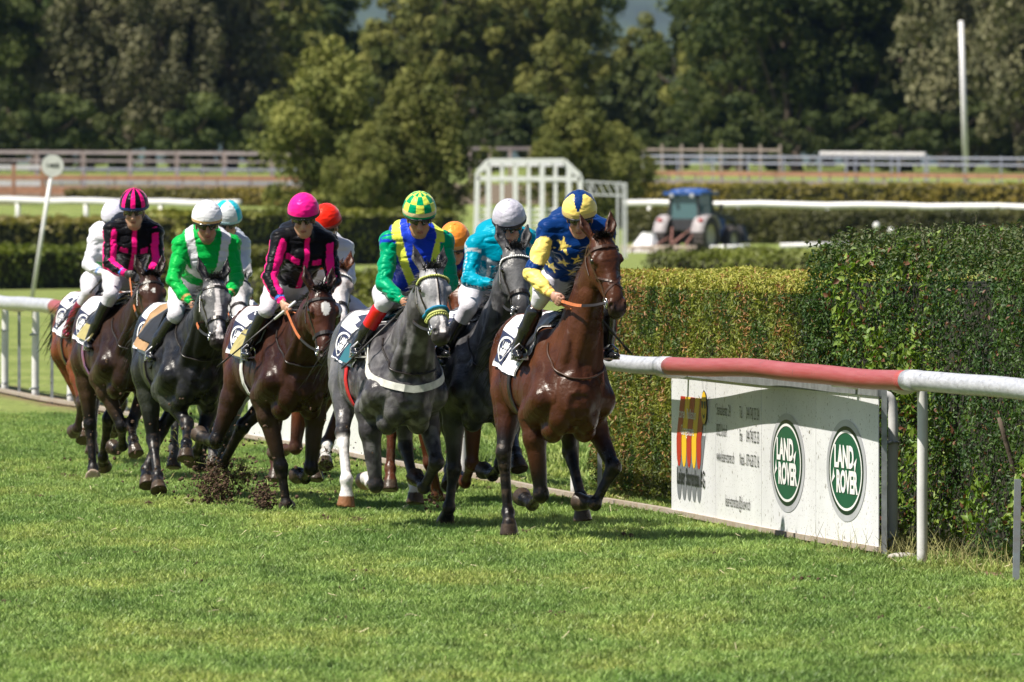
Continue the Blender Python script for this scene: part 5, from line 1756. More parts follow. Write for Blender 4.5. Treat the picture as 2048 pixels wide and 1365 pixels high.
# ------------------------------------------------------------------ far hedges
def far_hedge(x0, d0, x1, d1, width, hgt, cA, cB, label, n=9000, leaf=.16, seed=1):
    r = np.random.default_rng(seed)
    zb = min(gz(d0), gz(d1)) - .05
    o = empty('hedge', (x0, d0, zb), 0, label, 'hedge', 'clipped hedges across the infield')
    a, b = (x0, d0), (x1, d1)
    shift(hedge_core('hedge_core', a, b, width, hgt, .12, o), (x0, d0, 0))
    P, N, (s, w, z) = box_hedge_points(n, a, b, width, hgt, .24, r)
    n_ = len(P); t = vnoise(P, .45, 3, seed); t2 = vnoise(P * [1, 1, .3], .14, 2, seed + 5)
    Cl = lin_mix(cA, cB, np.clip((t - .3) * 1.6 + (t2 - .5) * 1.4, 0, 1))
    V, F = leaf_cloud(P, N, r.uniform(.6, 1.4, n) * leaf, .6, .25, r, .7)
    tag(shift(mk('foliage', V, F, M['leaf'], o, False, col=np.repeat(Cl, 4, 0)), (x0, d0, 0)), kind='stuff')
X = lambda px, d: (px - 1024) / FPX * d
OL1, OL2 = (.12, .13, .03), (.34, .31, .06)
far_hedge(X(-150, 246), 246, X(190, 252), 252, 2.2, 1.12, (.13, .16, .03), (.38, .38, .065), 'mossy yellow green hedge at the far left behind the white rail', 7000, .14, 41)
far_hedge(X(190, 252), 252.5, X(500, 250), 250, 2.2, 1.05, OL1, OL2, 'olive hedge behind the two riders at the left', 6000, .14, 42)
far_hedge(X(440, 196), 196, X(775, 186), 186, 2.0, .84, (.09, .11, .02), (.26, .26, .045), 'low olive hedge seen between the pink and the green jockey', 7000, .13, 43)
far_hedge(X(-150, 322), 322, X(250, 330), 330, 2.4, 1.72, (.13, .115, .045), (.28, .24, .08), 'brownish hedge behind the round distance sign', 7000, .2, 44)
far_hedge(X(250, 335), 335, X(800, 352), 352, 2.6, 1.95, OL1, (.36, .34, .065), 'long olive hedge behind the riders in the middle left', 12000, .2, 45)
far_hedge(X(1285, 243), 243, X(1700, 236), 236, 2.4, 1.02, (.075, .085, .026), (.20, .23, .035), 'low dark hedge in front of the tractor', 8000, .14, 46)
far_hedge(X(1255, 432), 434, X(2200, 428), 428, 2.6, 1.58, (.050, .055, .018), (.12, .115, .034), 'long dark hedge behind the tractor under the white rail', 16000, .2, 47)
far_hedge(X(1240, 505), 508, X(2200, 500), 500, 3, 1.85, (.15, .14, .026), (.36, .25, .042), 'yellow and orange autumn hedge right of the bushes', 12000, .22, 48)
far_hedge(X(130, 530), 530, X(620, 524), 524, 3, 1.0, (.12, .11, .025), (.30, .22, .045), 'thin yellow brown hedge in front of the left fence', 8000, .22, 49)

# ------------------------------------------------------------------ trees
def crown_mesh(seed, W_, H_, base, leaf, nl, nlump, tintA, tintB, willow=0, clumpr=.22, flat=.8):
    """leaf-card crown; W_ width, H_ height of the crown, base = height of its lower edge"""
    r = np.random.default_rng(seed)
    L = []
    while len(L) < nlump:
        v = r.normal(0, 1, 3); v /= np.linalg.norm(v); rad = r.random() ** .45
        p = v * rad
        sh = 1 - .45 * max(0, p[2]) ** 2                   # narrower towards the top
        sh *= .78 + .5 * mnoise.noise(Vector((p[0] * 2 + seed, p[1] * 2, p[2] * 2)))
        L.append((p[0] * W_ / 2 * sh, p[1] * W_ / 2 * sh, base + H_ * (.5 + .5 * p[2])))
    L = np.array(L); rr = W_ * clumpr * r.uniform(.45, 1.0, nlump) * .5
    k = r.integers(0, nlump, nl)
    v = r.normal(0, 1, (nl, 3)); v[:, 2] += .25; v /= np.linalg.norm(v, axis=1)[:, None]
    rad = .55 + .45 * r.random(nl) ** .5
    P = L[k] + v * (rr[k] * rad)[:, None] * ([1, 1, 1.5] if willow else [1.05, 1.05, flat])
    P[:, 2] = np.maximum(P[:, 2], base * .6 + .2)
    tl = r.random(nlump)[k] * .75 + r.random(nl) * .25
    C = lin_mix(tintA, tintB, tl)
    V, F = leaf_cloud(P, v, r.uniform(.6, 1.3, nl) * leaf, .65, .2, r, .55, up=(0, 0, -1.2) if willow else None)
    me = bpy.data.meshes.new('crown'); me.vertices.add(len(V)); me.vertices.foreach_set('co', V.astype(np.float32).ravel())
    n = len(F); me.loops.add(n * 3); me.loops.foreach_set('vertex_index', F.astype(np.int32).ravel()); me.polygons.add(n)
    me.polygons.foreach_set('loop_start', np.arange(0, n * 3, 3, dtype=np.int32)); me.polygons.foreach_set('loop_total', np.full(n, 3, np.int32)); me.update(calc_edges=True)
    a = me.color_attributes.new('Col', 'FLOAT_COLOR', 'POINT'); c = np.ones((len(V), 4), np.float32); c[:, :3] = np.repeat(C, 4, 0)
    a.data.foreach_set('color', c.ravel()); me.materials.append(M['tree_leaf'])
    return me, L
def trunk_mesh(seed, L, H_, base, r0):
    r = np.random.default_rng(seed + 99)
    mb = MB(); top = base + H_ * .75
    P = [Vector((0, 0, -.4)), Vector((r.normal(0, .1), r.normal(0, .1), base * .5)), Vector((r.normal(0, .3), r.normal(0, .3), base)), Vector((r.normal(0, .5), r.normal(0, .5), (base + top) / 2)), Vector((r.normal(0, .6), 0, top))]
    S_ = smooth_path(P, 4)
    mb.tube(S_, [r0 * (1 - .85 * i / (len(S_) - 1)) for i in range(len(S_))], 9)
    idx = r.choice(len(L), min(12, len(L)), replace=False)
    for i in idx:
        e = Vector(L[i]); s = S_[min(int(len(S_) * np.clip((e.z - base * .4) / top * .8, .15, .85)), len(S_) - 1)]
        m_ = (s + e) / 2 + Vector((0, 0, -.3)); Q = smooth_path([s, m_, e], 4)
        mb.tube(Q, [r0 * .38 * (1 - .8 * t / (len(Q) - 1)) for t in range(len(Q))], 6)
    me = bpy.data.meshes.new('trunk'); me.from_pydata([tuple(v) for v in mb.V], [], mb.F); me.shade_smooth(); me.materials.append(M['bark'])
    return me
KIND = {}
def kind(nm, seeds, **k):
    r0 = k.pop('r0', .35)
    KIND[nm] = []
    for s in seeds:
        me, L = crown_mesh(s, **k); KIND[nm].append((me, trunk_mesh(s, L, k['H_'], k['base'], r0)))
kind('bush', (1, 2), W_=7.2, H_=8.8, base=.1, leaf=.24, nl=26000, nlump=180, tintA=(.075, .095, .022), tintB=(.225, .225, .058), r0=.22, clumpr=.24, flat=1.15)
kind('oak', (3, 4, 5), W_=13, H_=17, base=1.6, leaf=.36, nl=17000, nlump=120, tintA=(.022, .040, .010), tintB=(.085, .105, .024), r0=.5)
kind('willow', (6, 7), W_=12, H_=18, base=.8, leaf=.40, nl=15000, nlump=100, tintA=(.060, .066, .032), tintB=(.195, .185, .100), r0=.45, willow=1)
kind('maple', (8, 9), W_=10, H_=16, base=1.0, leaf=.36, nl=15000, nlump=110, tintA=(.050, .068, .016), tintB=(.195, .19, .050), r0=.35)
kind('shrub', (10, 11), W_=7, H_=4.5, base=.1, leaf=.32, nl=5000, nlump=36, tintA=(.025, .042, .012), tintB=(.085, .10, .026), r0=.1)
rt_ = random.Random(3)
def tree(kd, px, d, sc, label, group=None, v=0, sz=1.0):
    cm, tm = KIND[kd][v % len(KIND[kd])]
    o = empty('tree' if kd != 'bush' and kd != 'shrub' else 'bush', (X(px, d), d, gz(d)), rt_.random() * 6.28, label, 'tree' if kd not in ('bush', 'shrub') else 'bush', group)
    o.scale = (sc, sc, sc * sz)
    c = bpy.data.objects.new('crown', cm); COL.objects.link(c); c.parent = o
    t = bpy.data.objects.new('trunk', tm); COL.objects.link(t); t.parent = o
    return o
tree('bush', 655, 446, 1.02, 'tall olive bush left of centre, its top above the pink cap', v=0, sz=1.02)
tree('bush', 838, 441, .93, 'olive bush behind the green and yellow checked cap', v=1, sz=.98)
tree('bush', 735, 439, .60, 'small dark bush at the foot of the two olive bushes', v=0)
tree('bush', 1150, 470, .86, 'rounded olive bush behind the starting gate', v=1, sz=.86)
tree('bush', 1238, 476, .58, 'small olive bush touching the right side of the rounded bush', v=0)
G1 = 'dark trees of the wood'
rows = [
    # kind, px, d, scale, variant, zscale
    ('oak', -60, 690, 1.1, 0, 1), ('oak', 70, 700, 1.15, 1, 1.05), ('willow', 178, 690, .92, 0, 1), ('oak', 255, 720, 1.1, 2, 1.05), ('willow', 345, 685, .95, 1, 1.05),
    ('willow', 455, 690, 1.0, 0, 1), ('maple', 560, 720, 1.1, 1, 1), ('oak', 625, 760, 1.0, 0, 1), ('maple', 800, 745, 1.05, 0, .84), ('maple', 905, 735, 1.1, 1, 1.05),
    ('oak', 985, 760, 1.05, 2, 1), ('maple', 1070, 740, 1.1, 0, 1.05), ('maple', 1135, 730, 1.0, 1, 1.12), ('maple', 1215, 772, .62, 0, 1.0), ('maple', 1285, 765, .76, 1, 1.0), ('shrub', 1345, 740, 1.6, 0, 1.6), 
    ('maple', 1450, 715, .95, 1, 1.12), ('oak', 1480, 700, 1.1, 0, 1.02), ('oak', 1595, 690, 1.15, 1, 1.05), ('oak', 1710, 690, 1.15, 2, 1.05), ('oak', 1815, 700, 1.1, 0, 1.05),
    ('willow', 1935, 680, 1.05, 1, 1.05), ('willow', 2060, 670, 1.1, 0, 1.05), ('oak', 1890, 735, 1.15, 1, 1),
    ('oak', 20, 760, 1.2, 2, 1), ('oak', 130, 780, 1.2, 0, 1), ('oak', 300, 790, 1.25, 1, 1), ('oak', 420, 770, 1.2, 2, 1.05), ('oak', 520, 790, 1.2, 0, 1), ('oak', 860, 800, 1.0, 1, .93),
    ('oak', 960, 800, 1.1, 0, 1), ('oak', 1110, 810, 1.15, 2, 1.05), ('oak', 1540, 780, 1.25, 1, 1), ('oak', 1660, 790, 1.25, 0, 1), ('oak', 1765, 780, 1.25, 2, 1), ('oak', 1990, 770, 1.25, 0, 1), ('oak', 1480, 790, 1.1, 2, 1.05)]
def place_word(px):
    marks = [(150, 'above the round distance sign'), (330, 'above the striped pink cap'), (520, 'above the white cap'), (700, 'behind the tall olive bush'), (880, 'above the checked cap'),
             (1060, 'behind the starting gate'), (1240, 'above the starred jockey'), (1480, 'above the tractor'), (1700, 'left of the tall white mast'), (1900, 'just left of the tall white mast'), (9999, 'right of the tall white mast')]
    for lim, w in marks:
        if px < lim: return w
desc = {'shrub': 'bushy young tree', 'oak': 'dark spreading tree', 'willow': 'grey green willow', 'maple': 'yellowish loose tree'}
seen = {}
for kd, px, d, sc, v, sz in rows:
    back = d >= 760
    w = place_word(px); key = (kd, w, back); seen[key] = seen.get(key, 0) + 1
    lab = f"{desc[kd]} {'in rear row ' if back else ''}{w}" + ('' if seen[key] == 1 else f", {['', 'to its right', 'farther right'][min(seen[key] - 1, 2)]}")
    tree(kd, px, d, sc, lab, 'trees of the wood beyond the fences', v, sz)
for i in range(22):
    px = -40 + i * 98 + (i * 37 % 23); tree('shrub', px, 742 + (i * 13) % 17, 1.5 + .2 * (i % 3), 'tall dark undergrowth filling the gaps between the trunks of the wood', 'undergrowth behind the first trees of the wood', i)
for i, px in enumerate((-20, 110, 250, 400, 520, 620, 980, 1060, 1340, 1450, 1560, 1690, 1800, 1910, 2030)):
    tree('shrub', px, 668 + (i % 3) * 9, 1 + .3 * (i % 2), f'low green shrub at the foot of the wood, {i + 1}th from the left' if False else
         ['shrub at the left edge of the wood', 'shrub left of the round sign under the dark trees', 'shrub under the wood behind the striped cap', 'shrub under the wood above the white cap',
          'shrub beside the left flank of the tall olive bush', 'shrub mostly hidden by the tall olive bush', 'shrub under the wood left of the starting gate top', 'shrub in the gap behind the starting gate',
          'shrub under the wood above the tractor', 'shrub behind the thin fence right of the tractor roof', 'shrub under the dark trees above the low hedge', 'shrub between the tractor and the white mast',
          'shrub left of the white mast foot', 'shrub directly behind the white mast', 'shrub at the right edge of the wood'][i], 'shrubs at the foot of the wood', i)

# ------------------------------------------------------------------ far fences, rails, mast, sign
M['far_grey'] = mat('weathered_boards', (.25, .22, .215), .8, noise_amt=.3, noise_scale=1)
M['far_blue'] = mat('bluish_rail', (.33, .36, .42), .5, noise_amt=.2, noise_scale=1)
def fence(px0, px1, d, d2, rows, posts, label, pr=.12, cat='fence', zadd=0.0, hpost=None):
    o = empty('fence', (X(px0, d), d, gz(d)), 0, label, cat)
    base = Vector((X(px0, d), d, gz(d)))
    A, B_ = Vector((X(px0, d), d, gz(d))) - base, Vector((X(px1, d2), d2, gz(d2))) - base
    for z, hgt, m in rows:
        n = max(1, len(posts) - 1)
        for i in range(n):
            p, q_ = A.lerp(B_, i / n), A.lerp(B_, (i + 1) / n - .001)
            mb = MB(); mb.beam(p + Vector((0, -.06, z)), q_ + Vector((0, -.06, z)), .05, hgt); mb.build('rail_board', M[m], o)
    for i, m in enumerate(posts):
        p = A.lerp(B_, i / max(1, len(posts) - 1)); mb = MB(); mb.beam(p + Vector((0, .02, -.2)), p + Vector((0, .02, hpost or rows[0][0] + .12)), pr); mb.build('post', M[m], o)
    return o
fence(-110, 640, 575, 560, [(2.25, .20, 'far_grey'), (1.75, .12, 'far_grey')], ['old_wood'] * 9, 'tall grey board fence with heavy posts at the upper left', .26)
fence(-110, 640, 552, 548, [(1.55, .14, 'far_blue'), (.78, .16, 'far_blue'), (.3, .1, 'far_blue')], ['far_blue'] * 17, 'bluish white rail fence in front of the grey board fence', .09)
fence(-110, 640, 545, 541, [(1.20, .30, 'brown_wood'), (.45, .42, 'brown_wood')], ['old_wood'] * 12, 'brown board fence nearest of the three at the left', .10)
fence(-30, 85, 538, 538, [(1.95, .25, 'white_paint'), (1.0, .30, 'white_paint')], ['brown_wood'] * 3, 'short white topped jump wing left of the round sign', .22)
fence(940, 1060, 590, 590, [(2.3, .2, 'far_grey'), (1.5, .15, 'far_grey')], ['old_wood'] * 4, 'bit of grey fence showing above the starting gate', .2)
fence(1285, 1560, 600, 596, [(2.15, .12, 'old_wood')], ['old_wood'] * 8, 'dark thin fence with uneven posts above the tractor', .16, hpost=2.5)
fence(1285, 2150, 578, 560, [(1.95, .12, 'far_blue'), (1.55, .11, 'far_blue')], ['far_blue'] * 13, 'long white double rail across the upper right', .10)
fence(1285, 2150, 558, 548, [(1.15, .26, 'brown_wood'), (.60, .34, 'far_grey')], ['old_wood'] * 17, 'brown and grey board fence below the white double rail', .14)
fence(1640, 1850, 566, 560, [(2.25, .20, 'white_paint')], ['far_blue'] * 5, 'white covered rail section left of the mast', .12)
def rail_far(px0, py0, px1, py1, d0, d1, hgt, label, posts, th=.17):
    a, b = at(px0, py0, d0), at(px1, py1, d1)
    o = empty('rail', (a.x, a.y, 0), 0, label, 'rail')
    base = Vector((a.x, a.y, 0)); n = 14
    mb = MB(); mb.tube([a.lerp(b, i / n) - base + Vector((0, 0, .03 * math.sin(i * 1.9))) for i in range(n + 1)], th, 10); mb.build('rail_tube', M['white_paint'], o, smooth=True)
    for px in posts:
        t = (px - px0) / (px1 - px0); p = a.lerp(b, t)
        mb = MB(); mb.tube([Vector((p.x, p.y, p.z)) - base, Vector((p.x, p.y, gz(p.y) - .1)) - base], .12, 8); mb.build('post', M['white_paint'], o, smooth=True)
rail_far(-160, 398, 478, 408, 470, 440, 1, 'white running rail at the left behind the striped cap', [45, 183, 330, 470])
rail_far(1250, 407, 2200, 417, 446, 438, 1, 'white running rail running behind the tractor', [1300, 1480, 1660, 1840, 2020, 2190])
# tall white mast
o = empty('mast', (X(1933, 600), 600, gz(600)), 0, 'tall plain white mast in front of the wood on the right', 'mast')
mb = MB(); zb = at(1933, 350, 600).z - gz(600); tp = at(1922, 42, 600)
mb.tube([Vector((0, 0, -.3)), Vector((tp.x - X(1933, 600), 0, tp.z - gz(600)))], [.20, .15], 12); mb.build('mast_pole', M['white_paint'], o, smooth=True)
# round distance sign
dS = 210; bS = at(80, 497, dS); tS = at(103, 352, dS); cS = at(105, 332, dS)
o = empty('sign', (bS.x, bS.y, 0), 0, 'round white distance sign on a leaning white pole', 'sign')
base = Vector((bS.x, bS.y, 0))
mb = MB(); ft = bS + (bS - tS) * (bS.z / (tS.z - bS.z)); mb.tube([ft - base, cS - base + Vector((0, .06, 0))], .045, 10); mb.build('pole', M['white_paint'], o, smooth=True)
mb = MB(); n = 36
V = [cS - base + Vector((math.cos(2 * math.pi * i / n) * .25, y, math.sin(2 * math.pi * i / n) * .25)) for y in (0, .04) for i in range(n)]
F = [tuple(range(n)), tuple(range(n, 2 * n))[::-1]] + [(i, n + i, n + (i + 1) % n, (i + 1) % n) for i in range(n)]
dk = mk('disc', V, F, M['white_paint'], o, False)
Vt, Ft = text_mesh('1400', .15, .003, 'CENTER', 1.0)
mk('number', [cS - base + Vector((u, -.006, v)) for u, v in Vt], Ft, M['black_print'], dk, False)
# white droppings / markers beyond the hedge
for i, (px, py, d, s) in enumerate(((1523, 556, 236, .05), (1753, 452, 300, .11), (1782, 462, 300, .10))):
    mk_ = mk('marker', *uvs((0, 0, 0), s * 1.0, 12, 8, (1, 1, 1.1)), M['white_paint'], None, True, loc=at(px, py, d))
    tag(mk_, ['small white knob showing above the conifer hedge', 'white rounded marker above the privet hedge, left of its twin', 'smaller white rounded marker above the privet hedge'][i], 'marker')
for i, (x0, y0, x1, y1, d) in enumerate(((1420, 497, 1500, 494, 400), (1560, 492, 1700, 490, 398), (1975, 480, 2150, 483, 400))):
    a, b = at(x0, y0, d), at(x1, y1, d); a.z = max(a.z, .12); b.z = max(b.z, .12)
    mb = MB(); mb.tube([a, b], .11, 8)
    oo = mk('loose_rail', [tuple(Vector(v) - a) for v in mb.V], mb.F, M['white_paint'], None, True, loc=a)
    tag(oo, ['white rail tube lying in the grass right of the tractor', 'white rail tube lying behind the low dark hedge', 'white rail tube lying at the far right above the privet'][i], 'rail tube')
mb = MB(); pa = at(1500, 488, 398); pa.z = .4
# ------------------------------------------------------------------ starting gate
def starting_gate():
    d = 385; s = FPX / d
    x0, x1, x2 = X(950, d), X(1165, d), X(1252, d)
    base = Vector((x0, d, 0))
    o = empty('starting_gate', base, 0, 'white tubular starting gate with open stalls in the infield', 'starting gate')
    ztop = at(0, 322, d).z; zsh = at(0, 345, d).z; z2 = at(0, 362, d).z
    m = mat('gate_white', (.80, .80, .82), .45, noise_amt=.12); ms = mat('gate_steel', (.60, .60, .64), .5, metal=.2, noise_amt=.2)
    def bars(name, L, w, mm=m):
        mb = MB()
        for a, b in L: mb.beam(Vector(a), Vector(b), w)
        return mb.build(name, mm, o)
    n = 8; w = x1 - x0; dep = 3.2
    # front portal: canted corners
    for k, y in enumerate((0, dep)):
        t = ztop - .12 * k
        bars('portal', [((0, y, 0), (.10, y, zsh)), ((.10, y, zsh), (.55, y, t)), ((.55, y, t), (w - .75, y, t)), ((w - .75, y, t), (w - .10, y, zsh - .15)), ((w - .10, y, zsh - .15), (w, y, 0)), ((.1, y, zsh - .25), (w - .1, y, zsh - .28))], .19)
    bars('roof_brace', [((.55 + (w - 1.3) * i / 6, 0, ztop), (.55 + (w - 1.3) * i / 6, dep, ztop - .12)) for i in range(7)], .07)
    for i in range(1, n):
        x = w * i / n
        for y_, t_ in ((0, .25), (dep, .2)): bars('stall_post', [((x, y_, 0), (x, y_, zsh + t_))], .20 if i % 2 else .14)
        mb = MB(); mb.box((x, dep / 2, 1.35), (.10, dep - .3, 1.3)); mb.build('stall_side', m, o)
    for i in range(n):
        x = w * (i + .5) / n
        mb = MB()
        for k in range(7): mb.beam((x - .20, .05, .7 + k * .22), (x + .20, .05, .7 + k * .22), .09)
        mb.beam((x - .2, .05, .7), (x - .2, .05, 2.1), .06); mb.beam((x + .2, .05, .7), (x + .2, .05, 2.1), .06)
        mb.build('stall_door', m, o)
    # trailing arm with lattice girder
    W2 = x2 - x0
    for y in (0, .9):
        bars('girder_chord', [((w - .2, y, z2), (W2, y, z2 - .12)), ((w - .2, y, z2 - .55), (W2, y, z2 - .62))], .08, ms)
    L = []
    for i in range(7):
        a = w - .2 + (W2 - w + .2) * i / 7; b = w - .2 + (W2 - w + .2) * (i + 1) / 7
        L.append(((a, 0, z2 - .04), (b, 0, z2 - .58)))
    bars('girder_lattice', L, .05, ms)
    for x in (w + .35, W2 - .35, W2 - .12, W2): bars('outer_leg', [((x, 0, 0), (x, 0, z2 - .1))], .09, ms)
    mb = MB(); mb.box((.35, .5, 1.0), (.55, .5, 1.3)); mb.build('side_panel', m, o)
starting_gate()

# ------------------------------------------------------------------ tractor
def tractor():
    d = 408; 
    base = Vector((X(1375, d), d, 0))
    o = empty('tractor', base, R(-28), 'blue roofed tractor with mud caked wheels towing a harrow on the infield', 'tractor')
    blue = mat('tractor_blue', (.025, .085, .30), .5, noise_amt=.3); gl = mat('cab_glass', (.06, .12, .13), .12, spec=.8); dk = mat('tractor_dark', (.03, .03, .035), .6, noise_amt=.4)
    mud = mat('muddy_tyre', (.085, .072, .068), .9, noise_amt=.5, noise_scale=3); rimm = mat('pale_rim', (.55, .50, .40), .6, noise_amt=.3); wh = mat('fender_grey', (.33, .30, .31), .6, noise_amt=.25)
    # local: -y towards the camera = rear of the tractor, +x right
    def wheel(x, y, r, w, nm='wheel'):
        mb = MB(); n = 28; prof = [(r * .62, -w / 2), (r * .92, -w / 2), (r, -w * .32), (r, w * .32), (r * .92, w / 2), (r * .62, w / 2)]
        V, F = [], []
        for i in range(n):
            a = 2 * math.pi * i / n
            for k, (rr, xx) in enumerate(prof): V.append((x + xx, y + rr * math.cos(a), r + rr * math.sin(a)))
        m_ = len(prof)
        for i in range(n):
            for k in range(m_ - 1):
                a = i * m_ + k; b = ((i + 1) % n) * m_ + k; F.append((a, b, b + 1, a + 1))
        ty = mk(nm, V, F, mud, o, True)
        mb = MB()
        for i in range(18):
            a = 2 * math.pi * i / 18; rot = Matrix.Rotation(-a, 3, 'X')
            mb.box(Vector((x, y + r * 1.0 * math.cos(a), r + r * 1.0 * math.sin(a))), (w * .9, .10, .07), Matrix.Rotation(a - math.pi / 2, 3, 'X'))
        mb.build('tread', mud, ty)
        V = []; F = []
        for i in range(n):
            a = 2 * math.pi * i / n
            for rr, xx in ((r * .64, w * .30), (r * .5, w * .12), (r * .18, w * .14), (.001, w * .14)):
                for sgn in (1,): V.append((x + sgn * xx, y + rr * math.cos(a), r + rr * math.sin(a)))
        for i in range(n):
            for k in range(3):
                a = i * 4 + k; b = ((i + 1) % n) * 4 + k; F.append((a, b, b + 1, a + 1))
        mk('rim', V, F, rimm, ty, True)
        mk('rim', [(2 * x - v[0], v[1], v[2]) for v in V], F, rimm, ty, True)
    wheel(-.95, 0, .85, .52); wheel(.95, 0, .85, .52); wheel(-.9, 2.45, .60, .40); wheel(.9, 2.45, .60, .40)
    # cab: four pillars, glass, roof
    mb = MB(); mb.box((0, .35, 1.35), (1.2, 1.5, .5)); mb.build('cab_floor', dk, o)
    mb = MB()
    for sx, sy in ((-1, -1), (1, -1), (1, 1), (-1, 1)): mb.beam((sx * .74, .35 + sy * .72, 1.5), (sx * .66, .35 + sy * .66, 2.68), .09)
    mb.build('cab_pillar', dk, o)
    mb = MB(); mb.box((0, .35, 2.1), (1.42, 1.36, 1.12), None, .92); mb.build('cab_glass', gl, o)
    V, F = uvs((0, .35, 2.78), 1, 20, 8, (.98, .92, .17)); rf = mk('roof', [(min(max(v[0], -.92), .92), min(max(v[1], -.50), 1.2), v[2]) for v in V], F, blue, o, False)
    mb = MB(); mb.box((0, .35, 2.72), (1.86, 1.7, .14)); mb.build('roof_edge', blue, rf)
    for sx in (-1, 1):
        V, F = [], []
        for i in range(13):
            a = R(10 + 150 * i / 12)
            for xx, rr in ((.62, .93), (1.24, .93), (1.24, .86), (.62, .86)): V.append((sx * xx, -math.cos(a) * rr, .85 + math.sin(a) * rr))
        for i in range(12):
            for k in range(4): F.append((i * 4 + k, i * 4 + (k + 1) % 4, i * 4 + 4 + (k + 1) % 4, i * 4 + 4 + k))
        mk('fender', V, F, wh, o, True)
        mb = MB(); mb.box((sx * 1.0, -.72, 1.55), (.22, .06, .12)); mb.build('tail_light', M['red_print'], o)
        mb = MB(); mb.beam((sx * .8, .9, 2.2), (sx * 1.15, .95, 2.2), .04); mb.box((sx * 1.18, .95, 2.1), (.18, .05, .32)); mb.build('mirror', dk, o)
        mb = MB(); mb.tube([(sx * .5, -.52, 2.62), (sx * .5, -.60, 2.62)], .09, 12); mb.build('work_lamp', M['silver_print'], o)
    mb = MB(); mb.box((0, 2.0, 1.25), (.72, 1.9, .85), None, .88); mb.box((0, 2.98, 1.2), (.66, .1, .7)); mb.build('bonnet', blue, o)
    mb = MB(); mb.box((0, 1.5, .75), (.5, 3.0, .45)); mb.beam((-.9, 2.45, .6), (.9, 2.45, .6), .16); mb.beam((-.95, 0, .85), (.95, 0, .85), .22); mb.build('chassis', dk, o)
    # front loader
    for sx in (-1, 1):
        mb = MB(); mb.beam((sx * .58, 1.2, 1.9), (sx * .60, 3.2, 1.6), .12, .18); mb.beam((sx * .6, 3.2, 1.6), (sx * .6, 3.8, .9), .12, .16); mb.beam((sx * .58, 1.3, 1.0), (sx * .58, 1.3, 2.0), .16); mb.build('loader_arm', dk, o)
    mb = MB(); mb.box((0, 4.0, .95), (1.9, .5, .75), None, .75); mb.build('loader_bucket', dk, o)
    # linkage and harrow behind
    red = mat('linkage_red', (.24, .11, .09), .7, noise_amt=.4); mb = MB()
    for x in (-.45, 0, .45): mb.beam((x, -.4, .9), (x * 1.6, -1.6, .45), .07)
    mb.beam((-.5, -.5, 1.2), (0, -1.6, .5), .06); mb.beam((.5, -.5, 1.2), (.1, -1.6, .5), .06); mb.build('linkage', red, o)
    ha = mat('harrow_dust', (.48, .38, .33), .9, noise_amt=.4, noise_scale=4); mb = MB()
    for y in (-1.5, -1.8, -2.1): mb.beam((-2.2, y, .38), (1.2, y, .38), .10)
    for i in range(24):
        for y in (-1.5, -1.8, -2.1): mb.beam((-2.15 + i * .145, y, .38), (-2.15 + i * .145, y - .05, .03), .035)
    mb.build('harrow', ha, o)
    # pale spreader sacks hanging at the left rear
    V, F = [], []; n = 30
    for j in range(9):
        t = j / 8
        for i in range(n):
            a = 2 * math.pi * i / n; r_ = (.28 + .50 * t) * (1 + .10 * math.sin(a * 7 + j * .3))
            V.append((-1.30 - .25 * t + math.cos(a) * r_, -1.2 + math.sin(a) * r_ * .5, 1.02 - t * .98))
    for j in range(8):
        for i in range(n): F.append((j * n + i, j * n + (i + 1) % n, (j + 1) * n + (i + 1) % n, (j + 1) * n + i))
    F.append(tuple(range(n)))
    mk('white_cover', V, F, mat('white_sheet', (.78, .78, .82), .7, noise_amt=.15, stretch=(6, 6, .5)), o, True)
tractor()

# ------------------------------------------------------------------ the field of horses and riders
G_DARK = (.018, .018, .021)
H = []
def horse(**q): H.append(q); return q
horse(key='a', s=298, px=1122, yaw=13.5, pitch=6, zw=1.50, h=.0105,
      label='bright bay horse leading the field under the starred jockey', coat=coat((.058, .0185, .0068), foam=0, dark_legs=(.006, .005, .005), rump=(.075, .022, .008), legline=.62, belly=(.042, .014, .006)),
      FR=((1083, 998, 'f'), (1064, 1008, 'b'), (1050, 1000, 'b'), (1042, 992, 'b')), FL=((1227, 935, 'f'), (1190, 1008, 'b'), (1172, 1006, 'b'), (1152, 1003, 'b')),
      HR=((1007, 905, 'f'), (1016, 1026, 'f'), (1018, 1046, 'f'), (1018, 1075, 'f')), HL=((1140, 903, 'b'), (1162, 995, 'f'), (1164, 1018, 'f'), (1166, 1055, 'f')),
      poll=(1203, 482), muz=(1236, 606), hyaw=8, grackle=1, num='1', bridle_mat='brown_leather', mane_len=.10)
horse(key='b', s=285, px=962, yaw=13, pitch=5, zw=1.50, h=.0125,
      label='dark grey horse beside the leader under the turquoise jockey', coat=coat((.030, .030, .033), dapple=.7, light=(.12, .12, .125), dark_legs=(.016, .016, .017), face=(.14, .14, .145), belly=(.06, .065, .055)),
      FR=((908, 938, 'f'), (898, 1015, 'b'), (894, 1032, 'b'), (890, 1050, 'b')), FL=((1003, 930, 'f'), (985, 950, 'b'), (975, 945, 'b'), (965, 940, 'b')),
      HR=((905, 880, 'b'), (900, 940, 'f'), (900, 955, 'f'), (900, 975, 'f')), HL=((1025, 858, 'b'), (1031, 905, 'f'), (1035, 920, 'f'), (1040, 943, 'f')),
      poll=(1030, 503), muz=(1046, 622), browbeads=M['white_print'], hair='hair_dgrey', num='2')
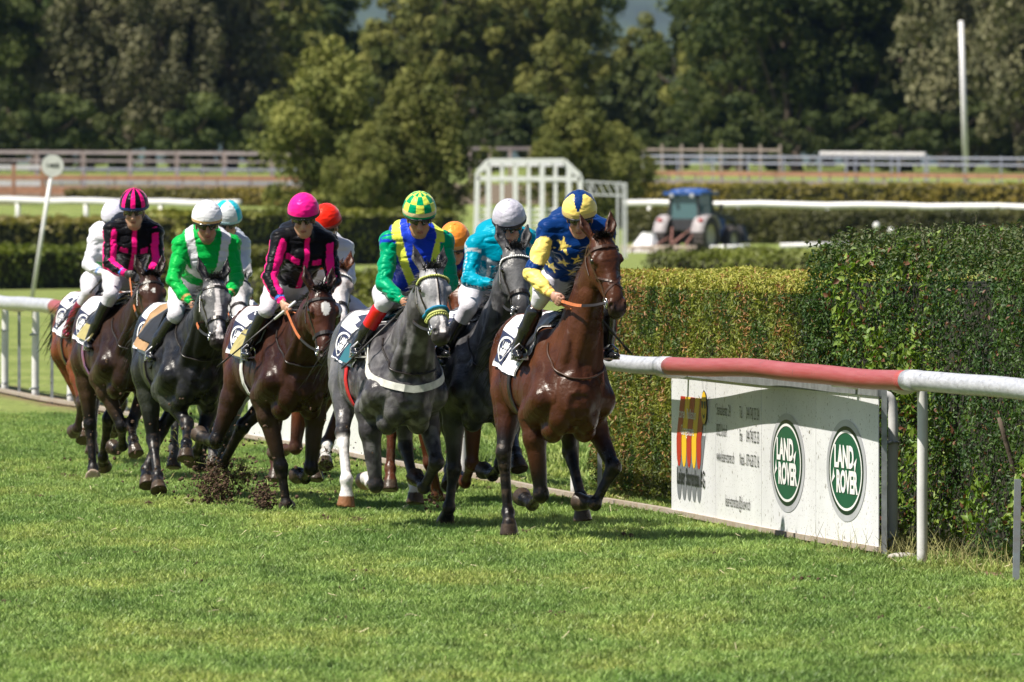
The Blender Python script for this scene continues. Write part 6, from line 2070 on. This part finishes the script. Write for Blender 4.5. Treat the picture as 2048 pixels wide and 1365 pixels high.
horse(key='c', s=266, px=893, yaw=12, pitch=5, zw=1.50, h=.013,
      label='chestnut horse under the orange capped jockey, half hidden', coat=coat((.085, .024, .008), dark_legs=(.07, .020, .008), mud=.6),
      FR=((860, 925, 'f'), (874, 990, 'b'), (877, 1005, 'b'), (880, 1028, 'b')), FL=((944, 950, 'f'), (930, 965, 'b'), (922, 960, 'b'), (914, 955, 'b')),
      poll=(924, 566), muz=(930, 662), num='3', hair='hair_red')
horse(key='d', s=288, px=792, yaw=14, pitch=6, zw=1.50, h=.0105,
      label='dark grey horse with pale face, ridden by the green sleeved jockey', coat=coat((.038, .035, .039), dapple=.75, light=(.15, .145, .15), rump=(.11, .11, .115), face=(.42, .42, .44), dark_legs=(.022, .021, .023), blaze=.7, legline=.95,
                 socks=(('HR', .10, (.66, .64, .64)), ('FR', 1.2, (.60, .58, .56)), ('HL', 1.2, (.60, .57, .55))), hoofs={'HR': (.20, .09, .04), 'FR': (.30, .18, .13)}),
      FR=((752, 972, 'f'), (742, 965, 'b'), (734, 957, 'b'), (727, 964, 'b')), FL=((873, 925, 'f'), (848, 975, 'b'), (838, 962, 'b'), (828, 952, 'b')),
      HR=((685, 866, 'f'), (693, 960, 'f'), (693, 990, 'f'), (691, 1020, 'f')), HL=((811, 896, 'b'), (829, 966, 'f'), (831, 984, 'f'), (830, 1011, 'f')),
      poll=(864, 545), muz=(884, 660), hyaw=6, sheep=(mat('blue_green_braid', (.0, .16, .30), .7, noise_amt=.3), mat('yellow_green_beads', (.45, .48, .14), .7)), center=1, num='4', hair='hair_dgrey',
      breast=(M['girth_white'], .050, 1.10), pads=[('under_pad', -.26, -.03, -84, 84, .040, M['teal'])], cloth_len=88, girth='red_cloth')
horse(key='e', s=271, px=577, yaw=15.5, pitch=5, zw=1.50, h=.0105,
      label='dark bay horse with a white star under the plain pink cap', coat=coat((.030, .0100, .0055), foam=.0, dark_legs=(.007, .006, .006), rump=(.065, .018, .008), legline=.75, star=1.0, face=(.062, .019, .009), belly=(.035, .020, .012)),
      FR=((567, 955, 'f'), (573, 1010, 'b'), (573, 1024, 'b'), (574, 1038, 'b')), FL=((620, 968, 'f'), (610, 956, 'b'), (600, 948, 'b'), (592, 952, 'b')),
      HR=((432, 882, 'f'), (418, 880, 'b'), (405, 875, 'b'), (395, 866, 'b')), HL=((459, 880, 'b'), (447, 925, 'b'), (444, 938, 'b'), (442, 955, 'b')),
      poll=(642, 586), muz=(656, 704), hyaw=4, num='5', girth='girth_white', pads=[('tan_pad', -.40, .02, -88, 88, .045, M['towel'])])
horse(key='f', s=255, px=655, yaw=12, pitch=4, zw=1.50, h=.013,
      label='brown and white horse hidden behind the star faced bay', coat=coat((.11, .032, .012), dark_legs=(.05, .02, .012), blaze=3.2, face=(.5, .46, .44), socks=(('FL', .2, (.6, .58, .56)),)),
      FR=((591, 895, 'f'), (570, 900, 'b'), (558, 903, 'b'), (545, 908, 'b')), FL=((654, 888, 'f'), (652, 905, 'f'), (651, 918, 'f'), (650, 935, 'f')),
      poll=(676, 545), muz=(682, 640), browbeads=M['white_print'], num='6', hair='hair_red', cloth=False)
horse(key='g', s=262, px=378, yaw=13, pitch=5, zw=1.50, h=.011,
      label='nearly black grey horse with white blazed face under the green and white jockey', coat=coat((.008, .008, .010), dark_legs=(.007, .007, .008), face=(.17, .17, .18), blaze=1.0, belly=(.05, .055, .045), dapple=.25, light=(.07, .07, .075)),
      FR=((374, 848, 'f'), (373, 888, 'f'), (372, 900, 'f'), (371, 922, 'f')), FL=((404, 868, 'f'), (395, 902, 'b'), (388, 912, 'b'), (380, 925, 'b')),
      HR=((306, 880, 'b'), (315, 952, 'f'), (316, 966, 'f'), (318, 985, 'f')), HL=((298, 898, 'b'), (293, 940, 'f'), (293, 955, 'f'), (295, 975, 'f')),
      poll=(429, 566), muz=(438, 672), num='7', hair='hair_dgrey', taily=-.08, tail_len=.85, pads=[('brown_pad', -.50, -.02, -86, 86, .045, M['pad_brown']), ('ribbed_black_pad', -.40, .02, -74, 74, .062, M['pad_black'])])
horse(key='h', s=243, px=445, yaw=12, pitch=4, zw=1.50, h=.0135,
      label='pale grey horse half hidden behind the white blazed one', coat=coat((.30, .30, .31), dapple=.4, light=(.45, .45, .45), dark_legs=(.06, .06, .06), blaze=1.6),
      FR=((418, 862, 'f'), (402, 912, 'b'), (400, 922, 'b'), (398, 937, 'b')), FL=((455, 862, 'f'), (447, 905, 'b'), (444, 915, 'b'), (441, 928, 'b')),
      poll=(476, 560), muz=(482, 636), num='8', hair='hair_grey', cloth=False)
horse(key='i', s=245, px=249, yaw=13, pitch=5, zw=1.50, h=.011,
      label='dark brown horse under the jockey with the striped pink cap', coat=coat((.024, .011, .007), dark_legs=(.007, .006, .006), rump=(.042, .015, .008), legline=.7, belly=(.05, .030, .017), hoofs={'HR': (.35, .28, .22)}, face=(.06, .025, .016), star=.45),
      FR=((243, 852, 'f'), (245, 892, 'b'), (234, 900, 'b'), (222, 892, 'b')), FL=((263, 848, 'f'), (266, 880, 'f'), (268, 892, 'f'), (273, 912, 'f')),
      HR=((181, 868, 'b'), (186, 938, 'f'), (186, 950, 'f'), (186, 966, 'f')), HL=((206, 864, 'b'), (206, 915, 'b'), (207, 924, 'b'), (209, 937, 'b')),
      poll=(301, 557), muz=(311, 656), num='9', girth='girth_blue_red', taily=-.20, tail_len=.60, pads=[('olive_pad', -.30, .05, -84, 84, .04, M['towel'])])
horse(key='j', s=230, px=200, yaw=12, pitch=4, zw=1.50, h=.0135,
      label='chestnut horse last in the field at the far left', coat=coat((.13, .035, .012), dark_legs=(.035, .022, .018), legline=.9, socks=(('HR', 1.1, (.5, .45, .42)),), blaze=2.2),
      HR=((160, 800, 'b'), (166, 858, 'f'), (167, 868, 'f'), (166, 884, 'f')), 
      poll=(260, 553), muz=(255, 612), num='10', hair='hair_black', taily=-.10)
for q in H: build_horse(q)
HK = {q['key']: q for q in H}

J = dict(
    a=dict(head=(1159, 422), Rs=(1097, 462), Ls=(1208, 464), Re=(1060, 556), Rh=(1112, 597), Le=(1222, 540), Lh=(1175, 600), Rk=(1083, 592), Rf=(1034, 702), fy=-4, fp=22, silk=silk_stars, cap=cap_star, skin=(.40, .21, .15),
           label='jockey in blue silks with yellow stars and yellow sleeves, leading', reinmat='rein_rubber', whip=((1248, 692, .10), 'black whip in the left hand of the starred jockey'), whand='L', breech=.12, bstart=.30, boottop=((.012, .012, .014), .2)),
    b=dict(head=(1018, 438), Rs=(952, 494), Ls=(1056, 480), Re=(938, 560), Rh=(1003, 572), Rk=(962, 615), Rf=(915, 715), fy=-6, fp=26, silk=silk_turquoise, cap=cap_panels((.50, .49, .56), (.42, .41, .48), 8, 22), band=(.012, .012, .02),
           label='jockey in turquoise silks and a silver grey cap', h=.007, whip=((925, 720, -.30), 'long black whip held by the turquoise jockey'), breech=.35, bstart=.30),
    c=dict(head=(909, 481), Rs=(872, 535), Ls=(945, 535), Re=(866, 590), Rh=(900, 640), Rk=(860, 640), Rf=(835, 720), fp=32, silk=silk_orange, cap=cap_panels((.82, .26, .04), (.80, .24, .035), 8, 0, (.62, .34, .16), 84), hipz=1.62,
           label='jockey in an orange cap crouching low behind the checked cap', h=.009, jh=.010),
    d=dict(head=(839, 423), Rs=(781, 486), Ls=(886, 484), Re=(767, 568), Rh=(812, 608), Le=(902, 566), Lh=(862, 600), Rk=(778, 605), Rf=(722, 698), fp=22, fy=2, silk=silk_green_yellow, cap=cap_check, skin=(.40, .20, .12), stubble=.25,
           label='jockey in green sleeves and yellow braces with a checked cap', whip=((702, 720, .12), 'black whip in the right hand of the green sleeved jockey'), breech=.12, bstart=.18, boottop=((.55, .006, .006), .5)),
    e=dict(head=(607, 424), Rs=(561, 482), Ls=(657, 486), Re=(538, 556), Rh=(570, 616), Le=(668, 560), Lh=(640, 600), Rk=(532, 622), Rf=(492, 700), fp=20, fy=-2, silk=silk_pinkblack, cap=cap_panels((.85, .015, .25), (.82, .015, .23), 8, 0), band=(.01, .01, .012),
           label='jockey in black and pink silks with a plain pink cap', reinmat='rein_rubber', whip=((452, 720, .0), 'black whip pointing back from the plain pink capped jockey'), whiph=(.6, .6, .6), breech=.05, bstart=.12),
    f=dict(head=(652, 443), Rs=(600, 500), Ls=(690, 500), Re=(590, 560), Rh=(640, 605), Le=(697, 555), Lh=(672, 600), Rk=(600, 640), Rf=(590, 710), fp=25, fy=-20, silk=silk_white_orange, cap=cap_panels((.80, .025, .012), (.78, .022, .01), 8, 0), band=(.25, .04, .03),
           label='jockey in white silks with a glossy red cap', h=.009, jh=.010),
    g=dict(head=(414, 437), Rs=(364, 492), Ls=(463, 490), Re=(347, 562), Rh=(388, 614), Le=(474, 560), Lh=(452, 600), Rk=(352, 632), Rf=(310, 706), fp=16, fy=4, silk=silk_green_white, cap=cap_panels((.72, .72, .76), (.70, .70, .74), 8, 0, (.55, .36, .17), 90), skin=(.38, .19, .12), stubble=.5,
           label='jockey in green silks with white braces and a white cap', reinmat='rein_rubber', whip=((312, 722, .0), 'black whip with red and white handle of the green silked jockey'), whiph=(.5, .1, .1), breech=.10, bstart=.15),
    h=dict(head=(455, 434), Rs=(420, 495), Ls=(484, 492), Re=(410, 545), Rh=(450, 580), Le=(489, 535), Lh=(478, 562), Rk=(420, 620), Rf=(400, 700), fp=24, silk=silk_grey_cyan, cap=cap_panels((.55, .58, .60), (.02, .45, .55), 4, 45), band=(.35, .55, .60), gloves=(.02, .02, .02),
           label='jockey in grey and light blue silks, cap half cyan half white', h=.009, jh=.010),
    i=dict(head=(268, 411), Rs=(224, 464), Ls=(309, 466), Re=(218, 528), Rh=(258, 551), Le=(316, 520), Lh=(290, 560), Rk=(222, 590), Rf=(200, 686), fp=14, fy=-4, silk=silk_pinkblack, cap=cap_panels((.80, .012, .20), BLK, 16, 11), band=(.012, .03, .16), gloves=(.015, .015, .015),
           label='jockey in black and pink silks with a striped cap and black gloves', reinmat='rein_rubber', h=.007, breech=.25, bstart=.22, seed=4),
    j=dict(head=(229, 432), Rs=(192, 482), Ls=(250, 480), Re=(177, 530), Rh=(210, 548), Rk=(190, 585), Rf=(165, 662), fp=25, silk=silk_white_green, cap=cap_panels((.60, .58, .70), (.58, .56, .68), 8, 0), gloves=(.6, .6, .6),
           label='jockey in white silks with a green sash and pale cap, last in the field', h=.009, jh=.010, whip=((128, 642, -.1), 'long black whip of the last jockey'), boot=(.16, .008, .02), breech=.30, bstart=.35))
for k, j in J.items():
    j['key'] = k; j.setdefault('seed', ord(k) - 96)
    build_jockey(HK[k], j)

# ------------------------------------------------------------------ kicked up turf
M['soil'] = mat('soil', (.055, .030, .018), .95, noise_amt=.6, noise_scale=30, c2=(.12, .07, .04), bump=.01, bump_scale=50)
def clod(px, py, d, w, hgt, label, n=260, seed=1, grass=60):
    r = np.random.default_rng(seed)
    c = at(px, py, d); o = empty('turf_clod', c, 0, label, 'turf clod')
    s = FPX / d; mb = MB()
    for i in range(n):
        t3 = r.standard_t(4, 3) * .24; p = Vector((t3[0] * w / s, t3[1] * .3, t3[2] * hgt / s))
        Vv, Ff = uvs((0, 0, 0), .0030 + .013 * r.random() ** 5, 5, 3, tuple(r.uniform(.4, 1.5, 3)), Matrix.Rotation(r.random() * 6, 3, 'X') @ Matrix.Rotation(r.random() * 6, 3, 'Y'))
        mb.add([v + p for v in Vv], Ff)
    tag(mb.build('crumbs', M['soil'], o, smooth=True), kind='stuff')
    rt, dr = [], []
    for i in range(grass):
        rt.append(Vector((r.normal(0, w / s * .3), r.normal(0, .08), r.normal(0, hgt / s * .33)))); dr.append(Vector(r.normal(0, 1, 3)))
    tag(strands('grass_blades', rt, dr, .09, mat('torn_grass', (.20, .24, .06), .7), o, .0035, .3, r, 4, (0, 0, 0), .25), kind='stuff')
clod(432, 972, 69.5, 85, 100, 'big clod of earth and grass flying behind the bay horse', 2600, 2, 150)
clod(485, 945, 69.5, 46, 40, 'grassy clump flying right of the big clod', 260, 3, 130)
clod(527, 1000, 68.0, 44, 70, 'smaller spray of earth left of the bay horse foreleg', 1100, 4, 50)
clod(655, 930, 70.0, 50, 60, 'thin tuft of grass and soil between bay and grey horse', 70, 5, 60)
clod(860, 1000, 66.5, 34, 60, 'faint spray of earth at the chestnut foreleg', 160, 6, 20)
clod(335, 890, 72.5, 80, 110, 'sprinkle of soil crumbs around the black horse', 110, 8, 14)
for i, (px, py, w, h_, lb) in enumerate(((715, 1048, 30, 12, 'dark clod of earth lying on the turf below the pale faced grey'), (654, 1046, 14, 8, 'small brown clod lying on the turf'),)):
    d = FPX * CAMZ / (py - HORI)
    clod(px, py - 5, d, w, h_, lb, 420, 20 + i, 16)
r = np.random.default_rng(77); mb = MB()
for i in range(420):
    px = r.uniform(100, 960); d = r.uniform(64, 80); py = 1000 - (px < 400) * 60 - abs(r.normal(0, 110))
    if px < 560: py = min(py, 985)
    p = at(px, py, d)
    if p.z < .02: continue
    Vv, Ff = uvs(p, .004 + .010 * r.random() ** 3, 5, 3, tuple(r.uniform(.5, 1.4, 3))); mb.add(Vv, Ff)
tag(mb.build('flying_soil', M['soil']), 'small crumbs of soil flying around the galloping legs', kind='stuff')

# ------------------------------------------------------------------ turf blades
def turf(name, label, regions, n_per, blade_h, seed, cols, width=.0045):
    r = np.random.default_rng(seed)
    # one tuft, used many times
    nb = 46
    V, F, C = [], [], []
    for i in range(nb):
        a = r.random() * 6.28; rad = .10 * math.sqrt(r.random()); bx, by = rad * math.cos(a), rad * math.sin(a)
        h_ = blade_h * r.uniform(.5, 1.25); ln = r.normal(0, .45, 2) * h_; t = r.random() * 6.28; w = width * r.uniform(.7, 1.3)
        wx, wy = math.cos(t) * w, math.sin(t) * w
        n0 = len(V)
        V += [(bx - wx, by - wy, -.01), (bx + wx, by + wy, -.01), (bx + ln[0] * .4 - wx * .8, by + ln[1] * .4 - wy * .8, h_ * .6), (bx + ln[0] * .4 + wx * .8, by + ln[1] * .4 + wy * .8, h_ * .6), (bx + ln[0], by + ln[1], h_)]
        F += [(n0, n0 + 1, n0 + 3, n0 + 2), (n0 + 2, n0 + 3, n0 + 4)]
        k = r.random(); c = cols[0] * (1 - k) + cols[1] * k
        if r.random() < .03: c = np.array((.36, .36, .15))
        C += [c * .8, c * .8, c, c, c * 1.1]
    me = bpy.data.meshes.new('tuft'); me.from_pydata(V, [], F)
    at_ = me.color_attributes.new('Col', 'FLOAT_COLOR', 'POINT'); cc = np.ones((len(V), 4), np.float32); cc[:, :3] = np.array(C); at_.data.foreach_set('color', cc.ravel())
    me.materials.append(M['grass'])
    tuft = bpy.data.objects.new('tuft', me)
    P = []
    for (d0, d1, xl, xr, dens) in regions:
        n = int((d1 - d0) * dens * (abs(xr(d0) - xl(d0)) + abs(xr(d1) - xl(d1))) / 2)
        d = d0 + (d1 - d0) * r.random(n); u = r.random(n)
        x = np.array([xl(v) for v in d]) * (1 - u) + np.array([xr(v) for v in d]) * u
        P.append(np.stack([x, d, np.zeros(n)], 1))
    P = np.concatenate(P)
    dl = np.abs(P[:, 0] - (2.78 - .166 * (P[:, 1] - 58.7))) + (vnoise(P, 1.3, 2, 3) - .5) * 1.0
    P = P[~((dl < .38) & (r.random(len(P)) < .75))]
    pm = bpy.data.meshes.new(name); pm.vertices.add(len(P)); pm.vertices.foreach_set('co', P.astype(np.float32).ravel())
    o = bpy.data.objects.new(name, pm); COL.objects.link(o)
    ng = bpy.data.node_groups.new(name, 'GeometryNodeTree')
    ng.interface.new_socket('Geometry', in_out='INPUT', socket_type='NodeSocketGeometry'); ng.interface.new_socket('Geometry', in_out='OUTPUT', socket_type='NodeSocketGeometry')
    N, L = ng.nodes, ng.links
    gi, go = N.new('NodeGroupInput'), N.new('NodeGroupOutput')
    ip = N.new('GeometryNodeInstanceOnPoints'); oi = N.new('GeometryNodeObjectInfo'); oi.inputs['Object'].default_value = tuft
    rv = N.new('FunctionNodeRandomValue'); rv.data_type = 'FLOAT_VECTOR'; rv.inputs['Max'].default_value = (.15, .15, 6.283)
    rs = N.new('FunctionNodeRandomValue'); rs.data_type = 'FLOAT'; rs.inputs[2].default_value = .6; rs.inputs[3].default_value = 1.35; rs.inputs['Seed'].default_value = 3
    L.new(gi.outputs[0], ip.inputs['Points']); L.new(oi.outputs['Geometry'], ip.inputs['Instance'])
    L.new(rv.outputs[0], ip.inputs['Rotation']); L.new(rs.outputs[1], ip.inputs['Scale']); L.new(ip.outputs[0], go.inputs[0])
    md = o.modifiers.new('turf', 'NODES'); md.node_group = ng
    return tag(o, label, 'grass', kind='stuff')
def grass_mat():
    m, nt, N, L, P = new_mat('grass')
    a = N.new('ShaderNodeVertexColor'); a.layer_name = 'Col'
    geo = N.new('ShaderNodeNewGeometry')
    n1 = N.new('ShaderNodeTexNoise'); n1.inputs['Scale'].default_value = .8; n1.inputs['Detail'].default_value = 6; n1.inputs['Roughness'].default_value = .65
    mp = N.new('ShaderNodeMapping'); mp.inputs['Scale'].default_value = (1, .35, 1)
    L.new(geo.outputs['Position'], mp.inputs['Vector']); L.new(mp.outputs['Vector'], n1.inputs['Vector'])
    cr = N.new('ShaderNodeValToRGB'); e = cr.color_ramp.elements
    e[0].position = .34; e[0].color = (.52, .66, .55, 1); e[1].position = .64; e[1].color = (1.3, 1.12, 1.0, 1)
    x = e.new(.5); x.color = (.95, 1.0, .9, 1)
    n9 = N.new('ShaderNodeTexNoise'); n9.inputs['Scale'].default_value = 4.5; n9.inputs['Detail'].default_value = 3
    L.new(mp.outputs['Vector'], n9.inputs['Vector'])
    r9 = N.new('ShaderNodeMapRange'); r9.inputs['From Min'].default_value = .32; r9.inputs['From Max'].default_value = .5; r9.inputs['To Min'].default_value = .70; r9.inputs['To Max'].default_value = 1.0
    L.new(n9.outputs['Fac'], r9.inputs['Value'])
    L.new(n1.outputs['Fac'], cr.inputs['Fac'])
    oi = N.new('ShaderNodeObjectInfo'); mr = N.new('ShaderNodeMapRange'); mr.inputs['To Min'].default_value = .70; mr.inputs['To Max'].default_value = 1.3
    L.new(oi.outputs['Random'], mr.inputs['Value'])
    q9 = N.new('ShaderNodeMath'); q9.operation = 'MULTIPLY'; L.new(mr.outputs['Result'], q9.inputs[0]); L.new(r9.outputs['Result'], q9.inputs[1])
    m1 = N.new('ShaderNodeMix'); m1.data_type = 'RGBA'; m1.blend_type = 'MULTIPLY'; m1.inputs['Factor'].default_value = 1
    L.new(a.outputs['Color'], m1.inputs['A']); L.new(cr.outputs['Color'], m1.inputs['B'])
    m2 = N.new('ShaderNodeMix'); m2.data_type = 'RGBA'; m2.blend_type = 'MULTIPLY'; m2.inputs['Factor'].default_value = 1
    L.new(m1.outputs['Result'], m2.inputs['A']); L.new(q9.outputs[0], m2.inputs['B'])
    L.new(m2.outputs['Result'], P.inputs['Base Color']); P.inputs['Roughness'].default_value = .5; P.inputs['Specular IOR Level'].default_value = .35
    t = N.new('ShaderNodeBsdfTranslucent'); L.new(m2.outputs['Result'], t.inputs['Color'])
    ms = N.new('ShaderNodeMixShader'); ms.inputs[0].default_value = .35
    L.new(P.outputs[0], ms.inputs[1]); L.new(t.outputs[0], ms.inputs[2]); L.new(ms.outputs[0], N['Material Output'].inputs['Surface'])
    return m
M['grass'] = grass_mat()
wl = lambda d: -1024 / FPX * d - 1.8
wr = lambda d: min(1024 / FPX * d + 1.8, 2.9 - .166 * (d - 58.7) + .4)
GA, GB = np.array((.185, .290, .062)), np.array((.385, .485, .165))
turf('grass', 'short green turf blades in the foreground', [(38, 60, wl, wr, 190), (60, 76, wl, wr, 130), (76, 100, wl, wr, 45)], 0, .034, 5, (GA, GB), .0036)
wr2 = lambda d: 2.9 - .166 * (d - 58.7) + .4
wr3 = lambda d: min(1024 / FPX * d + .8, 2.9 - .166 * (d - 58.7) + (7 if d > 74.5 else .4))
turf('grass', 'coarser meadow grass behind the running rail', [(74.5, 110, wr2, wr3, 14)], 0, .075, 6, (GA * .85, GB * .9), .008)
# torn turf: shallow divots and scattered straws on the track
r = np.random.default_rng(31); mb = MB()
for i in range(46):
    d = r.uniform(50, 82); x = r.uniform(wl(d) + .5, min(wr(d), 2.4 - .166 * (d - 58.7))); w = r.uniform(.03, .09)
    for k in range(26):
        p = Vector((x + r.normal(0, w), d + r.normal(0, w * 2.2), .012 + abs(r.normal(0, .012)))); Vv, Ff = uvs(p, .004 + .012 * r.random() ** 2, 5, 3, tuple(r.uniform(.6, 1.4, 3))); mb.add(Vv, Ff)
tag(mb.build('loose_soil', M['soil']), 'small crumbs of torn soil scattered over the turf', kind='stuff')
rt, dr = [], []
for i in range(900):
    d = r.uniform(46, 80); rt.append(Vector((r.uniform(wl(d), wr(d)), d, .03))); dr.append(Vector((r.normal(0, 1), r.normal(0, 1), .25)))
tag(strands('straws', rt, dr, .06, mat('dry_straw', (.45, .40, .24), .8), None, .0025, .6, r, 3, (0, 0, 0), .2, False), 'dry pale straws lying in the turf', kind='stuff')
# long dry weeds round the near posts
rt, dr = [], []
rr = np.random.default_rng(9)
for i in range(520):
    p = RP(rr.uniform(57.2, 62.0), rr.normal(.18, .16), 0); rt.append(p); dr.append(Vector((rr.normal(0, .4), rr.normal(0, .4), 1)))
o = strands('weeds', rt, dr, .20, mat('dry_weeds', (.26, .25, .09), .8, noise_amt=.5, noise_scale=3), None, .003, .5, rr, 4, (0, 0, 0), .15)
tag(o, 'dry weeds round the feet of the near white posts', 'weeds', kind='stuff')
st = mk('stone', *uvs((0, 0, 0), .08, 12, 8, (1.3, 1, .35)), mat('flat_stone', (.38, .36, .33), .9, noise_amt=.3), None, True, loc=at(1806, 1119, 59.6))
st.location.z = .015
tag(st, 'flat pale stone lying beside the near white posts', 'stone')

# ------------------------------------------------------------------ the air between here and the far hill
def haze_box():
    m = bpy.data.materials.new('haze'); m.use_nodes = True
    N, L = m.node_tree.nodes, m.node_tree.links
    N.remove(N['Principled BSDF'])
    v = N.new('ShaderNodeVolumePrincipled'); v.inputs['Color'].default_value = (.32, .50, 1.0, 1); v.inputs['Density'].default_value = 1.9e-5; v.inputs['Anisotropy'].default_value = .2
    L.new(v.outputs[0], N['Material Output'].inputs['Volume'])
    x0, x1, y0, y1, z0, z1 = -6500, 6500, -120, 16800, -2.0, 1600
    V = [(x, y, z) for z in (z0, z1) for y in (y0, y1) for x in (x0, x1)]
    F = [(0, 2, 3, 1), (4, 5, 7, 6), (0, 1, 5, 4), (2, 6, 7, 3), (0, 4, 6, 2), (1, 3, 7, 5)]
    tag(mk('haze', V, F, m, smooth=False), 'pale haze in the air over the whole racecourse', kind='stuff')
haze_box()
